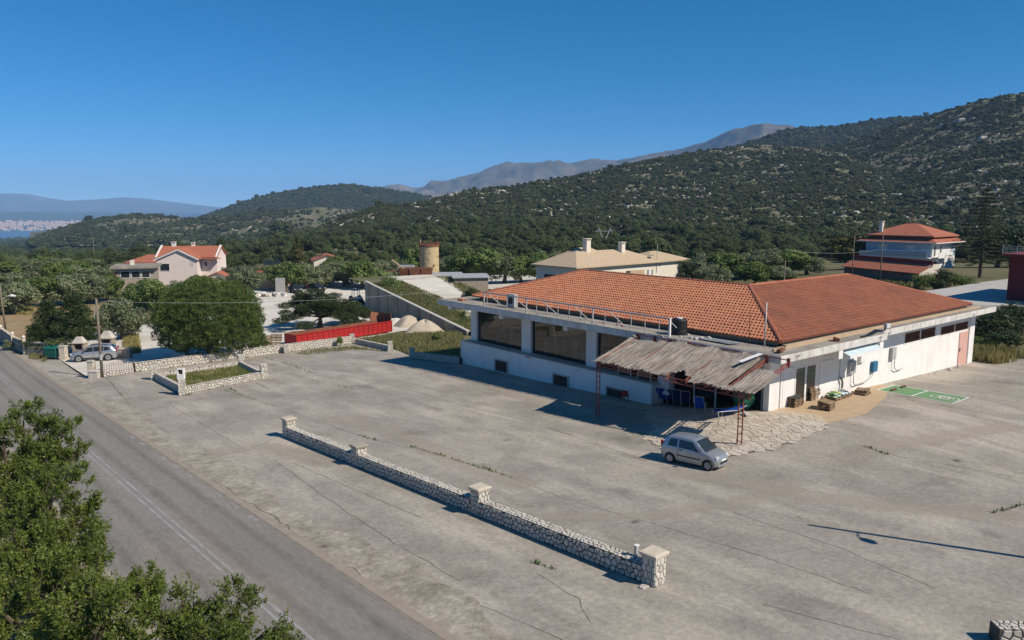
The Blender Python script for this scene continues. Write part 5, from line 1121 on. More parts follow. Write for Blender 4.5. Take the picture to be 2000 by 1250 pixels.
# ------------------------------------------------------------------ poles and lamps
def wood_pole(lab, base, h, lean=0, r=.13, name='utility_pole'):
    t = thing(name, lab, 'pole', base); part('shaft', MB().tube([(0, 0, 0), (lean * .5, 0, h * .5), (lean, 0, h)], [r, r * .85, r * .7], 10), M['polewood'], t, smooth=True); return t
p = hit(200, 737); t = wood_pole('weathered wooden utility pole beside the low kerb wall', p, 7.1); part('pole_band', MB().tube([(0, 0, 1.6), (0, 0, 2.1)], .135, 10), M['greybox'], t)
part('bracket', MB().tube([(0, 0, 6.9), (-.2, .1, 6.2), (-.25, .1, 5.3)], .02, 6), M['galv'], t)
p = hit(11, 644); t = wood_pole('street lamp on a dark wooden pole at the left edge', p, 6.2, -.2, .13, 'street_lamp'); part('arm', MB().tube([(0, 0, 4.1), (.5, -.4, 4.5), (.8, -.65, 4.55)], .04, 8), M['galv'], t); part('lamp_head', MB().tube([(.65, -.53, 4.5), (.95, -.77, 4.55), (1.35, -1.1, 4.5)], [.09, .2, .1], 10), M['whitepaint'], t)
# street lamp standing just outside the right edge; its shadow falls across the concrete
tip = hit(1598, 1028); L_ = 8.2; sh = Vector((math.cos(SHADOW_DIR), math.sin(SHADOW_DIR), 0)); base = tip - sh * (L_ / math.tan(SUN_EL)); base.z = g(base.x, base.y)
t = wood_pole('tall wooden street lamp outside the right edge that throws the long shadow', base, L_, 0, .12, 'street_lamp'); part('arm', MB().tube([(0, 0, L_ - 1.6), (-.3, -.5, L_ - 1.3), (-.4, -.75, L_ - 1.35)], .035, 8), M['galv'], t); part('lamp_head', MB().tube([(-.36, -.62, L_ - 1.33), (-.46, -.85, L_ - 1.38), (-.6, -1.1, L_ - 1.42)], [.1, .2, .1], 10), M['whitepaint'], t)
def cable(lab, a, b, sagm, r=.012):
    a, b = Vector(a), Vector(b); pts = [a.lerp(b, k / 24) - Vector((0, 0, sagm * 4 * (k / 24) * (1 - k / 24))) for k in range(25)]; o = link('overhead_cable', MB().tube(pts, r, 5).mesh('overhead_cable', True), M['greybox']); tag(o, lab, 'cable'); return o
pt = hit(200, 737) + Vector((0, 0, 6.9)); cable('thin cable from the utility pole across the round pine towards the shop', pt, (40.2, 58.5, 5.6), .55, .014)
for (px, py, d, h, lab) in ((187, 520, 240, 9, 'slim dark power pole beyond the stone house'), (1532, 552, 95, 8, 'dark power pole behind the near ridge of the shop roof'), (1719, 552, 118, 8.5, 'dark power pole in front of the long shed'), (1664, 540, 125, 7, 'short power pole at the left end of the long shed')):
    q = at(px, 540, d); gz = g(q.x, q.y) if d < 150 else float(land(q.x, q.y)); wood_pole(lab, (q.x, q.y, gz), h, .05, .085)
pa, pb = at(1532, 488, 95), at(1719, 487, 118); cable('cable between the two power poles behind the shop', pa, pb, .5); cable('cable from the power pole to the blue house', pb, at(1880, 478, 140), .6); cable('cable sloping left from the power pole behind the roof', pa, at(1350, 513, 130), .5)
# pylons on the plain
def pylon(lab, px, py_top, py_base, d):
    top = at(px, py_top, d); bot = at(px, py_base + 10, d); H = top.z - bot.z; t = thing('lattice_pylon', lab, 'pylon', bot, -HEAD)
    mb = MB(); w = H * .09
    for sx in (-1, 1):
        for sy in (-1, 1): mb.bar((sx * w, sy * w, 0), (sx * w * .35, sy * w * .35, H * .5), .22)
    for k in range(5):
        f0, f1 = k / 5, (k + 1) / 5; a0, a1 = w * (1 - .65 * f0), w * (1 - .65 * f1)
        for sy in (-1, 1): mb.bar((-a0, sy * a0, H * .5 * f0), (a1, sy * a1, H * .5 * f1), .14); mb.bar((a0, sy * a0, H * .5 * f0), (-a1, sy * a1, H * .5 * f1), .14)
    part('tower', mb, M['galv'], t)
    for s in (-1, 1):
        mb = MB(); mb.bar((s * w * .2, 0, H * .48), (s * w * 2.2, 0, H * .95), .22); mb.bar((s * w * .5, 0, H * .5), (s * w * 2.6, 0, H), .18)
        for k in range(4): mb.bar((s * w * (.2 + .5 * k), 0, H * (.48 + .1175 * k)), (s * w * (.9 + .5 * k), 0, H * (.6 + .11 * k)), .12)
        part('fork', mb, M['galv'], t)
    mb = MB(); mb.bar((-w * 3.6, 0, H * .86), (w * 3.6, 0, H * .86), .22); mb.bar((-w * 3.6, 0, H * .86), (-w * 2, 0, H * .93), .14); mb.bar((w * 3.6, 0, H * .86), (w * 2, 0, H * .93), .14); part('cross_arm', mb, M['galv'], t)
pylon('taller fork-topped lattice pylon behind the sand-coloured villa', 1180, 444, 486, 330); pylon('smaller fork-topped lattice pylon left of the villa', 1049, 468, 500, 470)

# ------------------------------------------------------------------ left roadside: fence walls, bin, barbecues
def panel_wall(lab, a, b, h, m='retain'):
    ex, n, L_ = wall_frame(a, b); t = thing('garden_wall', lab, 'wall', (a + b) / 2, group='stepped garden walls along the road'); mb = MB(); z = min(a.z, b.z) - .3; zt_ = max(a.z, b.z) + h
    v = [a, b, b - n * .2, a - n * .2]; mb.add([(q.x, q.y, z) for q in v] + [(q.x, q.y, zt_) for q in v], [(0, 1, 5, 4), (1, 2, 6, 5), (2, 3, 7, 6), (3, 0, 4, 7), (4, 5, 6, 7)]); part('panel', mb, M[m], t, True)
    for dz, hh in ((0, .1), (-.5, .08)):
        mb = MB(); v = [a + n * .05, b + n * .05, b - n * .25, a - n * .25]; mb.add([(q.x, q.y, zt_ + dz) for q in v] + [(q.x, q.y, zt_ + dz + hh) for q in v], [(3, 2, 1, 0), (0, 1, 5, 4), (1, 2, 6, 5), (2, 3, 7, 6), (3, 0, 4, 7), (4, 5, 6, 7)]); part('coping', mb, M['cap'], t, True)
    return t
f0, f1, f2 = hit(-40, 640), hit(4, 668), hit(27, 684); f3 = hit(49, 692); f4 = hit(96, 694)
panel_wall('left length of the stepped garden wall at the picture edge', f0, f1, 1.5); panel_wall('middle length of the stepped garden wall along the road', f1, f2, 1.45); panel_wall('right length of the stepped garden wall ending at the balusters', f2, f3, 1.35)
for q, lab in ((f1, 'slim garden wall post with white globe, farther along the road'), (f2, 'slim garden wall post with white globe in the middle of the garden wall'), (f3, 'slim pale garden wall post at the baluster fence')):
    t = thing('gate_post', lab, 'post', q); mb = MB(); mb.box(-.16, .16, -.16, .16, -.2, 1.75); part('shaft', mb, M['cap'], t); part('globe', MB().lathe([(.05, 1.75), (.12, 1.8), (.16, 1.92), (.12, 2.04), (.03, 2.08)], 10), M['whitepaint'], t)
t = thing('baluster_fence', 'concrete baluster fence behind the green bin', 'fence', (f3 + f4) / 2); ex, n, L_ = wall_frame(f3, f4)
mb = MB(); mb.bar(f3 + Vector((0, 0, 1.35)), f4 + Vector((0, 0, 1.35)), .28, .14); part('rail', mb, M['cap'], t, True); mb = MB(); mb.bar(f3 + Vector((0, 0, .3)), f4 + Vector((0, 0, .3)), .25, .6); part('base', mb, M['retain'], t, True)
for k in range(14): q = f3.lerp(f4, (k + .5) / 14); part('baluster', MB().lathe([(.06, q.z + .6), (.10, q.z + .8), (.05, q.z + 1.1), (.08, q.z + 1.3)], 8, (q.x, q.y)), M['cap'], t, True)
p = hit(105, 701); t = thing('waste_bin', 'green wheeled waste container beside the gate pillar', 'bin', p, -HEAD - .2)
mb = MB(); mb.add([(-.62, -.42, .18), (.62, -.42, .18), (.62, .42, .18), (-.62, .42, .18), (-.74, -.52, 1.15), (.74, -.52, 1.15), (.74, .52, 1.15), (-.74, .52, 1.15)], [(0, 3, 2, 1), (0, 1, 5, 4), (1, 2, 6, 5), (2, 3, 7, 6), (3, 0, 4, 7), (4, 5, 6, 7)]); part('body', mb, M['greenbin'], t, bevel=.04)
mb = MB(); mb.add([(-.78, -.56, 1.15), (.78, -.56, 1.15), (.78, .54, 1.15), (-.78, .54, 1.15), (-.7, -.45, 1.26), (.7, -.45, 1.26), (.7, .45, 1.42), (-.7, .45, 1.42)], [(0, 1, 5, 4), (1, 2, 6, 5), (2, 3, 7, 6), (3, 0, 4, 7), (4, 5, 6, 7), (0, 3, 2, 1)]); part('lid', mb, M['greenbin'], t, bevel=.03)
for sx in (-.5, .5):
    for sy in (-.32, .32): part('wheel', MB().tube([(sx - .04, sy, .09), (sx + .04, sy, .09)], .09, 10), M['rubber'], t)
for sx in (-.8, .8): part('lift_pin', MB().tube([(sx * .9, 0, .95), (sx * 1.06, 0, .95)], .04, 8), M['greybox'], t)
def gate_pillar(lab, p, w, h, m='cap'): t = thing('gate_pillar', lab, 'pillar', p, -HEAD); mb = MB(); mb.box(-w / 2, w / 2, -w / 2, w / 2, -.2, h); part('shaft', mb, M[m], t, bevel=.02); mb = MB(); mb.box(-w / 2 - .05, w / 2 + .05, -w / 2 - .05, w / 2 + .05, h, h + .1); part('cap', mb, M['stones'], t); part('pin', MB().tube([(0, 0, h + .1), (0, 0, h + .4)], .03, 6), M['rustbrown'], t); return t
gate_pillar('square sandstone gate pillar between the bin and the barbecue', hit(125, 702), .62, 1.35); gate_pillar('leaning gate pillar beside the utility pole', hit(180, 737), .5, 1.45); gate_pillar('short thick gate block in front of the utility pole', hit(186, 738), .8, .6, 'stones')
def barbecue(lab, p, s=1.0):
    t = thing('stone_barbecue', lab, 'barbecue', p, -HEAD + .05, 'stone barbecues'); mb = MB(); mb.box(-.7, .7, -.5, .5, 0, .95); part('base', mb, M['stonewall'], t); mb = MB()
    mb.box(-.7, -.5, -.5, .5, .95, 1.75); mb.box(.5, .7, -.5, .5, .95, 1.75); mb.box(-.5, .5, .35, .5, .95, 1.75); part('cheeks', mb, M['stonewall'], t)
    mb = MB(); mb.box(-.49, .49, .30, .345, .95, 1.75); part('fire_back', mb, M['brownlat'], t); mb = MB(); mb.box(-.8, .8, -.58, .58, 1.75, 1.87); part('mantel', mb, M['cap'], t)
    mb = MB(); mb.add([(-.72, -.5, 1.87), (.72, -.5, 1.87), (.72, .5, 1.87), (-.72, .5, 1.87), (-.3, -.22, 2.55), (.3, -.22, 2.55), (.3, .22, 2.55), (-.3, .22, 2.55)], [(0, 1, 5, 4), (1, 2, 6, 5), (2, 3, 7, 6), (3, 0, 4, 7), (4, 5, 6, 7)]); part('hood', mb, M['stones'], t); t.scale = (s,) * 3; return t
barbecue('pale stone barbecue with a pyramid hood in front of the dark pines', hit(158, 697), .85); barbecue('second stone barbecue half hidden behind the utility pole', hit(212, 690), .95)
t = thing('planter_wall', 'low rubble wall beside the second barbecue', 'wall', hit(234, 699), -HEAD); mb = MB(); mb.box(-1.0, 1.2, -.3, .3, -.1, .95); part('core', mb, M['stonewall'], t); mb = MB(); mb.box(-1.05, 1.25, -.35, .35, .95, 1.03); part('coping', mb, M['cap'], t)

# ------------------------------------------------------------------ builders' yard behind the forecourt
def quadprism(mb, pts, z0, z1):
    n = len(pts); mb.add([(p[0], p[1], z0[i] if isinstance(z0, (list, tuple)) else z0) for i, p in enumerate(pts)] + [(p[0], p[1], z1[i] if isinstance(z1, (list, tuple)) else z1) for i, p in enumerate(pts)],
           [tuple(range(n - 1, -1, -1)), tuple(range(n, 2 * n))] + [(i, (i + 1) % n, n + (i + 1) % n, n + i) for i in range(n)]); return mb
RA, RB = hit(714, 607), hit(912, 653); zA = at(711, 550, depth_of(RA)).z; zB = RB.z + .35
ex, rn, RL = wall_frame(RA, RB)
if rn.dot(FWD) > 0: rn = -rn
bk = -rn
t = thing('retaining_wall', 'long concrete retaining wall sloping down beside the gravel ramp', 'wall', (RA + RB) / 2)
mb = MB(); quadprism(mb, [RA, RB, RB + bk * .35, RA + bk * .35], [RA.z - .5, RB.z - .5, RB.z - .5, RA.z - .5], [zA, zB, zB, zA]); part('wall', mb, M['retain'], t, True)
mb = MB(); quadprism(mb, [RA - bk * .06, RB - bk * .06, RB + bk * .42, RA + bk * .42], [zA, zB, zB, zA], [zA + .12, zB + .12, zB + .12, zA + .12]); part('coping', mb, M['mastic'], t, True)
for k in range(9):
    q = RA.lerp(RB, (k + .5) / 9.3); zt_ = zA + (zB - zA) * (k + .5) / 9.3 - .02; mb = MB(); w_ = ex * .13; quadprism(mb, [q - w_ - bk * .09, q + w_ - bk * .09, q + w_ + bk * .05, q - w_ + bk * .05], q.z - .4, zt_); part('buttress', mb, M['retain'], t, True)
mb = MB(); quadprism(mb, [RA, RA + bk * .3 - ex * 0, RA + bk * 9 - ex * .3, RA + bk * 9], RA.z - .5, zA); part('end_wall', mb, M['retain'], t, True)
def ramp_z(u, w): return zA + (zB - zA) * np.clip(u / RL, -.3, 1.25) ** 1 + .25 * fbm(u * .3, w * .3, 3) - .2
U, Wd = np.linspace(-9, RL * 1.2, 40), np.linspace(.3, 17, 26); P = []
for u in U: P.append([(*(RA + ex * u + bk * w).xy, float(max(ramp_z(max(u, 0) * .96, w), g(*(RA + ex * u + bk * w).xy) - .3)) - (.0 if w < 15 else 4.5 * (w - 15) / 2)) for w in Wd])
ramp = struct(grid_mesh('ramp', P, M['terrain']))
P = []
for u in np.linspace(-7, RL * .92, 40): P.append([(*(RA + ex * u + bk * w).xy, float(ramp_z(max(u, 0) * .96, w)) + .06) for w in np.linspace(6.0 - .08 * u, 14.5 - .22 * u, 8)])
rg_ = struct(grid_mesh('gravel_ramp', P, M['gravel']))
def heap(lab, p, r, h, m='gravel', seed=1):
    P = []; 
    for i, f in enumerate(np.linspace(0, 1, 14)):
        P.append([(r * f * math.cos(a_) * (1 + .12 * math.sin(3 * a_ + seed)), r * f * math.sin(a_) * .9, h * (1 - f ** 1.9) ** 1.25 * (1 + .10 * math.sin(3 * a_ + seed)) - .03 + .12 * float(fbm(f * 6, a_ * 2, seed)) * (1 - f)) for a_ in np.linspace(0, 2 * math.pi, 33)])
    o = grid_mesh('gravel_heap', P, M[m]); o.location = p; tag(o, lab, 'gravel heap', 'gravel heaps in the yard')
M['sand'] = mat('sand_heap', (.40, .34, .26), (.48, .415, .33), scale=1.5, rough=.95, bump=.4, bscale=8)
heap('smaller rounded gravel heap against the retaining wall', hit(797, 636), 2.2, 1.3, 'sand', 2); heap('larger gravel heap at the lower end of the retaining wall', hit(830, 649), 2.8, 1.55, 'sand', 5); heap('low pale gravel heap in the middle of the yard', hit(772, 632), 2.2, .7, 'gravel', 7)
# red trailer body
TA, TB = hit(580, 675), hit(765, 650); ex, tn, TL = wall_frame(TA, TB)
if tn.dot(FWD) > 0: tn = -tn
t = thing('trailer_body', 'long red open-topped trailer body standing behind the back wall', 'trailer', (TA + TB) / 2); zb = min(TA.z, TB.z) + .15; H = 1.35; bkv = -tn * 2.4
mb = MB(); quadprism(mb, [TA, TB, TB - tn * .06, TA - tn * .06], zb, zb + H); part('side_panel', mb, M['red'], t, True); mb = MB(); quadprism(mb, [TA + bkv, TB + bkv, TB + bkv - tn * .06, TA + bkv - tn * .06], zb, zb + H); part('side_panel', mb, M['rustbrown'], t, True)
mb = MB(); quadprism(mb, [TA, TA - tn * 2.46, TA - tn * 2.46 + ex * .06, TA + ex * .06], zb, zb + H); part('tail_gate', mb, M['red'], t, True); mb = MB(); quadprism(mb, [TB, TB - tn * 2.46, TB - tn * 2.46 - ex * .08, TB - ex * .08], zb, zb + H + 1.0); part('head_board', mb, M['rustbrown'], t, True)
mb = MB(); quadprism(mb, [TA, TB, TB - tn * 2.4, TA - tn * 2.4], zb, zb + .1); part('floor', mb, M['rustbrown'], t, True)
NP = 19
for k in range(NP + 1):
    q = TA.lerp(TB, k / NP); mb = MB(); quadprism(mb, [q - ex * .06 + tn * .08, q + ex * .06 + tn * .08, q + ex * .06, q - ex * .06], zb, zb + H); part('upright', mb, M['red'], t, True)
for k in range(NP):
    a, b = TA.lerp(TB, (k + .12) / NP), TA.lerp(TB, (k + .88) / NP)
    for j in range(3): mb = MB(); z = zb + .18 + j * .38; quadprism(mb, [a + tn * .045, b + tn * .045, b, a], z, z + .2); part('rib', mb, M['red'], t, True)
mb = MB(); quadprism(mb, [TA + tn * .09, TB + tn * .09, TB - tn * .08, TA - tn * .08], zb + H, zb + H + .09); part('top_rail', mb, M['red'], t, True)
for f in (.12, .5, .88):
    for s in (.2, 2.2): q = TA.lerp(TB, f) - tn * s; mb = MB(); quadprism(mb, [q - ex * .2 - tn * .1, q + ex * .2 - tn * .1, q + ex * .2 + tn * .1, q - ex * .2 + tn * .1], g(q.x, q.y) - .1, zb); part('support', mb, M['wood'], t, True)
# pallets standing on edge behind the wall
for k, (px, py, dz) in enumerate(((478, 693, 0), (502, 690, 0), (528, 686, 0), (527, 686, 1.2), (545, 684, 0), (547, 683, 1.2))):
    p = hit(px, py); pallet(['leftmost grey pallet on edge behind the back wall', 'second grey pallet on edge from the left behind the back wall', 'third grey pallet on edge behind the back wall', 'grey pallet stacked over the third one behind the back wall', 'rightmost lower grey pallet on edge by the pillar', 'rightmost upper grey pallet on edge by the pillar'][k], (p.x, p.y + .8, p.z + .42 + dz * .7), -HEAD, (rad(80), 0), 'pallets on edge behind the back wall')
# cream steel tank with rusty rim, hopper and sheds on the platform
d = 150; c0 = at(839, 530, d); gz = c0.z - 2
t = thing('steel_tank', 'tall cream steel tank with rust stains and a rusty crown above the ramp', 'tank', (c0.x, c0.y, gz)); R_ = 18.5 / FPX * d; top = at(839, 481, d).z - gz
part('shell', MB().lathe([(R_, 0), (R_, top * .55), (R_ + .03, top * .555), (R_ + .03, top * .565), (R_, top * .57), (R_, top)], 32), M['tank'], t, smooth=False); part('rim', MB().lathe([(R_ + .12, top), (R_ + .12, top + .3)], 32), M['rustbrown'], t)
rg = random.Random(9)
for k in range(26):
    a_ = k * 2 * math.pi / 26; mb = MB(); mb.bar((R_ * math.cos(a_), R_ * math.sin(a_), top + .25), ((R_ + .1) * math.cos(a_ + .1), (R_ + .1) * math.sin(a_ + .1), top + .25 + rg.uniform(.2, .9)), .12); part('rusty_stub', mb, M['rustbrown'], t)
for s in (-.25, .25): part('ladder_rail', MB().bar((-R_ - .2, s, 0), (-R_ - .2, s, top), .05), M['rustbrown'], t)
for k in range(16): part('rung', MB().bar((-R_ - .2, -.25, .4 + k * top / 17), (-R_ - .2, .25, .4 + k * top / 17), .04), M['rustbrown'], t)
p = at(822, 530, d + 2); o = link('antenna_mast', MB().tube([(0, 0, 0), (0, 0, 8.0)], .06, 6).mesh('antenna_mast'), M['whitepaint']); o.location = (p.x, p.y, gz); tag(o, 'thin white mast beside the cream tank', 'mast')
d = 138; p = at(812, 532, d); t = thing('steel_hopper', 'rusty brown steel hopper bins at the top of the gravel ramp', 'hopper', (p.x, p.y, p.z - .8), -HEAD)
for (x0_, x1_, m_) in ((-2.9, -1.2, 'rustbrown'), (-1.1, .9, 'rustbrown'), (1.0, 3.0, 'rustbrown')): mb = MB(); mb.add([(x0_ + .2, -.6, 0), (x1_ - .2, -.6, 0), (x1_ - .2, .8, 0), (x0_ + .2, .8, 0), (x0_, -1, 1.6), (x1_, -1, 1.6), (x1_, 1.2, 1.6), (x0_, 1.2, 1.6)], [(0, 1, 5, 4), (1, 2, 6, 5), (2, 3, 7, 6), (3, 0, 4, 7), (0, 3, 2, 1)]); part('bin', mb, M[m_], t)
part('conveyor', MB().bar((-2.0, .5, 1.3), (-4.4, .8, 3.0), .35, .2), M['beige'], t); mb = MB(); mb.box(-3.4, -.6, 1.6, 3.2, 1.5, 1.9); part('roof_sheet', mb, M['galv'], t); mb = MB(); mb.box(-5.4, -2.8, .2, .5, .9, 1.1); part('gantry', mb, M['rustbrown'], t)
def hut(lab, px, py, d, w, dep, h, m, yaw=0.0, roofm='galv', over=.35):
    p = at(px, py, d); t = thing('block_hut', lab, 'hut', (p.x, p.y, p.z - 1.2), -HEAD + yaw); mb = MB(); mb.box(-w / 2, w / 2, 0, dep, 0, h + 1.2); part('wall', mb, M[m], t); mb = MB(); mb.add([(-w / 2 - over, -over, h + 1.2), (w / 2 + over, -over, h + 1.2), (w / 2 + over, dep + over, h + 1.35), (-w / 2 - over, dep + over, h + 1.35), (-w / 2 - over, -over, h + 1.34), (w / 2 + over, -over, h + 1.34), (w / 2 + over, dep + over, h + 1.5), (-w / 2 - over, dep + over, h + 1.5)], [(0, 3, 2, 1), (4, 5, 6, 7), (0, 1, 5, 4), (1, 2, 6, 5), (2, 3, 7, 6), (3, 0, 4, 7)]); part('roof', mb, M[roofm], t); return t
t = hut('grey block hut with flat tin roof at the top of the ramp', 921, 572, 128, 5.6, 5, 2.5, 'stonewall', .15); mb = MB(); mb.box(-2.2, -1.4, -.04, 0, .9, 2.6); part('door', mb, M['greywood'], t)
t = hut('lower lean-to with tin roof left of the grey block hut', 878, 566, 136, 5.0, 5, 2.4, 'retain', .2)
# rubbish and sacks, fuel box and stakes in the yard
rg = random.Random(77); q = hit(512, 578)
RH = thing('rubbish_heap', 'heap of pale sacks and rubble left of the parked cars', 'rubbish', q); RH['kind'] = 'stuff'; hm = {}
for k in range(60):
    s = rg.uniform(.2, .5); mb = MB(); o = RGT * (rg.uniform(-1, 1) * 4.6) + FWD * rg.uniform(-1.2, 1.2) + Vector((0, 0, rg.uniform(-.1, .45))); an = rg.uniform(0, 6); e1 = Vector((math.cos(an), math.sin(an), rg.uniform(-.3, .3))).normalized(); e3 = Vector((0, 0, 1)); e2 = e3.cross(e1).normalized(); e3 = e1.cross(e2)
    stone_piece(hm.setdefault(['whiteren', 'greybox', 'cream', 'greywood'][k % 4], MB()), [(-s, -s * .6), (s * .8, -s * .7), (s, s * .4), (-.1 * s, s * .8), (-s * .9, s * .3)], o, e1, e2, e3, s * .9, rg)
for k_, mb in hm.items(): part('rubbish', mb, M[k_], RH)['kind'] = 'stuff'
p = hit(548, 572); flatbox('concrete_panel', 'grey upright concrete panel beside the heap of sacks', 'panel slab', (p.x, p.y, p.z), (1.9, .15, 3.0), -HEAD, 'greybox'); p = hit(522, 566); flatbox('boundary_wall', 'short sandy boundary wall behind the heap of sacks', 'wall', (p.x, p.y, p.z), (6.5, .3, 2.4), -HEAD, 'beige'); p = hit(572, 556); flatbox('boundary_wall', 'dark brick boundary wall behind the parked cars', 'wall', (p.x, p.y, p.z), (10, .3, 2.2), -HEAD, 'brownlat')
p = hit(697, 594); t = thing('small_tractor', 'dark blue tractor parked at the head of the retaining wall', 'tractor', p, -HEAD + .6)
mb = MB(); mb.box(-.45, .45, -1.7, -.2, .7, 1.4); part('bonnet', mb, M['bluebox'], t, bevel=.06); mb = MB(); mb.box(-.6, .6, -.2, .9, .7, 1.15); part('platform', mb, M['darkcar'], t, bevel=.04)
for x in (-.55, .55):
    for y in (-.1, .8): part('cab_post', MB().bar((x, y, 1.1), (x * .9, y, 2.4), .07), M['black'], t)
    part('rear_wheel', MB().tube([(x * 1.2, .6, .75), (x * 1.75, .6, .75)], .75, 16), M['rubber'], t); part('front_wheel', MB().tube([(x * .9, -1.3, .42), (x * 1.3, -1.3, .42)], .42, 14), M['rubber'], t)
mb = MB(); mb.box(-.65, .65, -.2, .95, 2.4, 2.5); part('cab_roof', mb, M['bluebox'], t)
for (px, py, lab) in ((735, 640, 'dark timber scrap leaning on the retaining wall'), (748, 648, 'rusty frame leaning on the retaining wall below the timber')): p = hit(px, py); flatbox('scrap_frame', lab, 'scrap', (p.x, p.y + .3, p.z + .1), (1.6, .2, 2.0), -HEAD + .5, 'rustbrown', (-.3, .2))

# ------------------------------------------------------------------ houses
def hip(x0, x1, y0, y1, ze, h, over=.6, thick=.18):
    mb = MB(); X0, X1, Y0, Y1 = x0 - over, x1 + over, y0 - over, y1 + over; w, dpt = X1 - X0, Y1 - Y0; r = min(w, dpt) / 2
    a, b = ((X0 + r, (Y0 + Y1) / 2, ze + h), (X1 - r, (Y0 + Y1) / 2, ze + h)) if w >= dpt else (((X0 + X1) / 2, Y0 + r, ze + h), ((X0 + X1) / 2, Y1 - r, ze + h))
    v = [(X0, Y0, ze), (X1, Y0, ze), (X1, Y1, ze), (X0, Y1, ze), (X0, Y0, ze - thick), (X1, Y0, ze - thick), (X1, Y1, ze - thick), (X0, Y1, ze - thick), a, b]
    if w >= dpt: f = [(0, 1, 9, 8), (1, 2, 9), (2, 3, 8, 9), (3, 0, 8)]
    else: f = [(0, 1, 8), (1, 2, 9, 8), (2, 3, 9), (3, 0, 8, 9)]
    return mb.add(v, f + [(4, 5, 1, 0), (5, 6, 2, 1), (6, 7, 3, 2), (7, 4, 0, 3), (7, 6, 5, 4)])
def ripple(o, pitch=.3, depth=.05):
    """bump of tile rows for roofs seen from far away"""
    return o
def gable(x0, x1, y0, y1, ze, h, over=.5, thick=.16, along='x'):
    mb = MB()
    if along == 'x':
        X0, X1, ym = x0 - over, x1 + over, (y0 + y1) / 2
        A = [(X0, y0 - over, ze), (X1, y0 - over, ze), (X1, ym, ze + h), (X0, ym, ze + h)]; B = [(X1, y1 + over, ze), (X0, y1 + over, ze), (X0, ym, ze + h), (X1, ym, ze + h)]
    else:
        Y0, Y1, xm = y0 - over, y1 + over, (x0 + x1) / 2
        A = [(x0 - over, Y1, ze), (x0 - over, Y0, ze), (xm, Y0, ze + h), (xm, Y1, ze + h)]; B = [(x1 + over, Y0, ze), (x1 + over, Y1, ze), (xm, Y1, ze + h), (xm, Y0, ze + h)]
    mb.slabpoly(A, thick); mb.slabpoly(B, thick); return mb
def house(name, lab, px, d, gz, yaw): p = at(px, 560, d); return thing(name, lab, 'house', (p.x, p.y, gz), -HEAD + yaw)
def win(t, face, u0, u1, z0, z1, at_, m='darkglass', fr='whitepaint', shutters=None, name='window'):
    """window on a local face: face 'y' looks to -y at y=at_, face 'x' looks to -x / +x at x=at_"""
    def bx_(mb, a, b, c, d_, e0, e1):
        if face == 'y': mb.box(a, b, at_ - e1, at_ - e0, c, d_)
        elif face == 'x-': mb.box(at_ - e1, at_ - e0, a, b, c, d_)
        else: mb.box(at_ + e0, at_ + e1, a, b, c, d_)
    f = MB(); w = .09
    bx_(f, u0, u0 + w, z0, z1, 0, .06); bx_(f, u1 - w, u1, z0, z1, 0, .06); bx_(f, u0 + w, u1 - w, z0, z0 + w, 0, .06); bx_(f, u0 + w, u1 - w, z1 - w, z1, 0, .06); fo = part(name, f, M[fr], t)
    p_ = MB(); bx_(p_, u0 + w, u1 - w, z0 + w, z1 - w, .0, .02); part('pane', p_, M[m], fo)
    if shutters:
        for a, b in ((u0 - (u1 - u0) / 2, u0 - .02), (u1 + .02, u1 + (u1 - u0) / 2)): s = MB(); bx_(s, a, b, z0, z1, 0, .05); part('shutter', s, M[shutters], fo)
    return fo
def chimney(t, x, y, z0, z1, w=.7, m='whiteren', parent=None):
    mb = MB(); mb.box(x - w / 2, x + w / 2, y - w / 2, y + w / 2, z0, z1); c = part('chimney', mb, M[m], parent or t); mb = MB(); mb.box(x - w / 2 - .12, x + w / 2 + .12, y - w / 2 - .12, y + w / 2 + .12, z1 + .25, z1 + .36); mb.box(x - w / 2, x - w / 2 + .15, y - w / 2, y + w / 2, z1, z1 + .25); mb.box(x + w / 2 - .15, x + w / 2, y - w / 2, y + w / 2, z1, z1 + .25); part('chimney_cap', mb, M[m], c if parent is None else parent)
def tri(mb, a, b, c, n, t_): return mb.slabpoly([a, b, c], t_)
# pink house
d = 172; zg = -4.4; zr = lambda py: at(365, py, d).z - zg
t = house('pink_house', 'pale pink two-storey house with orange gable roofs beyond the round pine', 366, d, zg, .12); ze, zr_ = zr(502.5), zr(482)
mb = MB(); mb.box(-6.2, 6.6, 0, 8.5, 0, ze); part('wall', mb, M['pinkwall'], t); r_ = part('roof', gable(-6.2, 6.6, -.2, 8.5, ze, zr_ - ze, .35), M['housetile'], t)
for x in (-6.2, 6.6): mb = MB(); mb.slabpoly([(x, 0, ze), (x, 8.5, ze), (x, 4.2, zr_ - .1)], .12); part('gable_end', mb, M['pinkwall'], t); mb = MB(); mb.bar((x, -.5, ze), (x, 4.2, zr_ + .12), .35, .2); mb.bar((x, 8.9, ze), (x, 4.2, zr_ + .12), .35, .2); part('verge', mb, M['whiteren'], t)
mb = MB(); mb.box(-5.2, 3.2, -3.2, 0, 0, zr(504)); part('front_wall', mb, M['pinkwall'], t); gz_ = zr(487); mb = MB(); mb.slabpoly([(-5.2, -3.2, zr(504)), (3.2, -3.2, zr(504)), (-.6, -3.2, gz_)], .2); part('gable_end', mb, M['pinkwall'], t)
mb = MB(); mb.slabpoly([(-5.7, -3.5, zr(504) - .15), (-.6, -3.5, gz_ + .12), (-.6, 2.5, gz_ + .12), (-5.7, 2.5, zr(504) - .15)], -.16); mb.slabpoly([(3.7, -3.5, zr(504) - .15), (-.6, -3.5, gz_ + .12), (-.6, 2.5, gz_ + .12), (3.7, 2.5, zr(504) - .15)], .16); part('roof', mb, M['housetile'], t)
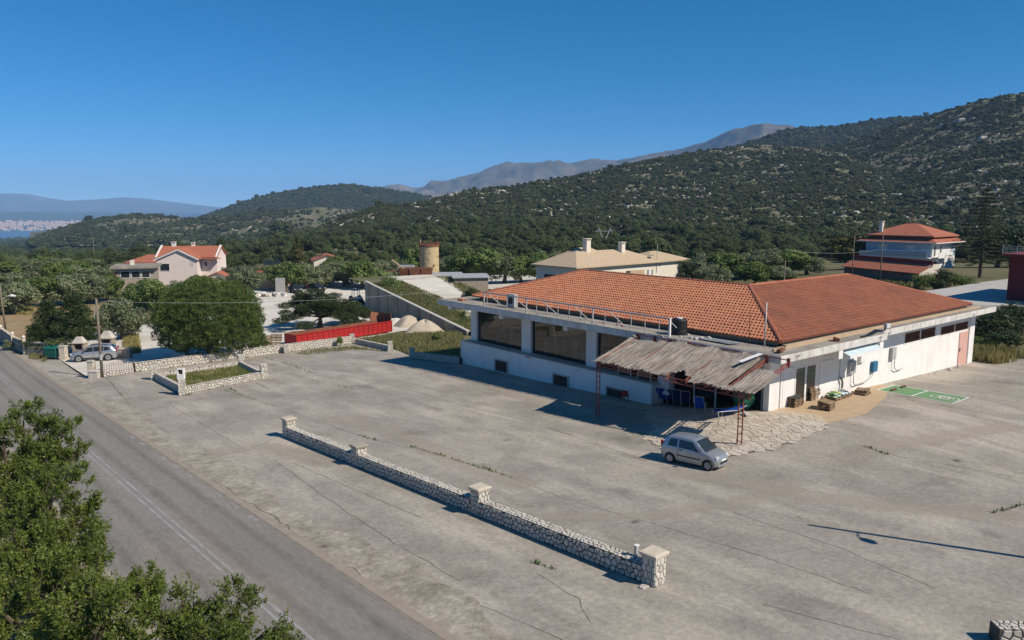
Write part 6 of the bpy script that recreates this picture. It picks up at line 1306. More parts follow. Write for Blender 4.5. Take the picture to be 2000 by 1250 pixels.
mb = MB(); mb.bar((-5.7, -3.55, zr(504) - .2), (-.6, -3.55, gz_ + .08), .12, .25); mb.bar((3.7, -3.55, zr(504) - .2), (-.6, -3.55, gz_ + .08), .12, .25); part('verge', mb, M['whiteren'], t)
win(t, 'y', -4.6, -2.5, zr(527), zr(512), -3.2, 'darkglass', 'whiteren'); win(t, 'y', 1.9, 2.4, zr(517), zr(509), -3.2, 'whiteren', 'greybox'); win(t, 'x-', -2.6, -1.2, zr(524), zr(510), -5.2); win(t, 'y', 3.9, 4.6, zr(521), zr(511), 0); win(t, 'x-', 1.2, 2.6, zr(522), zr(510), -6.2)
mb = MB(); mb.box(3.2, 7.6, -1.8, 0, zr(505), zr(505) + .12); part('porch_roof', mb, M['housetile'], t); chimney(t, -3.6, 4.3, zr_ - .6, zr(477), .8, 'whiteren', None); chimney(t, .6, 4.3, zr_ - .4, zr(478.5), .7, 'cream', None)
t2 = house('garden_house', 'low annexe with orange lean-to roof right of the pink house', 420, 165, zg, .15); mb = MB(); mb.box(-2.6, 3.6, 0, 5, 0, 2.2); part('wall', mb, M['cream'], t2); part('roof', gable(-2.6, 3.6, 0, 5, 2.2, 1.5, .5, .16, 'y'), M['housetile'], t2); mb = MB(); mb.slabpoly([(-2.6, -.01, 2.2), (3.6, -.01, 2.2), (.5, -.01, 3.55)], .1); part('gable_end', mb, M['cream'], t2)
t2 = house('garden_house', 'small house with orange hip roof left behind the pink house', 280, 190, -5, .05); mb = MB(); mb.box(-3.2, 5, 0, 7, 0, 4.6); part('wall', mb, M['greybox'], t2); part('roof', hip(-3.2, 5, 0, 7, 4.6, 1.7, .9), M['housetile'], t2); win(t2, 'y', -1.8, -.6, 2, 4, 0, 'dark'); win(t2, 'y', 2.0, 4.0, 1.6, 4.0, 0, 'dark', 'whiteren')
# stone house with flat concrete roof
d = 148; zg = -4.2; zr = lambda py: at(255, py, d).z - zg
t = house('stone_house', 'unfinished stone house with flat concrete roof and a strip of windows', 266, d, zg, .32)
mb = MB(); mb.box(-3.2, 3.4, 0, 6.5, 0, zr(524)); part('wall', mb, M['stonewall'], t); mb = MB(); mb.box(-4.2, 4.0, -.9, 7.4, zr(524), zr(519.5)); part('roof', mb, M['slabtop'], t)
mb = MB(); mb.box(-3.2, 3.4, -.08, 0, zr(527), zr(525)); part('lintel', mb, M['cream'], t)
for a, b in ((-2.6, -.9), (-.7, .9), (1.1, 2.6)): win(t, 'y', a, b, zr(543), zr(529), -.02, 'darkglass', 'whitepaint')
win(t, 'x-', 1.5, 3.0, zr(545), zr(530), -3.2, 'dark', 'stonewall'); mb = MB(); mb.box(-1.2, -.5, 3, 3.7, zr(520), zr(510)); part('chimney', mb, M['cream'], t); mb = MB(); mb.box(-3.5, -3.2, -.2, .8, 0, zr(530)); part('buttress', mb, M['tilesub'], t)
# houses glimpsed through the trees
t = house('far_house', 'low house with reddish roof glimpsed behind the olive trees', 640, 215, -6.6, .3); mb = MB(); mb.box(-3.5, 4.0, 0, 7, 0, 5.0); part('wall', mb, M['cream'], t); part('roof', gable(-3.5, 4.0, 0, 7, 5.0, 1.6, .6, .16, 'y'), M['housetile'], t); mb = MB(); mb.slabpoly([(-3.5, -.01, 5), (4, -.01, 5), (.25, -.01, 6.4)], .1); part('gable_end', mb, M['cream'], t)
t = house('far_house', 'small house with solar panels behind the olive trees', 527, 175, -4.4, .2); mb = MB(); mb.box(-2.5, 3, 0, 6, 0, 2.8); part('wall', mb, M['pinkwall'], t); part('roof', gable(-2.5, 3, 0, 6, 2.8, 1.2, .5), M['housetile'], t)
for k in range(2): mb = MB(); mb.slabpoly([(-1.2 + k * 1.9, 1.0, 3.6), (.5 + k * 1.9, 1.0, 3.6), (.5 + k * 1.9, 2.2, 5.4), (-1.2 + k * 1.9, 2.2, 5.4)], .06); part('solar_panel', mb, M['darkglass'], t)
win(t, 'y', -1.6, -.2, .9, 2.2, 0, 'dark')
# sand-roofed villa behind the shop
VA, VB = at(1126, 523, 123), at(1350, 506, 143); ze = (VA.z + VB.z) / 2; zg = -.6; ex = Vector((VB.x - VA.x, VB.y - VA.y, 0)); VL = ex.length; rz = math.atan2(ex.y, ex.x)
t = thing('villa', 'cream villa with sand-coloured hip roofs and two chimneys behind the shop', 'house', (VA.x, VA.y, zg), rz); h = ze - zg
mb = MB(); mb.box(.6, VL * .72, .6, 10, 0, h); part('wall', mb, M['cream'], t); r_ = part('roof', hip(.6, VL * .72, .6, 10, h, 2.15, .7), M['paleroof'], t)
mb = MB(); mb.box(VL * .66, VL - .6, .7, 8.6, 0, h); part('wall', mb, M['cream'], t); part('roof', hip(VL * .66, VL - .6, .7, 8.6, h + .02, 1.5, .7), M['paleroof'], t)
mb = MB(); mb.box(4.0, 12.5, 4.0, 10.6, 0, h + .2); part('wall', mb, M['cream'], t); part('roof', hip(4.0, 14, 3.6, 10.8, h + .35, 2.3, .7), M['paleroof'], t)
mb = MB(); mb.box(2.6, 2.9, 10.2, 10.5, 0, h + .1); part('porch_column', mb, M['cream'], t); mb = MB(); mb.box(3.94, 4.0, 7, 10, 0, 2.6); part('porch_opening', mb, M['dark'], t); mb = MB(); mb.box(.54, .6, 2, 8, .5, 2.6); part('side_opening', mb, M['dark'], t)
S_ = VL * .72 / 21
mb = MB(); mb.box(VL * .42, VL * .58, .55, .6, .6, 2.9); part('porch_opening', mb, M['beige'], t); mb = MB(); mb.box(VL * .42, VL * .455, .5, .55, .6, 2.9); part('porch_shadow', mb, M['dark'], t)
win(t, 'y', VL * .62, VL * .645, .9, 2.8, .6, 'whiteren', 'whiteren', 'shutter'); win(t, 'y', VL * .30, VL * .335, 1.3, 2.5, .6, 'dark', 'shutter'); win(t, 'y', VL * .20, VL * .235, 1.3, 2.5, .6, 'dark', 'shutter')
chimney(t, VL * .26, 5.3, h + 1.2, h + 3.9, 1.0, 'cream'); chimney(t, VL * .52, 4.3, h + 1.0, h + 3.1, .9, 'cream')
part('antenna', MB().tube([(VL * .69, .5, h - 2), (VL * .69, .5, h + 3)], .05, 6), M['galv'], t); part('dish', MB().lathe([(.02, 0), (.3, .05), (.5, .16)], 14), M['greybox'], t).location = (VL * .665, 1.0, h + 1.0)
# blue and white two-storey house
d = 150; C = at(1814, 560, d); zg = .2; zz_ = lambda py: at(1814, py, d).z - zg
t = thing('blue_house', 'light blue two-storey house with orange two-tier hip roof at the foot of the hill', 'house', (C.x, C.y, zg)); ze = zz_(474); zf = zz_(503); WX, WY = 11.0, 13.0
mb = MB(); mb.box(0, WX, 0, WY, 0, zf); part('wall', mb, M['whiteren'], t); mb = MB(); mb.box(.02, WX, .02, WY, zf, ze); part('upper_wall', mb, M['blueren'], t); mb = MB(); mb.box(.03, WX - 2.2, -.03, .02, zf, ze); part('upper_wall', mb, M['whiteren'], t)
e = 1.3; apex = (WX / 2, WY / 2, zz_(438)); z1 = ze + 1.0
def frus(x0_, x1_, y0_, y1_, z0_, k, z1_): mb = MB(); mb.add([(x0_, y0_, z0_), (x1_, y0_, z0_), (x1_, y1_, z0_), (x0_, y1_, z0_), (x0_ + k, y0_ + k, z1_), (x1_ - k, y0_ + k, z1_), (x1_ - k, y1_ - k, z1_), (x0_ + k, y1_ - k, z1_)], [(0, 1, 5, 4), (1, 2, 6, 5), (2, 3, 7, 6), (3, 0, 4, 7), (4, 5, 6, 7), (3, 2, 1, 0)]); return mb
r_ = part('lower_roof', frus(-e, WX + e, -e, WY + e, ze, 2.0, z1), M['housetile'], t); mb = MB(); mb.box(-e - .02, WX + e + .02, -e - .02, WY + e + .02, ze - .15, ze); part('eave', mb, M['whiteren'], t)
part('roof', hip(.1, WX - .1, .1, WY - .1, z1 + .25, apex[2] - z1 - .25, .5, .25), M['housetile'], t); chimney(t, 1.2, WY - 2.4, ze + .5, zz_(437), .7, 'cream')
for (a, b) in ((3.2, 5.0), (8.6, 10.3)): win(t, 'x-', a, b, zf + .1, zf + 2.2, .02, 'whiteren', 'whiteren')
for (a, b) in ((.9, 1.7), (3.6, 4.4)): win(t, 'y', a, b, zf + .1, zf + 2.2, -.03, 'dark', 'whiteren')
win(t, 'x-', 4.4, 6.0, zf - 2.2, zf - .9, 0, 'beige', 'cream'); win(t, 'y', 1.0, 3.0, zf - 2.3, zf - .8, 0, 'dark', 'cream'); win(t, 'y', 5.4, 6.4, zf - 2.3, zf - .8, 0, 'dark', 'cream')
mb = MB(); mb.box(-1.5, 0, -.2, WY + .6, zf - .18, zf); part('balcony', mb, M['whiteren'], t); mb = MB(); mb.box(-1.5, -1.42, .2, WY + .6, zf, zf + .95); part('balcony_railing', mb, M['greybox'], t)
for (a, b) in ((.2, 3.0), (3.4, 6.6)): mb = MB(); mb.box(a, b, -1.3, 0, zf - .15, zf); part('balcony', mb, M['whiteren'], t); mb = MB(); mb.box(a, b, -1.3, -1.24, zf, zf + .95); part('balcony_railing', mb, M['whiteren'], t)
mb = MB(); mb.box(-.2, .1, -.2, .1, 0, ze); part('corner_column', mb, M['whiteren'], t); mb = MB(); mb.box(3.1, 3.3, -1.25, -1.05, 0, zf - .15); part('balcony_column', mb, M['whiteren'], t); part('mast', MB().tube([(WX / 2, WY / 2, apex[2] - .3), (WX / 2, WY / 2, apex[2] + 3)], .05, 6), M['rustbrown'], t)
# long plank shed in front of it
A, B = at(1646, 521, 128), at(1792, 531, 114); zg = .3; ex = Vector((B.x - A.x, B.y - A.y, 0)); L_ = ex.length; rz = math.atan2(ex.y, ex.x); zl, zr2 = A.z - zg, B.z - zg; ze = (zl + zr2) / 2
t = thing('plank_shed', 'long low grey plank shed with orange roof in front of the blue house', 'shed', (A.x, A.y, zg), rz)
nb = 46; bd_ = MB(); bd_.box(-.0, L_ / nb - .03, 0, .06, -.6, ze - .02); bme = bd_.mesh('plank')
for k in range(nb): o = part('plank', bme, M['greywood'], t); o.location = (k * L_ / nb, .35 + .015 * (k % 2), 0)
mb = MB(); mb.box(0, L_, .45, 4.2, -.6, ze); part('wall', mb, M['cream'], t); mb = MB(); mb.slabpoly([(-.3, -.1, ze - .05), (L_ + .2, -.1, ze - .05), (L_ + .2, 2.6, ze + 1.15), (-.3, 2.6, ze + 1.15)], .12); part('roof', mb, M['housetile'], t); mb = MB(); mb.box(-.2, L_ + .2, 2.6, 2.75, ze + .9, ze + 1.75); part('parapet', mb, M['maroon'], t); mb = MB(); mb.slabpoly([(L_, .3, ze - .05), (L_, 4.2, ze - .05), (L_, 4.2, ze + 1.2), (L_, 2.6, ze + 1.2)], .1); part('gable_end', mb, M['cream'], t)
for k, (a, b, z0_, z1_) in enumerate(((.8, 1.9, 1.2, 2.2), (7.2, 8.6, .3, 2.3), (10.6, 12.0, .4, 2.1))):
    if b < L_: win(t, 'y', a, b, min(z0_, ze - 1.2), min(z1_, ze - .35), .34, 'dark' if k == 0 else 'greywood', 'greywood'); mb = MB(); mb.slabpoly([(a - .4, -.2, ze - .35), (b + .4, -.2, ze - .35), (b + .4, .35, ze - .2), (a - .4, .35, ze - .2)], .04); part('hood', mb, M['housetile'], t)
p = at(1822, 522, 116); t2 = thing('open_porch', 'small red-roofed porch at the right end of the plank shed', 'porch', (p.x, p.y, .3), rz); mb = MB(); mb.slabpoly([(-2.0, -1.5, 2.6), (2.0, -1.5, 2.4), (2.2, 1.5, 2.9), (-2, 1.5, 3.1)], .1); part('roof', mb, M['housetile'], t2)
for x in (-1.6, 1.8):
    for y in (-1.2, 1.2): part('post', MB().bar((x, y, -.2), (x, y, 2.55), .16), M['cream'], t2)
# terrace roof and maroon building at the right edge
TP = [at_z(*q, 2.6) for q in ((1790, 571), (1868, 560), (1905, 553), (1984, 543), (2120, 545), (2120, 600), (1952, 597), (1900, 597))]
t = thing('flat_roof_building', 'low building with a wide pale flat roof beside the maroon house', 'building', (TP[3].x, TP[3].y, g(TP[3].x, TP[3].y))); mb = MB(); quadprism(mb, [(p.x, p.y) for p in TP], -1.5, 2.55); part('wall', mb, M['retain'], t, True); mb = MB(); quadprism(mb, [(p.x, p.y) for p in TP], 2.55, 2.62); part('roof', mb, M['terrace'], t, True)
p = at_z(1994, 588, 2.62); t = thing('maroon_house', 'dark maroon house with a roof terrace cut off by the right edge', 'house', (p.x, p.y, 2.62)); hh = at(1978, 500, depth_of(p)).z - 2.62
mb = MB(); mb.box(0, 14, -8, 1.5, -3, hh); part('wall', mb, M['maroon'], t); mb = MB(); mb.box(-1.4, 14.3, -8.4, 2.0, hh, hh + .22); part('terrace_slab', mb, M['maroon'], t)
for k in range(5): mb = MB(); mb.bar((-1.3, -8.3, hh + .35 + k * .18), (-1.3, 1.9, hh + .35 + k * .18), .04); part('rail', mb, M['galv'], t)
for k in range(8): mb = MB(); mb.bar((-1.3, -8.2 + k * 1.44, hh + .2), (-1.3, -8.2 + k * 1.44, hh + 1.15), .05); part('rail_post', mb, M['galv'], t)

# ------------------------------------------------------------------ trees
def leaf_cloud(rng, C, R, n, L_, W_, shell=.55, up=.35, jit=.5, droop=0.0, needle=False):
    """n leaf-sized faces spread through lobes (centres C, radii R)"""
    C = np.asarray(C, float); R = np.asarray(R, float); R = R[:, None].repeat(3, 1) if R.ndim == 1 else R
    w = (R.prod(1)) ** (2 / 3); k = rng.choice(len(C), n, p=w / w.sum()); d = rng.normal(size=(n, 3)); d /= np.linalg.norm(d, axis=1)[:, None]
    f = shell + (1 - shell) * rng.random(n) ** .6; lump = 1 + .16 * np.sin(d[:, 0] * 5 + k * 1.7) * np.sin(d[:, 1] * 5 + k) + .12 * np.sin(d[:, 2] * 6 + k * 2.3)
    p = C[k] + d * R[k] * (f * lump)[:, None]
    nr = d + rng.normal(size=(n, 3)) * jit; nr[:, 2] += up; nr /= np.linalg.norm(nr, axis=1)[:, None]
    t = np.cross(nr, rng.normal(size=(n, 3))); t /= np.linalg.norm(t, axis=1)[:, None]; t[:, 2] -= droop
    if needle:   # needles stand out from the clump
        t = d + rng.normal(size=(n, 3)) * .55; t[:, 2] += .25; t /= np.linalg.norm(t, axis=1)[:, None]; nr = np.cross(t, rng.normal(size=(n, 3))); nr /= np.linalg.norm(nr, axis=1)[:, None]
    b = np.cross(nr, t)
    s = rng.uniform(.6, 1.35, n)[:, None]; V = np.stack([p - t * L_ / 2 * s, p + b * W_ / 2 * s, p + t * L_ / 2 * s, p - b * W_ / 2 * s], 1)
    lob = rng.random(len(C)); rnd = np.clip(rng.random(n) * .75 + lob[k] * .35 - .05, 0, 1); return V, rnd
def branch_mesh(base_r, h0, C, seed, lean=(0, 0), name='trunk', twist=.3):
    rg = random.Random(seed); mb = MB(); top = Vector((lean[0], lean[1], h0)); mb.tube([(0, 0, -.3), (0, 0, 0.05), (lean[0] * .4 + rg.uniform(-.1, .1), lean[1] * .4, h0 * .5), top], [base_r * 1.35, base_r * 1.1, base_r * .85, base_r * .7], 9)
    for c in C:
        c = Vector(c); m = top.lerp(c, .5) + Vector((rg.uniform(-twist, twist), rg.uniform(-twist, twist), -.1)); mb.tube([top - Vector((0, 0, h0 * .15)), m, c], [base_r * .55, base_r * .32, base_r * .1], 6)
    return mb.mesh(name, True)
PROTO = {}
def proto(kind, var):
    if (kind, var) in PROTO: return PROTO[kind, var]
    rng = np.random.default_rng(1000 + var * 17 + len(kind) * 131); rg = random.Random(var * 7 + len(kind)); C = []; R = []
    if kind in ('olive', 'broad'):
        H, Wd_ = 4.5, 5.0; nl = 24 if kind == 'olive' else 26
        for k in range(nl):
            a = k * 2.4 + rg.uniform(-.4, .4); rr = 1.75 * math.sqrt((k + .3) / nl); C.append((rr * math.cos(a), rr * math.sin(a), 2.25 + rg.uniform(-1.2, 1.5) * (1 - rr / 3.6) - .3 * rr + (.35 if kind == 'broad' else 0))); R.append((rg.uniform(.6, .95), rg.uniform(.6, .95), rg.uniform(.55, .85)))
        V, rn = leaf_cloud(rng, C, R, 7000, .28, .12 if kind == 'olive' else .17, .45, .3); tr = branch_mesh(.24, 1.1, C[:7], var, (rg.uniform(-.3, .3), rg.uniform(-.3, .3)))
    elif kind == 'pine':
        H, Wd_ = 7.0, 5.0
        for k in range(16):
            f = k / 15; z = 1.6 + 4.6 * f; rr = (1 - f) * 1.9 + .15; a = k * 2.4; C.append((rr * .62 * math.cos(a), rr * .62 * math.sin(a), z)); R.append((.5 + rr * .42, .5 + rr * .42, .62))
        V, rn = leaf_cloud(rng, C, R, 12000, .32, .07, .4, .5, .6, 0.0, True); tr = branch_mesh(.2, 5.2, C[:8], var)
    elif kind == 'roundpine':
        H, Wd_ = 8.6, 12.0
        for k in range(120):
            f = (k + .5) / 120; ph = math.acos(1 - 1.82 * f); a = k * 2.39996; x, y, z = math.sin(ph) * math.cos(a), math.sin(ph) * math.sin(a), math.cos(ph); q_ = rg.uniform(.90, 1.06); C.append((5.0 * x * q_, 5.0 * y * q_, 4.15 + 3.7 * z * q_)); R.append((rg.uniform(.75, 1.2), rg.uniform(.75, 1.2), rg.uniform(.55, .85)))
        for k in range(16): a = k * .7; C.append((3.0 * math.cos(a), 3.0 * math.sin(a), 2.6 + (k % 4) * .9)); R.append((1.5, 1.5, 1.1))
        V, rn = leaf_cloud(rng, C, R, 165000, .22, .05, .74, .35, .42, 0.0, True); tr = branch_mesh(.38, 1.5, C[20:100:9], var, (.2, .1))
    elif kind == 'loosepine':
        H, Wd_ = 8.0, 10.0
        for k in range(52):
            a = k * 2.4 + rg.uniform(-.3, .3); rr = 4.3 * math.sqrt((k + .2) / 52) * rg.uniform(.7, 1.1); z = 6.5 - 3.9 * (rr / 4.4) ** 1.1 + rg.uniform(-1.9, .6); C.append((rr * math.cos(a), rr * math.sin(a), max(1.0, z))); R.append((rg.uniform(.65, 1.2), rg.uniform(.65, 1.2), rg.uniform(.5, .8)))
        V, rn = leaf_cloud(rng, C, R, 46000, .30, .055, .35, .6, .6, 0.0, True); tr = branch_mesh(.3, 2.2, C[::2], var, (.5, -.2))
    elif kind == 'cone':
        H, Wd_ = 9.0, 4.0
        for k in range(14): f = k / 13; C.append((rg.uniform(-.2, .2), rg.uniform(-.2, .2), 1.2 + 7.2 * f)); R.append(((1 - f) * 1.5 + .3, (1 - f) * 1.5 + .3, .8))
        V, rn = leaf_cloud(rng, C, R, 5000, .34, .12, .5, .2); tr = branch_mesh(.2, 4, [], var)
    elif kind == 'shrub':
        H, Wd_ = 2.0, 2.4
        for k in range(9): a = k * 2.4; rr = .7 * math.sqrt(k / 9); C.append((rr * math.cos(a), rr * math.sin(a), .9 + rg.uniform(-.3, .45))); R.append((.5, .5, .5))
        V, rn = leaf_cloud(rng, C, R, 2200, .17, .07, .3, .4); tr = branch_mesh(.06, .4, C[:5], var)
    elif kind == 'scrub':  # low hill bush
        H, Wd_ = 1.6, 2.2
        for k in range(6): a = k * 2.4; rr = .55 * math.sqrt(k / 6); C.append((rr * math.cos(a), rr * math.sin(a), .6 + rg.uniform(-.15, .3))); R.append((.55, .55, .5))
        V, rn = leaf_cloud(rng, C, R, 420, .34, .22, .6, .5, .5); tr = branch_mesh(.05, .3, C[:3], var)
    PROTO[kind, var] = (quadmesh(kind + '_crown', V, rn), tr, H, Wd_); return PROTO[kind, var]
def tree(name, label, cat, kind, var, m, px, base_py, top_py, w_px, group, bark='bark', depth=None, rz=None, parts=('crown', 'trunk')):
    b = hit(px, base_py) if depth is None else at(px, 600, depth)
    d = depth_of(b); z0 = float(land(b.x, b.y)) if depth is not None else b.z; crown, tr, H, Wd_ = proto(kind, var); h = max(.4, at(px, top_py, d).z - z0); w = w_px / FPX * d
    t = thing(name, label, cat, (b.x, b.y, z0), random.uniform(0, 6.28) if rz is None else rz, group); t.scale = (w / Wd_, w / Wd_, h / H)
    for nm, me, mm in ((parts[0], crown, M[m]), (parts[1], tr, M[bark])):
        o = bpy.data.objects.new(nm, me); COL.objects.link(o); o.parent = t
        if not me.materials: me.materials.append(mm)
        o.material_slots[0].link = 'OBJECT'; o.material_slots[0].material = mm
    return t
# ---- the marked trees of the yard
tree('umbrella_pine', 'huge dense round pine behind the back wall', 'tree', 'roundpine', 0, 'pine', 412, 698, 538, 222, None)
tree('pine_tree', 'loose dark spreading pine behind the red trailer', 'tree', 'loosepine', 1, 'pinedark', 625, 640, 548, 180, None)
tree('pine_tree', 'short dark pine at the right foot of the loose spreading pine', 'tree', 'loosepine', 2, 'pinedark', 692, 632, 582, 95, None)
tree('pine_tree', 'tall dark pine behind the barbecue, left of the pair', 'tree', 'pine', 0, 'pinedark', 100, 684, 582, 105, 'pines behind the barbecues')
tree('pine_tree', 'bushy dark pine behind the barbecue, right of the pair', 'tree', 'pine', 1, 'pinedark', 152, 690, 566, 125, 'pines behind the barbecues')
tree('pine_tree', 'low dark pine at the left end of the pair behind the bin', 'tree', 'pine', 0, 'pinedark', 78, 690, 628, 70, 'pines behind the barbecues')
tree('young_pine', 'slim green young pine at the right skirt of the round pine', 'tree', 'pine', 1, 'pine', 506, 690, 618, 44, None)
tree('olive_tree', 'grey-green olive standing alone right of the second barbecue', 'tree', 'olive', 0, 'olive', 240, 662, 562, 104, None, 'olivebark')
tree('olive_tree', 'broad old olive with dark trunk above the parked cars', 'tree', 'olive', 1, 'olive', 675, 557, 492, 120, None, 'olivebark')
tree('cypress_tree', 'yellowish pointed conifer rising over the olives', 'tree', 'cone', 0, 'cypress', 585, 552, 460, 62, None, depth=195)
tree('pine_tree', 'dark round pine right behind the pink house', 'tree', 'pine', 0, 'pine', 437, 548, 462, 50, None, depth=200)
tree('small_tree', 'small dark tree in front of the grey block hut', 'tree', 'olive', 2, 'darkbush', 925, 585, 546, 56, None, depth=112)
tree('shrub', 'upright green shrub on the ramp beside the retaining wall', 'shrub', 'shrub', 0, 'olive2', 766, 572, 527, 54, None, depth=122)
# ---- groves: every tree its own
GRO = [ # px, base, top, width, kind, material
 (28, 612, 532, 92), (84, 604, 526, 84), (130, 602, 519, 92), (172, 600, 524, 86), (212, 596, 530, 66), (58, 586, 514, 84), (6, 590, 520, 80), (108, 578, 510, 80), (152, 574, 508, 80), (192, 572, 512, 70), (20, 564, 502, 84), (68, 562, 500, 80), (108, 556, 496, 74), (150, 556, 500, 74), (232, 560, 503, 56), (40, 548, 496, 66), (86, 544, 493, 60), (128, 542, 492, 60), (180, 544, 496, 64), (10, 542, 495, 60)]
places = ['at the left edge', 'in the front row', 'behind the dark pines', 'beside the stone house', 'in the second row', 'in the third row', 'in the rear row']
LM = {'olive': 'olive', 'broad': 'olive2'}
seen = {}
def uniq(s):
    seen[s] = seen.get(s, 0) + 1
    return s if seen[s] == 1 else None
ORD = ['first', 'second', 'third', 'fourth', 'fifth', 'sixth', 'seventh', 'eighth', 'ninth', 'tenth', 'eleventh', 'twelfth', 'thirteenth', 'fourteenth', 'fifteenth', 'sixteenth', 'seventeenth', 'eighteenth', 'nineteenth', 'twentieth', 'twenty-first', 'twenty-second']
def grove(lst, where, group, kinds, depth=None, mats=None, name='olive_tree'):
    order = sorted(range(len(lst)), key=lambda i: lst[i][0]); rank = {i: r for r, i in enumerate(order)}
    for i, e in enumerate(lst):
        k = kinds[i % len(kinds)]; m = (mats or {}).get(i) or LM[k]; d = depth(e) if depth else None
        tree(name if k == 'olive' else 'broadleaf_tree', f'{"grey-green olive" if m == "olive" else "mid-green leafy tree"}, {ORD[rank[i]]} from the left {where}', 'tree', k, i % 4, m, e[0], e[1], e[2], e[3] * 1.12, group, 'olivebark' if k == 'olive' else 'bark', d)
grove(GRO, 'in the olive grove left of the stone house', 'olive grove at the left', ['olive', 'broad', 'olive'], depth=lambda e: lin(e[1], [540, 612], [205, 118]))
grove([(290, 606, 534, 76), (326, 596, 540, 70), (262, 600, 546, 60), (352, 590, 540, 60), (388, 575, 530, 66), (305, 590, 548, 60)], 'of those before the pink house', 'trees in front of the pink house', ['broad', 'olive'], depth=lambda e: lin(e[1], [560, 612], [150, 118]))
grove([(480, 572, 506, 82), (455, 556, 508, 52), (560, 566, 503, 76), (600, 562, 506, 76), (636, 560, 508, 80), (712, 562, 496, 84), (742, 560, 492, 66), (520, 552, 510, 60), (660, 545, 494, 60), (770, 548, 494, 60)], 'of the trees around the parked cars', 'trees round the yard', ['olive', 'olive', 'broad'], depth=lambda e: lin(e[1], [545, 572], [185, 150]))
grove([(800, 545, 492, 60), (818, 540, 470, 60), (872, 548, 490, 76), (905, 560, 481, 78), (945, 565, 474, 92), (985, 565, 478, 82), (1018, 560, 490, 62), (1050, 550, 488, 66), (1085, 545, 477, 66), (1062, 548, 500, 54)], 'of those between tank and villa', 'trees between tank and villa', ['broad', 'broad', 'olive'], depth=lambda e: 190 if e[0] < 880 else 168)
grove([(1368, 560, 482, 76), (1408, 560, 480, 84), (1448, 560, 482, 82), (1492, 560, 477, 96), (1536, 560, 479, 86), (1572, 560, 488, 72), (1390, 560, 505, 70), (1470, 560, 508, 76), (1520, 560, 510, 76), (1350, 556, 490, 60)], 'of the olives behind the shop roof', 'olives behind the shop roof', ['olive', 'broad', 'olive'], depth=lambda e: 128 if e[2] > 500 else 142, mats={7: 'olive2'})
tree('broadleaf_tree', 'big brown-green tree left of the blue house', 'tree', 'broad', 2, 'cypress', 1668, 550, 448, 120, None, depth=165)
tree('broadleaf_tree', 'dark tree between the brown-green tree and the blue house', 'tree', 'broad', 1, 'darkbush', 1712, 550, 462, 84, None, depth=172)
grove([(1940, 560, 442, 92), (1985, 560, 430, 110), (1968, 560, 470, 80), (2020, 560, 445, 100)], 'of those behind the maroon house', 'dark trees behind the maroon house', ['broad'], depth=lambda e: 150, mats={0: 'darkbush', 1: 'darkbush', 2: 'olive2', 3: 'darkbush'})
for (px, by, ty, w, d, m, lab) in ((1842, 560, 522, 56, 112, 'darkbush', 'dark shrub at the porch of the plank shed'), (1800, 562, 528, 46, 110, 'olive2', 'green shrub below the right end of the plank shed'), (1874, 560, 530, 60, 108, 'olive2', 'loose green shrub left of the monkey puzzle trunk'), (1830, 560, 536, 40, 104, 'darkbush', 'low shrub in front of the porch'),
                                   (1950, 704, 596, 120, 78, 'darkbush', 'large dark bush at the right end of the shop'), (1918, 704, 628, 70, 77, 'darkbush', 'middle dark bush between the shop end and the large bush'), (1988, 704, 582, 100, 80, 'darkbush', 'tall dark bush at the right edge above the forecourt'), (1975, 708, 640, 80, 73, 'darkbush', 'low dark bush at the forecourt edge by the picture edge'), (1930, 706, 655, 60, 74, 'olive2', 'low green bush beside the shop end'),
                                   (852, 668, 646, 24, None, 'olive2', 'small round bush in the tall grass'), (664, 676, 652, 16, None, 'olive2', 'little bush against the red trailer'), (22, 684, 660, 30, None, 'olive', 'weedy bush at the foot of the garden wall')):
    tree('shrub', lab, 'shrub', 'shrub', len(lab) % 3, m, px, by, ty, w * 1.15, 'single shrubs', depth=d)
# monkey-puzzle-like conifer with open tiers
b = at(1912, 560, 120); z0 = g(b.x, b.y); H = at(1912, 366, 120).z - z0; t = thing('araucaria_tree', 'tall dark tiered conifer in front of the blue house corner', 'tree', (b.x, b.y, z0)); mb = MB(); mb.tube([(0, 0, -.3), (0, 0, H * .5), (0, 0, H)], [.32, .2, .03], 8); part('trunk', mb, M['bark'], t); rng = np.random.default_rng(5); C, R = [], []; br = MB()
for k in range(20):
    f = k / 19; z = H * (.16 + .80 * f); rr = 4.6 * (1 - f) ** .75 + .2; nb_ = 6
    for j in range(nb_):
        a = j * 2 * math.pi / nb_ + k * .5; br.tube([(0, 0, z), (rr * math.cos(a), rr * math.sin(a), z - .08 * rr + .25)], [.05, .02], 5)
        for s in np.linspace(.25, 1, 4): C.append((rr * s * math.cos(a), rr * s * math.sin(a), z - .08 * rr * s + .15)); R.append((.42 * (1 - f * .6) + .1, .42 * (1 - f * .6) + .1, .16))
V, rn = leaf_cloud(rng, C, R, 11000, .30, .08, .2, .6); part('crown', quadmesh('crown', V, rn), M['darkbush'], t); part('branches', br, M['bark'], t)
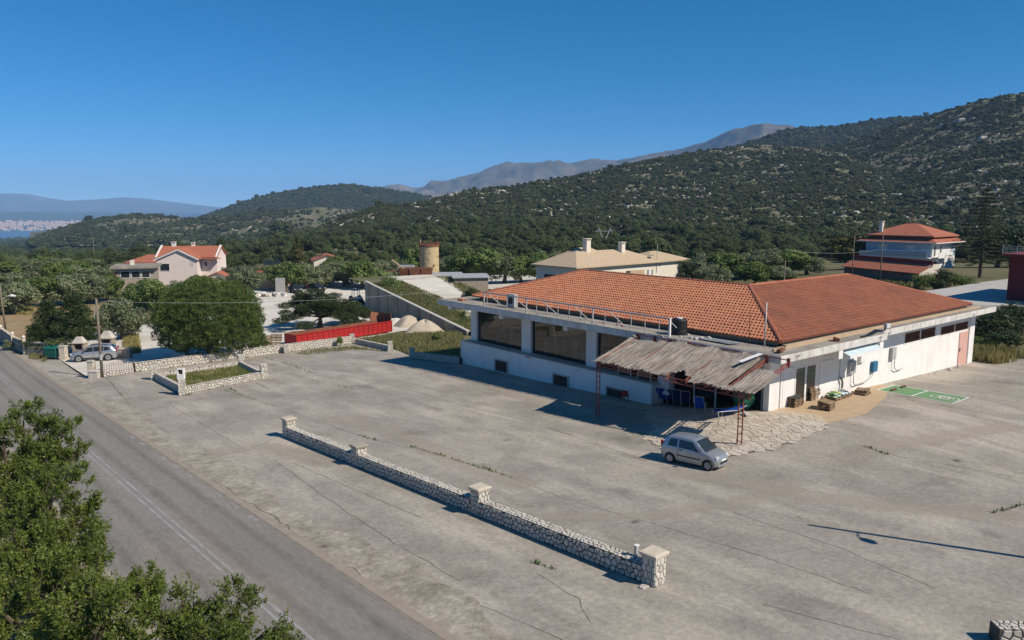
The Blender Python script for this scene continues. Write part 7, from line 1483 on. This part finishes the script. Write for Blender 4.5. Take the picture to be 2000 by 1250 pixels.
# yucca by the shop corner
b = hit(904, 640); t = thing('yucca_plant', 'spiky green yucca clump at the far corner of the shop', 'plant', b); rng = np.random.default_rng(6); V = []; rn = []
for h0 in (1.1, 1.7, .7):
    ox, oy = rng.normal(0, .35, 2)
    for k in range(110):
        a, e = rng.uniform(0, 6.28), rng.uniform(-.5, 1.4); L_ = rng.uniform(.6, .95); d = np.array([math.cos(a) * math.cos(e), math.sin(a) * math.cos(e), math.sin(e)]); s = np.cross(d, [0, 0, 1.01]); s /= np.linalg.norm(s); p = np.array([ox, oy, h0]); q = p + d * L_ * .6; r_ = p + d * L_ + np.array([0, 0, -.15 * L_]); V.append((p - s * .02, q - s * .035, r_, q + s * .035)); rn.append(rng.random())
part('leaves', quadmesh('leaves', V, rn), M['greengrass'], t); part('trunk', MB().tube([(0, 0, -.2), (.1, 0, 1.0)], [.14, .1], 7), M['bark'], t)

# ---- roadside bushes in the lower left corner
def twig_bush(name, label, lobes, base, seed, dens=1.0):
    """lobes: (pixel x, y, depth, radius) -> leafy shoots"""
    rng = np.random.default_rng(seed); C = np.array([list(at(px, py, d)) for px, py, d, r in lobes]); R = np.array([r for *_, r in lobes]); V = []; rn = []; tw = MB(); bz = np.array([base.x, base.y, base.z])
    t = thing(name, label, 'bush', base, 0, 'roadside bushes in the lower left corner')
    for c, r in zip(C, R):
        nc = max(8, int(30 * r * r)); dc = rng.normal(size=(nc, 3)); dc /= np.linalg.norm(dc, axis=1)[:, None]; sc_ = c + dc * (r * (.45 + .65 * rng.random(nc) ** .5))[:, None]; sr = rng.uniform(.14, .34, nc); cs = rng.random(nc)
        n = int(620 * r * r * dens); kc = rng.integers(0, nc, n); d = rng.normal(size=(n, 3)); d /= np.linalg.norm(d, axis=1)[:, None]; end = sc_[kc] + d * (sr[kc] * rng.random(n) ** .4)[:, None]; d = d * .6 + dc[kc]; ax = d + rng.normal(size=(n, 3)) * .45 + np.array([0, 0, .55]); ax /= np.linalg.norm(ax, axis=1)[:, None]; ln = rng.uniform(.16, .4, n); shade = np.clip(cs[kc] * .8 + rng.normal(0, .15, n), 0, 1)
        for k in range(n):
            m_ = 11; f = np.linspace(.08, 1, m_); p = end[k] - ax[k] * ln[k] * (1 - f)[:, None]; sd = np.cross(ax[k], rng.normal(size=(m_, 3))); sd /= np.linalg.norm(sd, axis=1)[:, None]; dr = sd * .85 + ax[k] * .65; dr /= np.linalg.norm(dr, axis=1)[:, None]
            b_ = np.cross(dr, rng.normal(size=(m_, 3))); b_ /= np.linalg.norm(b_, axis=1)[:, None]; L_ = (rng.uniform(.075, .125, m_) * (1.1 - .35 * f))[:, None]
            V.append(np.stack([p, p + dr * L_ * .5 + b_ * L_ * .21, p + dr * L_, p + dr * L_ * .5 - b_ * L_ * .21], 1)); rn.append(np.clip(rng.random(m_) * .5 + shade[k] * .5 + (f > .8) * .15, 0, 1))
            if k % 6 == 0: tw.bar(end[k] - ax[k] * ln[k] * 1.6, end[k], .008)
    V = np.concatenate(V) - bz; tw.v = [(x - bz[0], y - bz[1], z - bz[2]) for x, y, z in tw.v]
    part('crown', quadmesh('crown', V, np.concatenate(rn)), M['bush'], t); part('twigs', tw, M['bark'], t)
    st = MB()
    for c, r in zip(C, R): c = Vector(c - bz); m_ = Vector((c.x * .4, c.y * .4, c.z * .55)); st.tube([(c.x * .08, c.y * .08, -.2), m_, c, c + (c - m_).normalized() * r * .5], [.11, .08, .05, .015], 6)
    part('stems', st, M['bark'], t)
def foot(px, py, d): p = at(px, py, d); return Vector((p.x, p.y, g(p.x, p.y)))
twig_bush('roadside_bush', 'leafy bush reaching over the road at the left edge, farthest of the row', [(45, 850, 25, 1.15), (120, 855, 25, .8), (10, 890, 24, 1.2), (85, 915, 24, 1.05), (140, 895, 24.5, .55), (40, 960, 23, 1.2)], foot(20, 930, 25), 1)
twig_bush('roadside_bush', 'dense green bush in the middle of the left edge', [(100, 985, 21, 1.15), (30, 1040, 20, 1.3), (150, 1020, 21, .65), (120, 1070, 20, 1.0), (60, 1130, 18.5, 1.2), (165, 1085, 20, .55)], foot(50, 1060, 21), 2)
twig_bush('roadside_bush', 'broad bush with pale leaves along the bottom edge', [(20, 1210, 17, 1.2), (130, 1170, 17.5, 1.15), (220, 1190, 17, 1.0), (290, 1150, 17.5, .62), (180, 1250, 15.5, 1.2), (300, 1240, 16, .95)], foot(140, 1230, 18), 3, .95)
twig_bush('roadside_bush', 'thin open bush at the right end of the roadside row', [(360, 1190, 16.5, .62), (395, 1245, 16, .75), (465, 1185, 16.5, .62), (440, 1250, 15.5, .7), (520, 1235, 16, .55), (550, 1255, 15.6, .4), (340, 1265, 15, .8)], foot(400, 1260, 17.5), 4, .75)

# ------------------------------------------------------------------ grasses
def inpoly_pts(poly, n, rng):
    xs = [p[0] for p in poly]; ys = [p[1] for p in poly]; out = []
    while len(out) < n:
        X = rng.uniform(min(xs), max(xs), 4 * n); Y = rng.uniform(min(ys), max(ys), 4 * n); out += [(x, y) for x, y in zip(X, Y) if inside(x, y, poly)]
    return np.array(out[:n])
def grass(name, label, poly, n, h, m, seed, w=.05, zf=None, patch=True, parent=None):
    rng = np.random.default_rng(seed); P = inpoly_pts(poly, n, rng)
    if patch: k = rng.random(len(P)) < np.clip((fbm(P[:, 0] * .6, P[:, 1] * .6, seed) - .25) * 4, .15, 1); P = P[k]
    n = len(P); z = np.array([(zf or (lambda x, y: g(x, y)))(x, y) for x, y in P]) - .1; a = rng.uniform(0, 6.28, n); le = rng.uniform(.1, .5, n); hh = h * rng.uniform(.45, 1.25, n); b = np.stack([P[:, 0], P[:, 1], z], 1)
    s = np.stack([-np.sin(a), np.cos(a), 0 * a], 1) * (w * rng.uniform(.6, 1.4, n))[:, None]; tip = np.stack([np.cos(a) * le * hh, np.sin(a) * le * hh, hh + .1], 1); mid = tip * np.array([.35, .35, .6])
    V = np.stack([b - s, b + s, b + mid + s * .8, b + tip], 1); o = link(name, quadmesh(name, V, np.clip(rng.random(n), 0, 1)), M[m]); struct(o, label, 'stuff', 'grass')
    if parent: o.parent = parent
    return o
HP = lambda *q: [(hit(*c).x, hit(*c).y) for c in q]
grass('long_grass', 'tall dry grass between the back wall and the shop', HP((694, 664), (766, 679), (800, 694), (896, 705), (905, 662), (900, 650), (860, 650), (768, 656)), 26000, .42, 'grass', 1, .03)
grass('green_grass', 'greener grass among the tall dry grass', HP((694, 664), (766, 679), (800, 694), (896, 705), (905, 662), (860, 652), (768, 657)), 10000, .3, 'greengrass', 2, .03)
rzf = lambda x, y: float(max(ramp_z(max((Vector((x, y, 0)) - Vector((RA.x, RA.y, 0))).dot(Vector((RB.x - RA.x, RB.y - RA.y, 0)).normalized()), 0) * .96, 5), g(x, y) - .3))
exr = Vector((RB.x - RA.x, RB.y - RA.y, 0)).normalized()
def rp(u, w): p = RA + exr * u + bk * w; return (p.x, p.y)
grass('long_grass', 'dry grass on the slope above the retaining wall', [rp(1, .6), rp(RL * 1.1, .6), rp(RL * 1.1, 4), rp(RL * .5, 6), rp(1, 6)], 18000, .36, 'grass', 3, .035, rzf)
grass('green_grass', 'green weeds on the slope above the retaining wall', [rp(1, .6), rp(RL * 1.1, .6), rp(RL * 1.1, 4), rp(RL * .5, 6), rp(1, 6)], 6000, .35, 'greengrass', 4, .04, rzf)
grass('long_grass', 'dry weeds along the far side of the gravel ramp', [rp(-2, 13.5), rp(RL * .95, 8.0), rp(RL * 1.05, 11), rp(2, 15)], 7000, .45, 'grass', 5, .04, rzf)
ip = [(p.x, p.y) for p in (IS[0], IS[3], IS[2], IS[1])]; cx = sum(p[0] for p in ip) / 4; cy = sum(p[1] for p in ip) / 4; ip = [(cx + (x - cx) * .88, cy + (y - cy) * .88) for x, y in ip]
grass('green_grass', 'patchy green grass inside the planting island', ip, 5000, .18, 'greengrass', 6, .025, lambda x, y: g(x, y) + .2); grass('long_grass', 'dry grass inside the planting island', ip, 2600, .2, 'yellowgrass', 7, .02, lambda x, y: g(x, y) + .2)
grass('yellow_grass', 'yellow grass clump between the lone olive and the drive', HP((236, 692), (276, 690), (270, 655), (244, 655)), 3000, .55, 'yellowgrass', 8, .03); grass('long_grass', 'dry grass strip along the foot of the back wall', HP((560, 690), (690, 677), (760, 688), (690, 683), (600, 694)), 1300, .3, 'grass', 9, .03)
grass('yellow_grass', 'yellow grass at the far right end of the shop', [(73.0, 24), (78, 23), (80, 30), (74, 33)], 4000, .9, 'yellowgrass', 10, .035); grass('long_grass', 'dry roadside grass under the bushes at the left', [(edge(0) - 13, -5), (edge(0) - 6.9, -5), (edge(60) - 6.9, 60), (edge(60) - 13, 60)], 6000, .45, 'grass', 11, .03); grass('long_grass', 'dry grass on the brown field at the left', HP((0, 612), (60, 615), (70, 600), (0, 596)), 2500, .5, 'yellowgrass', 12, .06)
grass('green_grass', 'weeds beside the bin and balusters', HP((60, 694), (98, 699), (88, 708), (55, 700)), 600, .4, 'grass', 13, .03)
grass('long_grass', 'rough grass between the flat-roofed building and the plank shed', HP((1620, 552), (1800, 562), (1870, 556), (1850, 548), (1640, 545)), 5000, .5, 'grass', 14, .09)
# weeds growing in the joints
rng = np.random.default_rng(3); V = []; rn = []
for (a, b, n) in (((520, 700), (590, 720), 90), ((205, 735), (240, 775), 50), ((440, 762), (500, 782), 80), ((700, 850), (740, 862), 50), ((800, 872), (870, 892), 130), ((880, 896), (960, 920), 140), ((960, 920), (1010, 936), 40), ((1040, 1098), (1085, 1112), 60), ((1690, 872), (1735, 888), 80), ((1940, 1002), (2000, 985), 90), ((560, 716), (620, 730), 50), ((450, 760), (462, 765), 60), ((355, 773), (372, 772), 50), ((500, 748), (525, 760), 50), ((580, 735), (690, 760), 60)):
    A, B = hit(*a), hit(*b)
    for k in range(int(n * .55)):
        f = rng.random(); p = np.array(A.lerp(B, f)) + np.append(rng.normal(0, .05, 2), 0); p[2] = g(p[0], p[1]); an = rng.uniform(0, 6.28); h = rng.uniform(.04, .16) * (1 + (fbm(f * 9, n, 5) - .4) * 2); s = np.array([-math.sin(an), math.cos(an), 0]) * .025; tp = np.array([math.cos(an) * .5 * h, math.sin(an) * .5 * h, h]); V.append((p - s, p + s, p + tp * .6 + s, p + tp)); rn.append(rng.random())
struct(link('joint_weeds', quadmesh('joint_weeds', V, rn), M['greengrass']), 'green weeds growing in the joints of the concrete forecourt', 'stuff', 'weeds')

# ------------------------------------------------------------------ scrub and woods that nobody could count
def scatter_group(src):
    ng = bpy.data.node_groups.new('scatter', 'GeometryNodeTree'); ng.interface.new_socket('Geometry', in_out='INPUT', socket_type='NodeSocketGeometry'); ng.interface.new_socket('Geometry', in_out='OUTPUT', socket_type='NodeSocketGeometry')
    N = ng.nodes; L = ng.links; gi = N.new('NodeGroupInput'); go = N.new('NodeGroupOutput'); oi = N.new('GeometryNodeObjectInfo'); oi.transform_space = 'ORIGINAL'; oi.inputs['Object'].default_value = src; oi.inputs['As Instance'].default_value = True
    inst = N.new('GeometryNodeInstanceOnPoints'); L.new(gi.outputs[0], inst.inputs['Points']); L.new(oi.outputs['Geometry'], inst.inputs['Instance'])
    rv = N.new('FunctionNodeRandomValue'); rv.data_type = 'FLOAT_VECTOR'; rv.inputs[0].default_value = (-.1, -.1, 0); rv.inputs[1].default_value = (.1, .1, 6.28); L.new(rv.outputs[0], inst.inputs['Rotation'])
    na = N.new('GeometryNodeInputNamedAttribute'); na.data_type = 'FLOAT_VECTOR'; na.inputs['Name'].default_value = 'sc'; L.new(na.outputs[0], inst.inputs['Scale']); L.new(inst.outputs[0], go.inputs[0]); return ng
def scatter(name, label, cat, pts, scl, ng):
    me = bpy.data.meshes.new(name); me.vertices.add(len(pts)); me.vertices.foreach_set('co', np.asarray(pts, np.float32).reshape(-1)); a = me.attributes.new('sc', 'FLOAT_VECTOR', 'POINT'); a.data.foreach_set('vector', np.asarray(scl, np.float32).reshape(-1))
    o = link(name, me); o.modifiers.new('scatter', 'NODES').node_group = ng; struct(o, label, 'stuff', cat); return o
M['scrubleaf'] = leaf_mat('scrub_leaf', (.040, .054, .020), (.108, .126, .050), .2, .7, .35); M['woodleaf'] = leaf_mat('wood_leaf', (.045, .066, .021), (.135, .165, .062), .3, .6, .30)
s1 = tree('shrub', 'dark scrub bush on the bank behind the grey block hut', 'shrub', 'scrub', 0, 'scrubleaf', 972, 575, 556, 40, 'single shrubs', depth=125); s2 = tree('broadleaf_tree', 'woodland tree at the far right behind the dark trees', 'tree', 'broad', 3, 'woodleaf', 2040, 560, 470, 80, None, depth=190)
def crown_of(t): return [c for c in t.children if c.name.startswith('crown')][0]
NG_SCRUB = scatter_group(crown_of(s1)); NG_WOOD = scatter_group(crown_of(s2))
def on_surface(P, n, seed, dens=None):
    r = np.random.default_rng(seed); R, Cn = P.shape[:2]; A = np.linalg.norm(np.cross(P[1:, :-1] - P[:-1, :-1], P[:-1, 1:] - P[:-1, :-1]), axis=-1); w = A.reshape(-1); w = w / w.sum(); c = r.choice(len(w), n, p=w); i, j = c // (Cn - 1), c % (Cn - 1); u, v = r.random(n)[:, None], r.random(n)[:, None]
    q = P[i, j] * (1 - u) * (1 - v) + P[i + 1, j] * u * (1 - v) + P[i, j + 1] * (1 - u) * v + P[i + 1, j + 1] * u * v
    if dens is not None: q = q[r.random(n) < dens(q)]
    return q, r
def hill_scrub(name, label, surf, n, seed, size, dens):
    q, r = on_surface(SCRUB[surf], n, seed, dens); k = len(q); s = size * np.exp(r.normal(0, .40, k)); sc3 = np.stack([s * r.uniform(.8, 1.3, k), s * r.uniform(.8, 1.3, k), s * r.uniform(.75, 1.2, k)], -1); q[:, 2] -= .15 * s; return scatter(name, label, 'scrub', q, sc3, NG_SCRUB)
dA = lambda q: np.clip((fbm(q[:, 0] / 13, q[:, 1] / 13, 61) - .36) * 6, .16, 1) * np.clip((fbm(q[:, 0] / 220, q[:, 1] / 220, 62) - .22) * 4, .25, 1)
hill_scrub('hillside_scrub', 'dark green scrub covering the long hill behind the shop', 'hill_front', 90000, 1, 1.0, dA); hill_scrub('hillside_scrub', 'dark scrub on the steep slope at the right edge', 'hill_slope', 100000, 2, 1.08, dA)
hill_scrub('hillside_scrub', 'even green cover of the ridge behind the right slope', 'hill_behind', 26000, 3, 2.0, lambda q: np.full(len(q), .9)); hill_scrub('hillside_scrub', 'scrub on the broad rounded hill in the middle distance', 'hill_middle', 36000, 4, 2.4, lambda q: np.clip((fbm(q[:, 0] / 200, q[:, 1] / 200, 63) - .28) * 5, .2, 1))
hill_scrub('hillside_scrub', 'sparse dark bushes dotting the low brown knoll', 'hill_knoll', 16000, 5, 1.8, lambda q: np.clip((fbm(q[:, 0] / 70, q[:, 1] / 70, 64) - .36) * 5, .10, 1))
rock = [o for o in bpy.data.objects if o.name.startswith('loose_stone')][0]; NG_ROCK = scatter_group(rock)
for surf, n_, sd, lab in (('hill_front', 13000, 21, 'grey limestone outcrops showing through the scrub of the long hill'), ('hill_slope', 13000, 22, 'grey limestone outcrops on the slope at the right edge'), ('hill_knoll', 2500, 23, 'pale stones on the low brown knoll')):
    q, r = on_surface(SCRUB[surf], n_, sd, lambda q: np.clip((fbm(q[:, 0] / 60, q[:, 1] / 60, 66) - .46) * 9, .04, 1)); s = 3.4 * np.exp(r.normal(0, .5, len(q))); scatter('hillside_rocks', lab, 'rocks', q, np.stack([s, s, s * 1.6], -1), NG_ROCK)
def plain_points(n, seed, pxr, dr, dens):
    r = np.random.default_rng(seed); px = r.uniform(*pxr, n); d = np.exp(r.uniform(math.log(dr[0]), math.log(dr[1]), n)); s = (px - 1000) / FPX * d; X = d * SH + s * CH; Y = d * CH - s * SH; keep = r.random(n) < dens(px, d, X, Y); X, Y = X[keep], Y[keep]; return np.stack([X, Y, land(X, Y)], -1), r, d[keep]
q, r, dd = plain_points(8000, 11, (-150, 640), (420, 4200), lambda px, d, X, Y: np.clip((fbm(X / 130, Y / 130, 71) - .44) * 8, 0, 1) * np.where(d < 520, .35, 1)); s = lin(dd, [420, 4200], [1.1, 3.2]) * np.exp(r.normal(0, .25, len(q)))
scatter('distant_woods', 'dark woods and hedges across the valley floor beyond the pink house', 'woods', q, np.stack([s * 1.3, s * 1.3, s], -1), NG_WOOD)
q, r, dd = plain_points(2800, 12, (420, 2150), (215, 520), lambda px, d, X, Y: np.where(px < 700, .45, .85) * np.clip((fbm(X / 40, Y / 40, 72) - .28) * 6, .05, 1)); s = lin(dd, [215, 520], [.85, 1.0]) * np.exp(r.normal(0, .25, len(q)))
scatter('distant_woods', 'belt of mixed trees along the foot of the hill', 'woods', q, np.stack([s * 1.15, s * 1.15, s], -1), NG_WOOD)
q, r, dd = plain_points(420, 13, (-60, 460), (200, 420), lambda px, d, X, Y: np.clip((fbm(X / 30, Y / 30, 73) - .36) * 6, 0, 1)); s = .75 * np.exp(r.normal(0, .25, len(q)))
scatter('distant_woods', 'scattered orchard trees on the fields beyond the olive grove', 'woods', q, np.stack([s * 1.2, s * 1.2, s], -1), NG_WOOD)

# ------------------------------------------------------------------ the air
hz = bpy.data.materials.new('haze'); hz.use_nodes = True; hz.node_tree.nodes.remove(hz.node_tree.nodes['Principled BSDF'])
pv = hz.node_tree.nodes.new('ShaderNodeVolumePrincipled'); pv.inputs['Color'].default_value = (.34, .60, 1.0, 1); pv.inputs['Density'].default_value = 8.5e-5; pv.inputs['Anisotropy'].default_value = -0.15
hz.node_tree.links.new(pv.outputs[0], hz.node_tree.nodes['Material Output'].inputs['Volume'])
hb = MB(); hb.box(-17000, 17000, -17000, 17000, -300, 570); haze = link('haze', hb.mesh('haze'), hz); haze['kind'] = 'stuff'; haze['label'] = 'thin blue summer haze over the whole valley'; haze['category'] = 'haze'
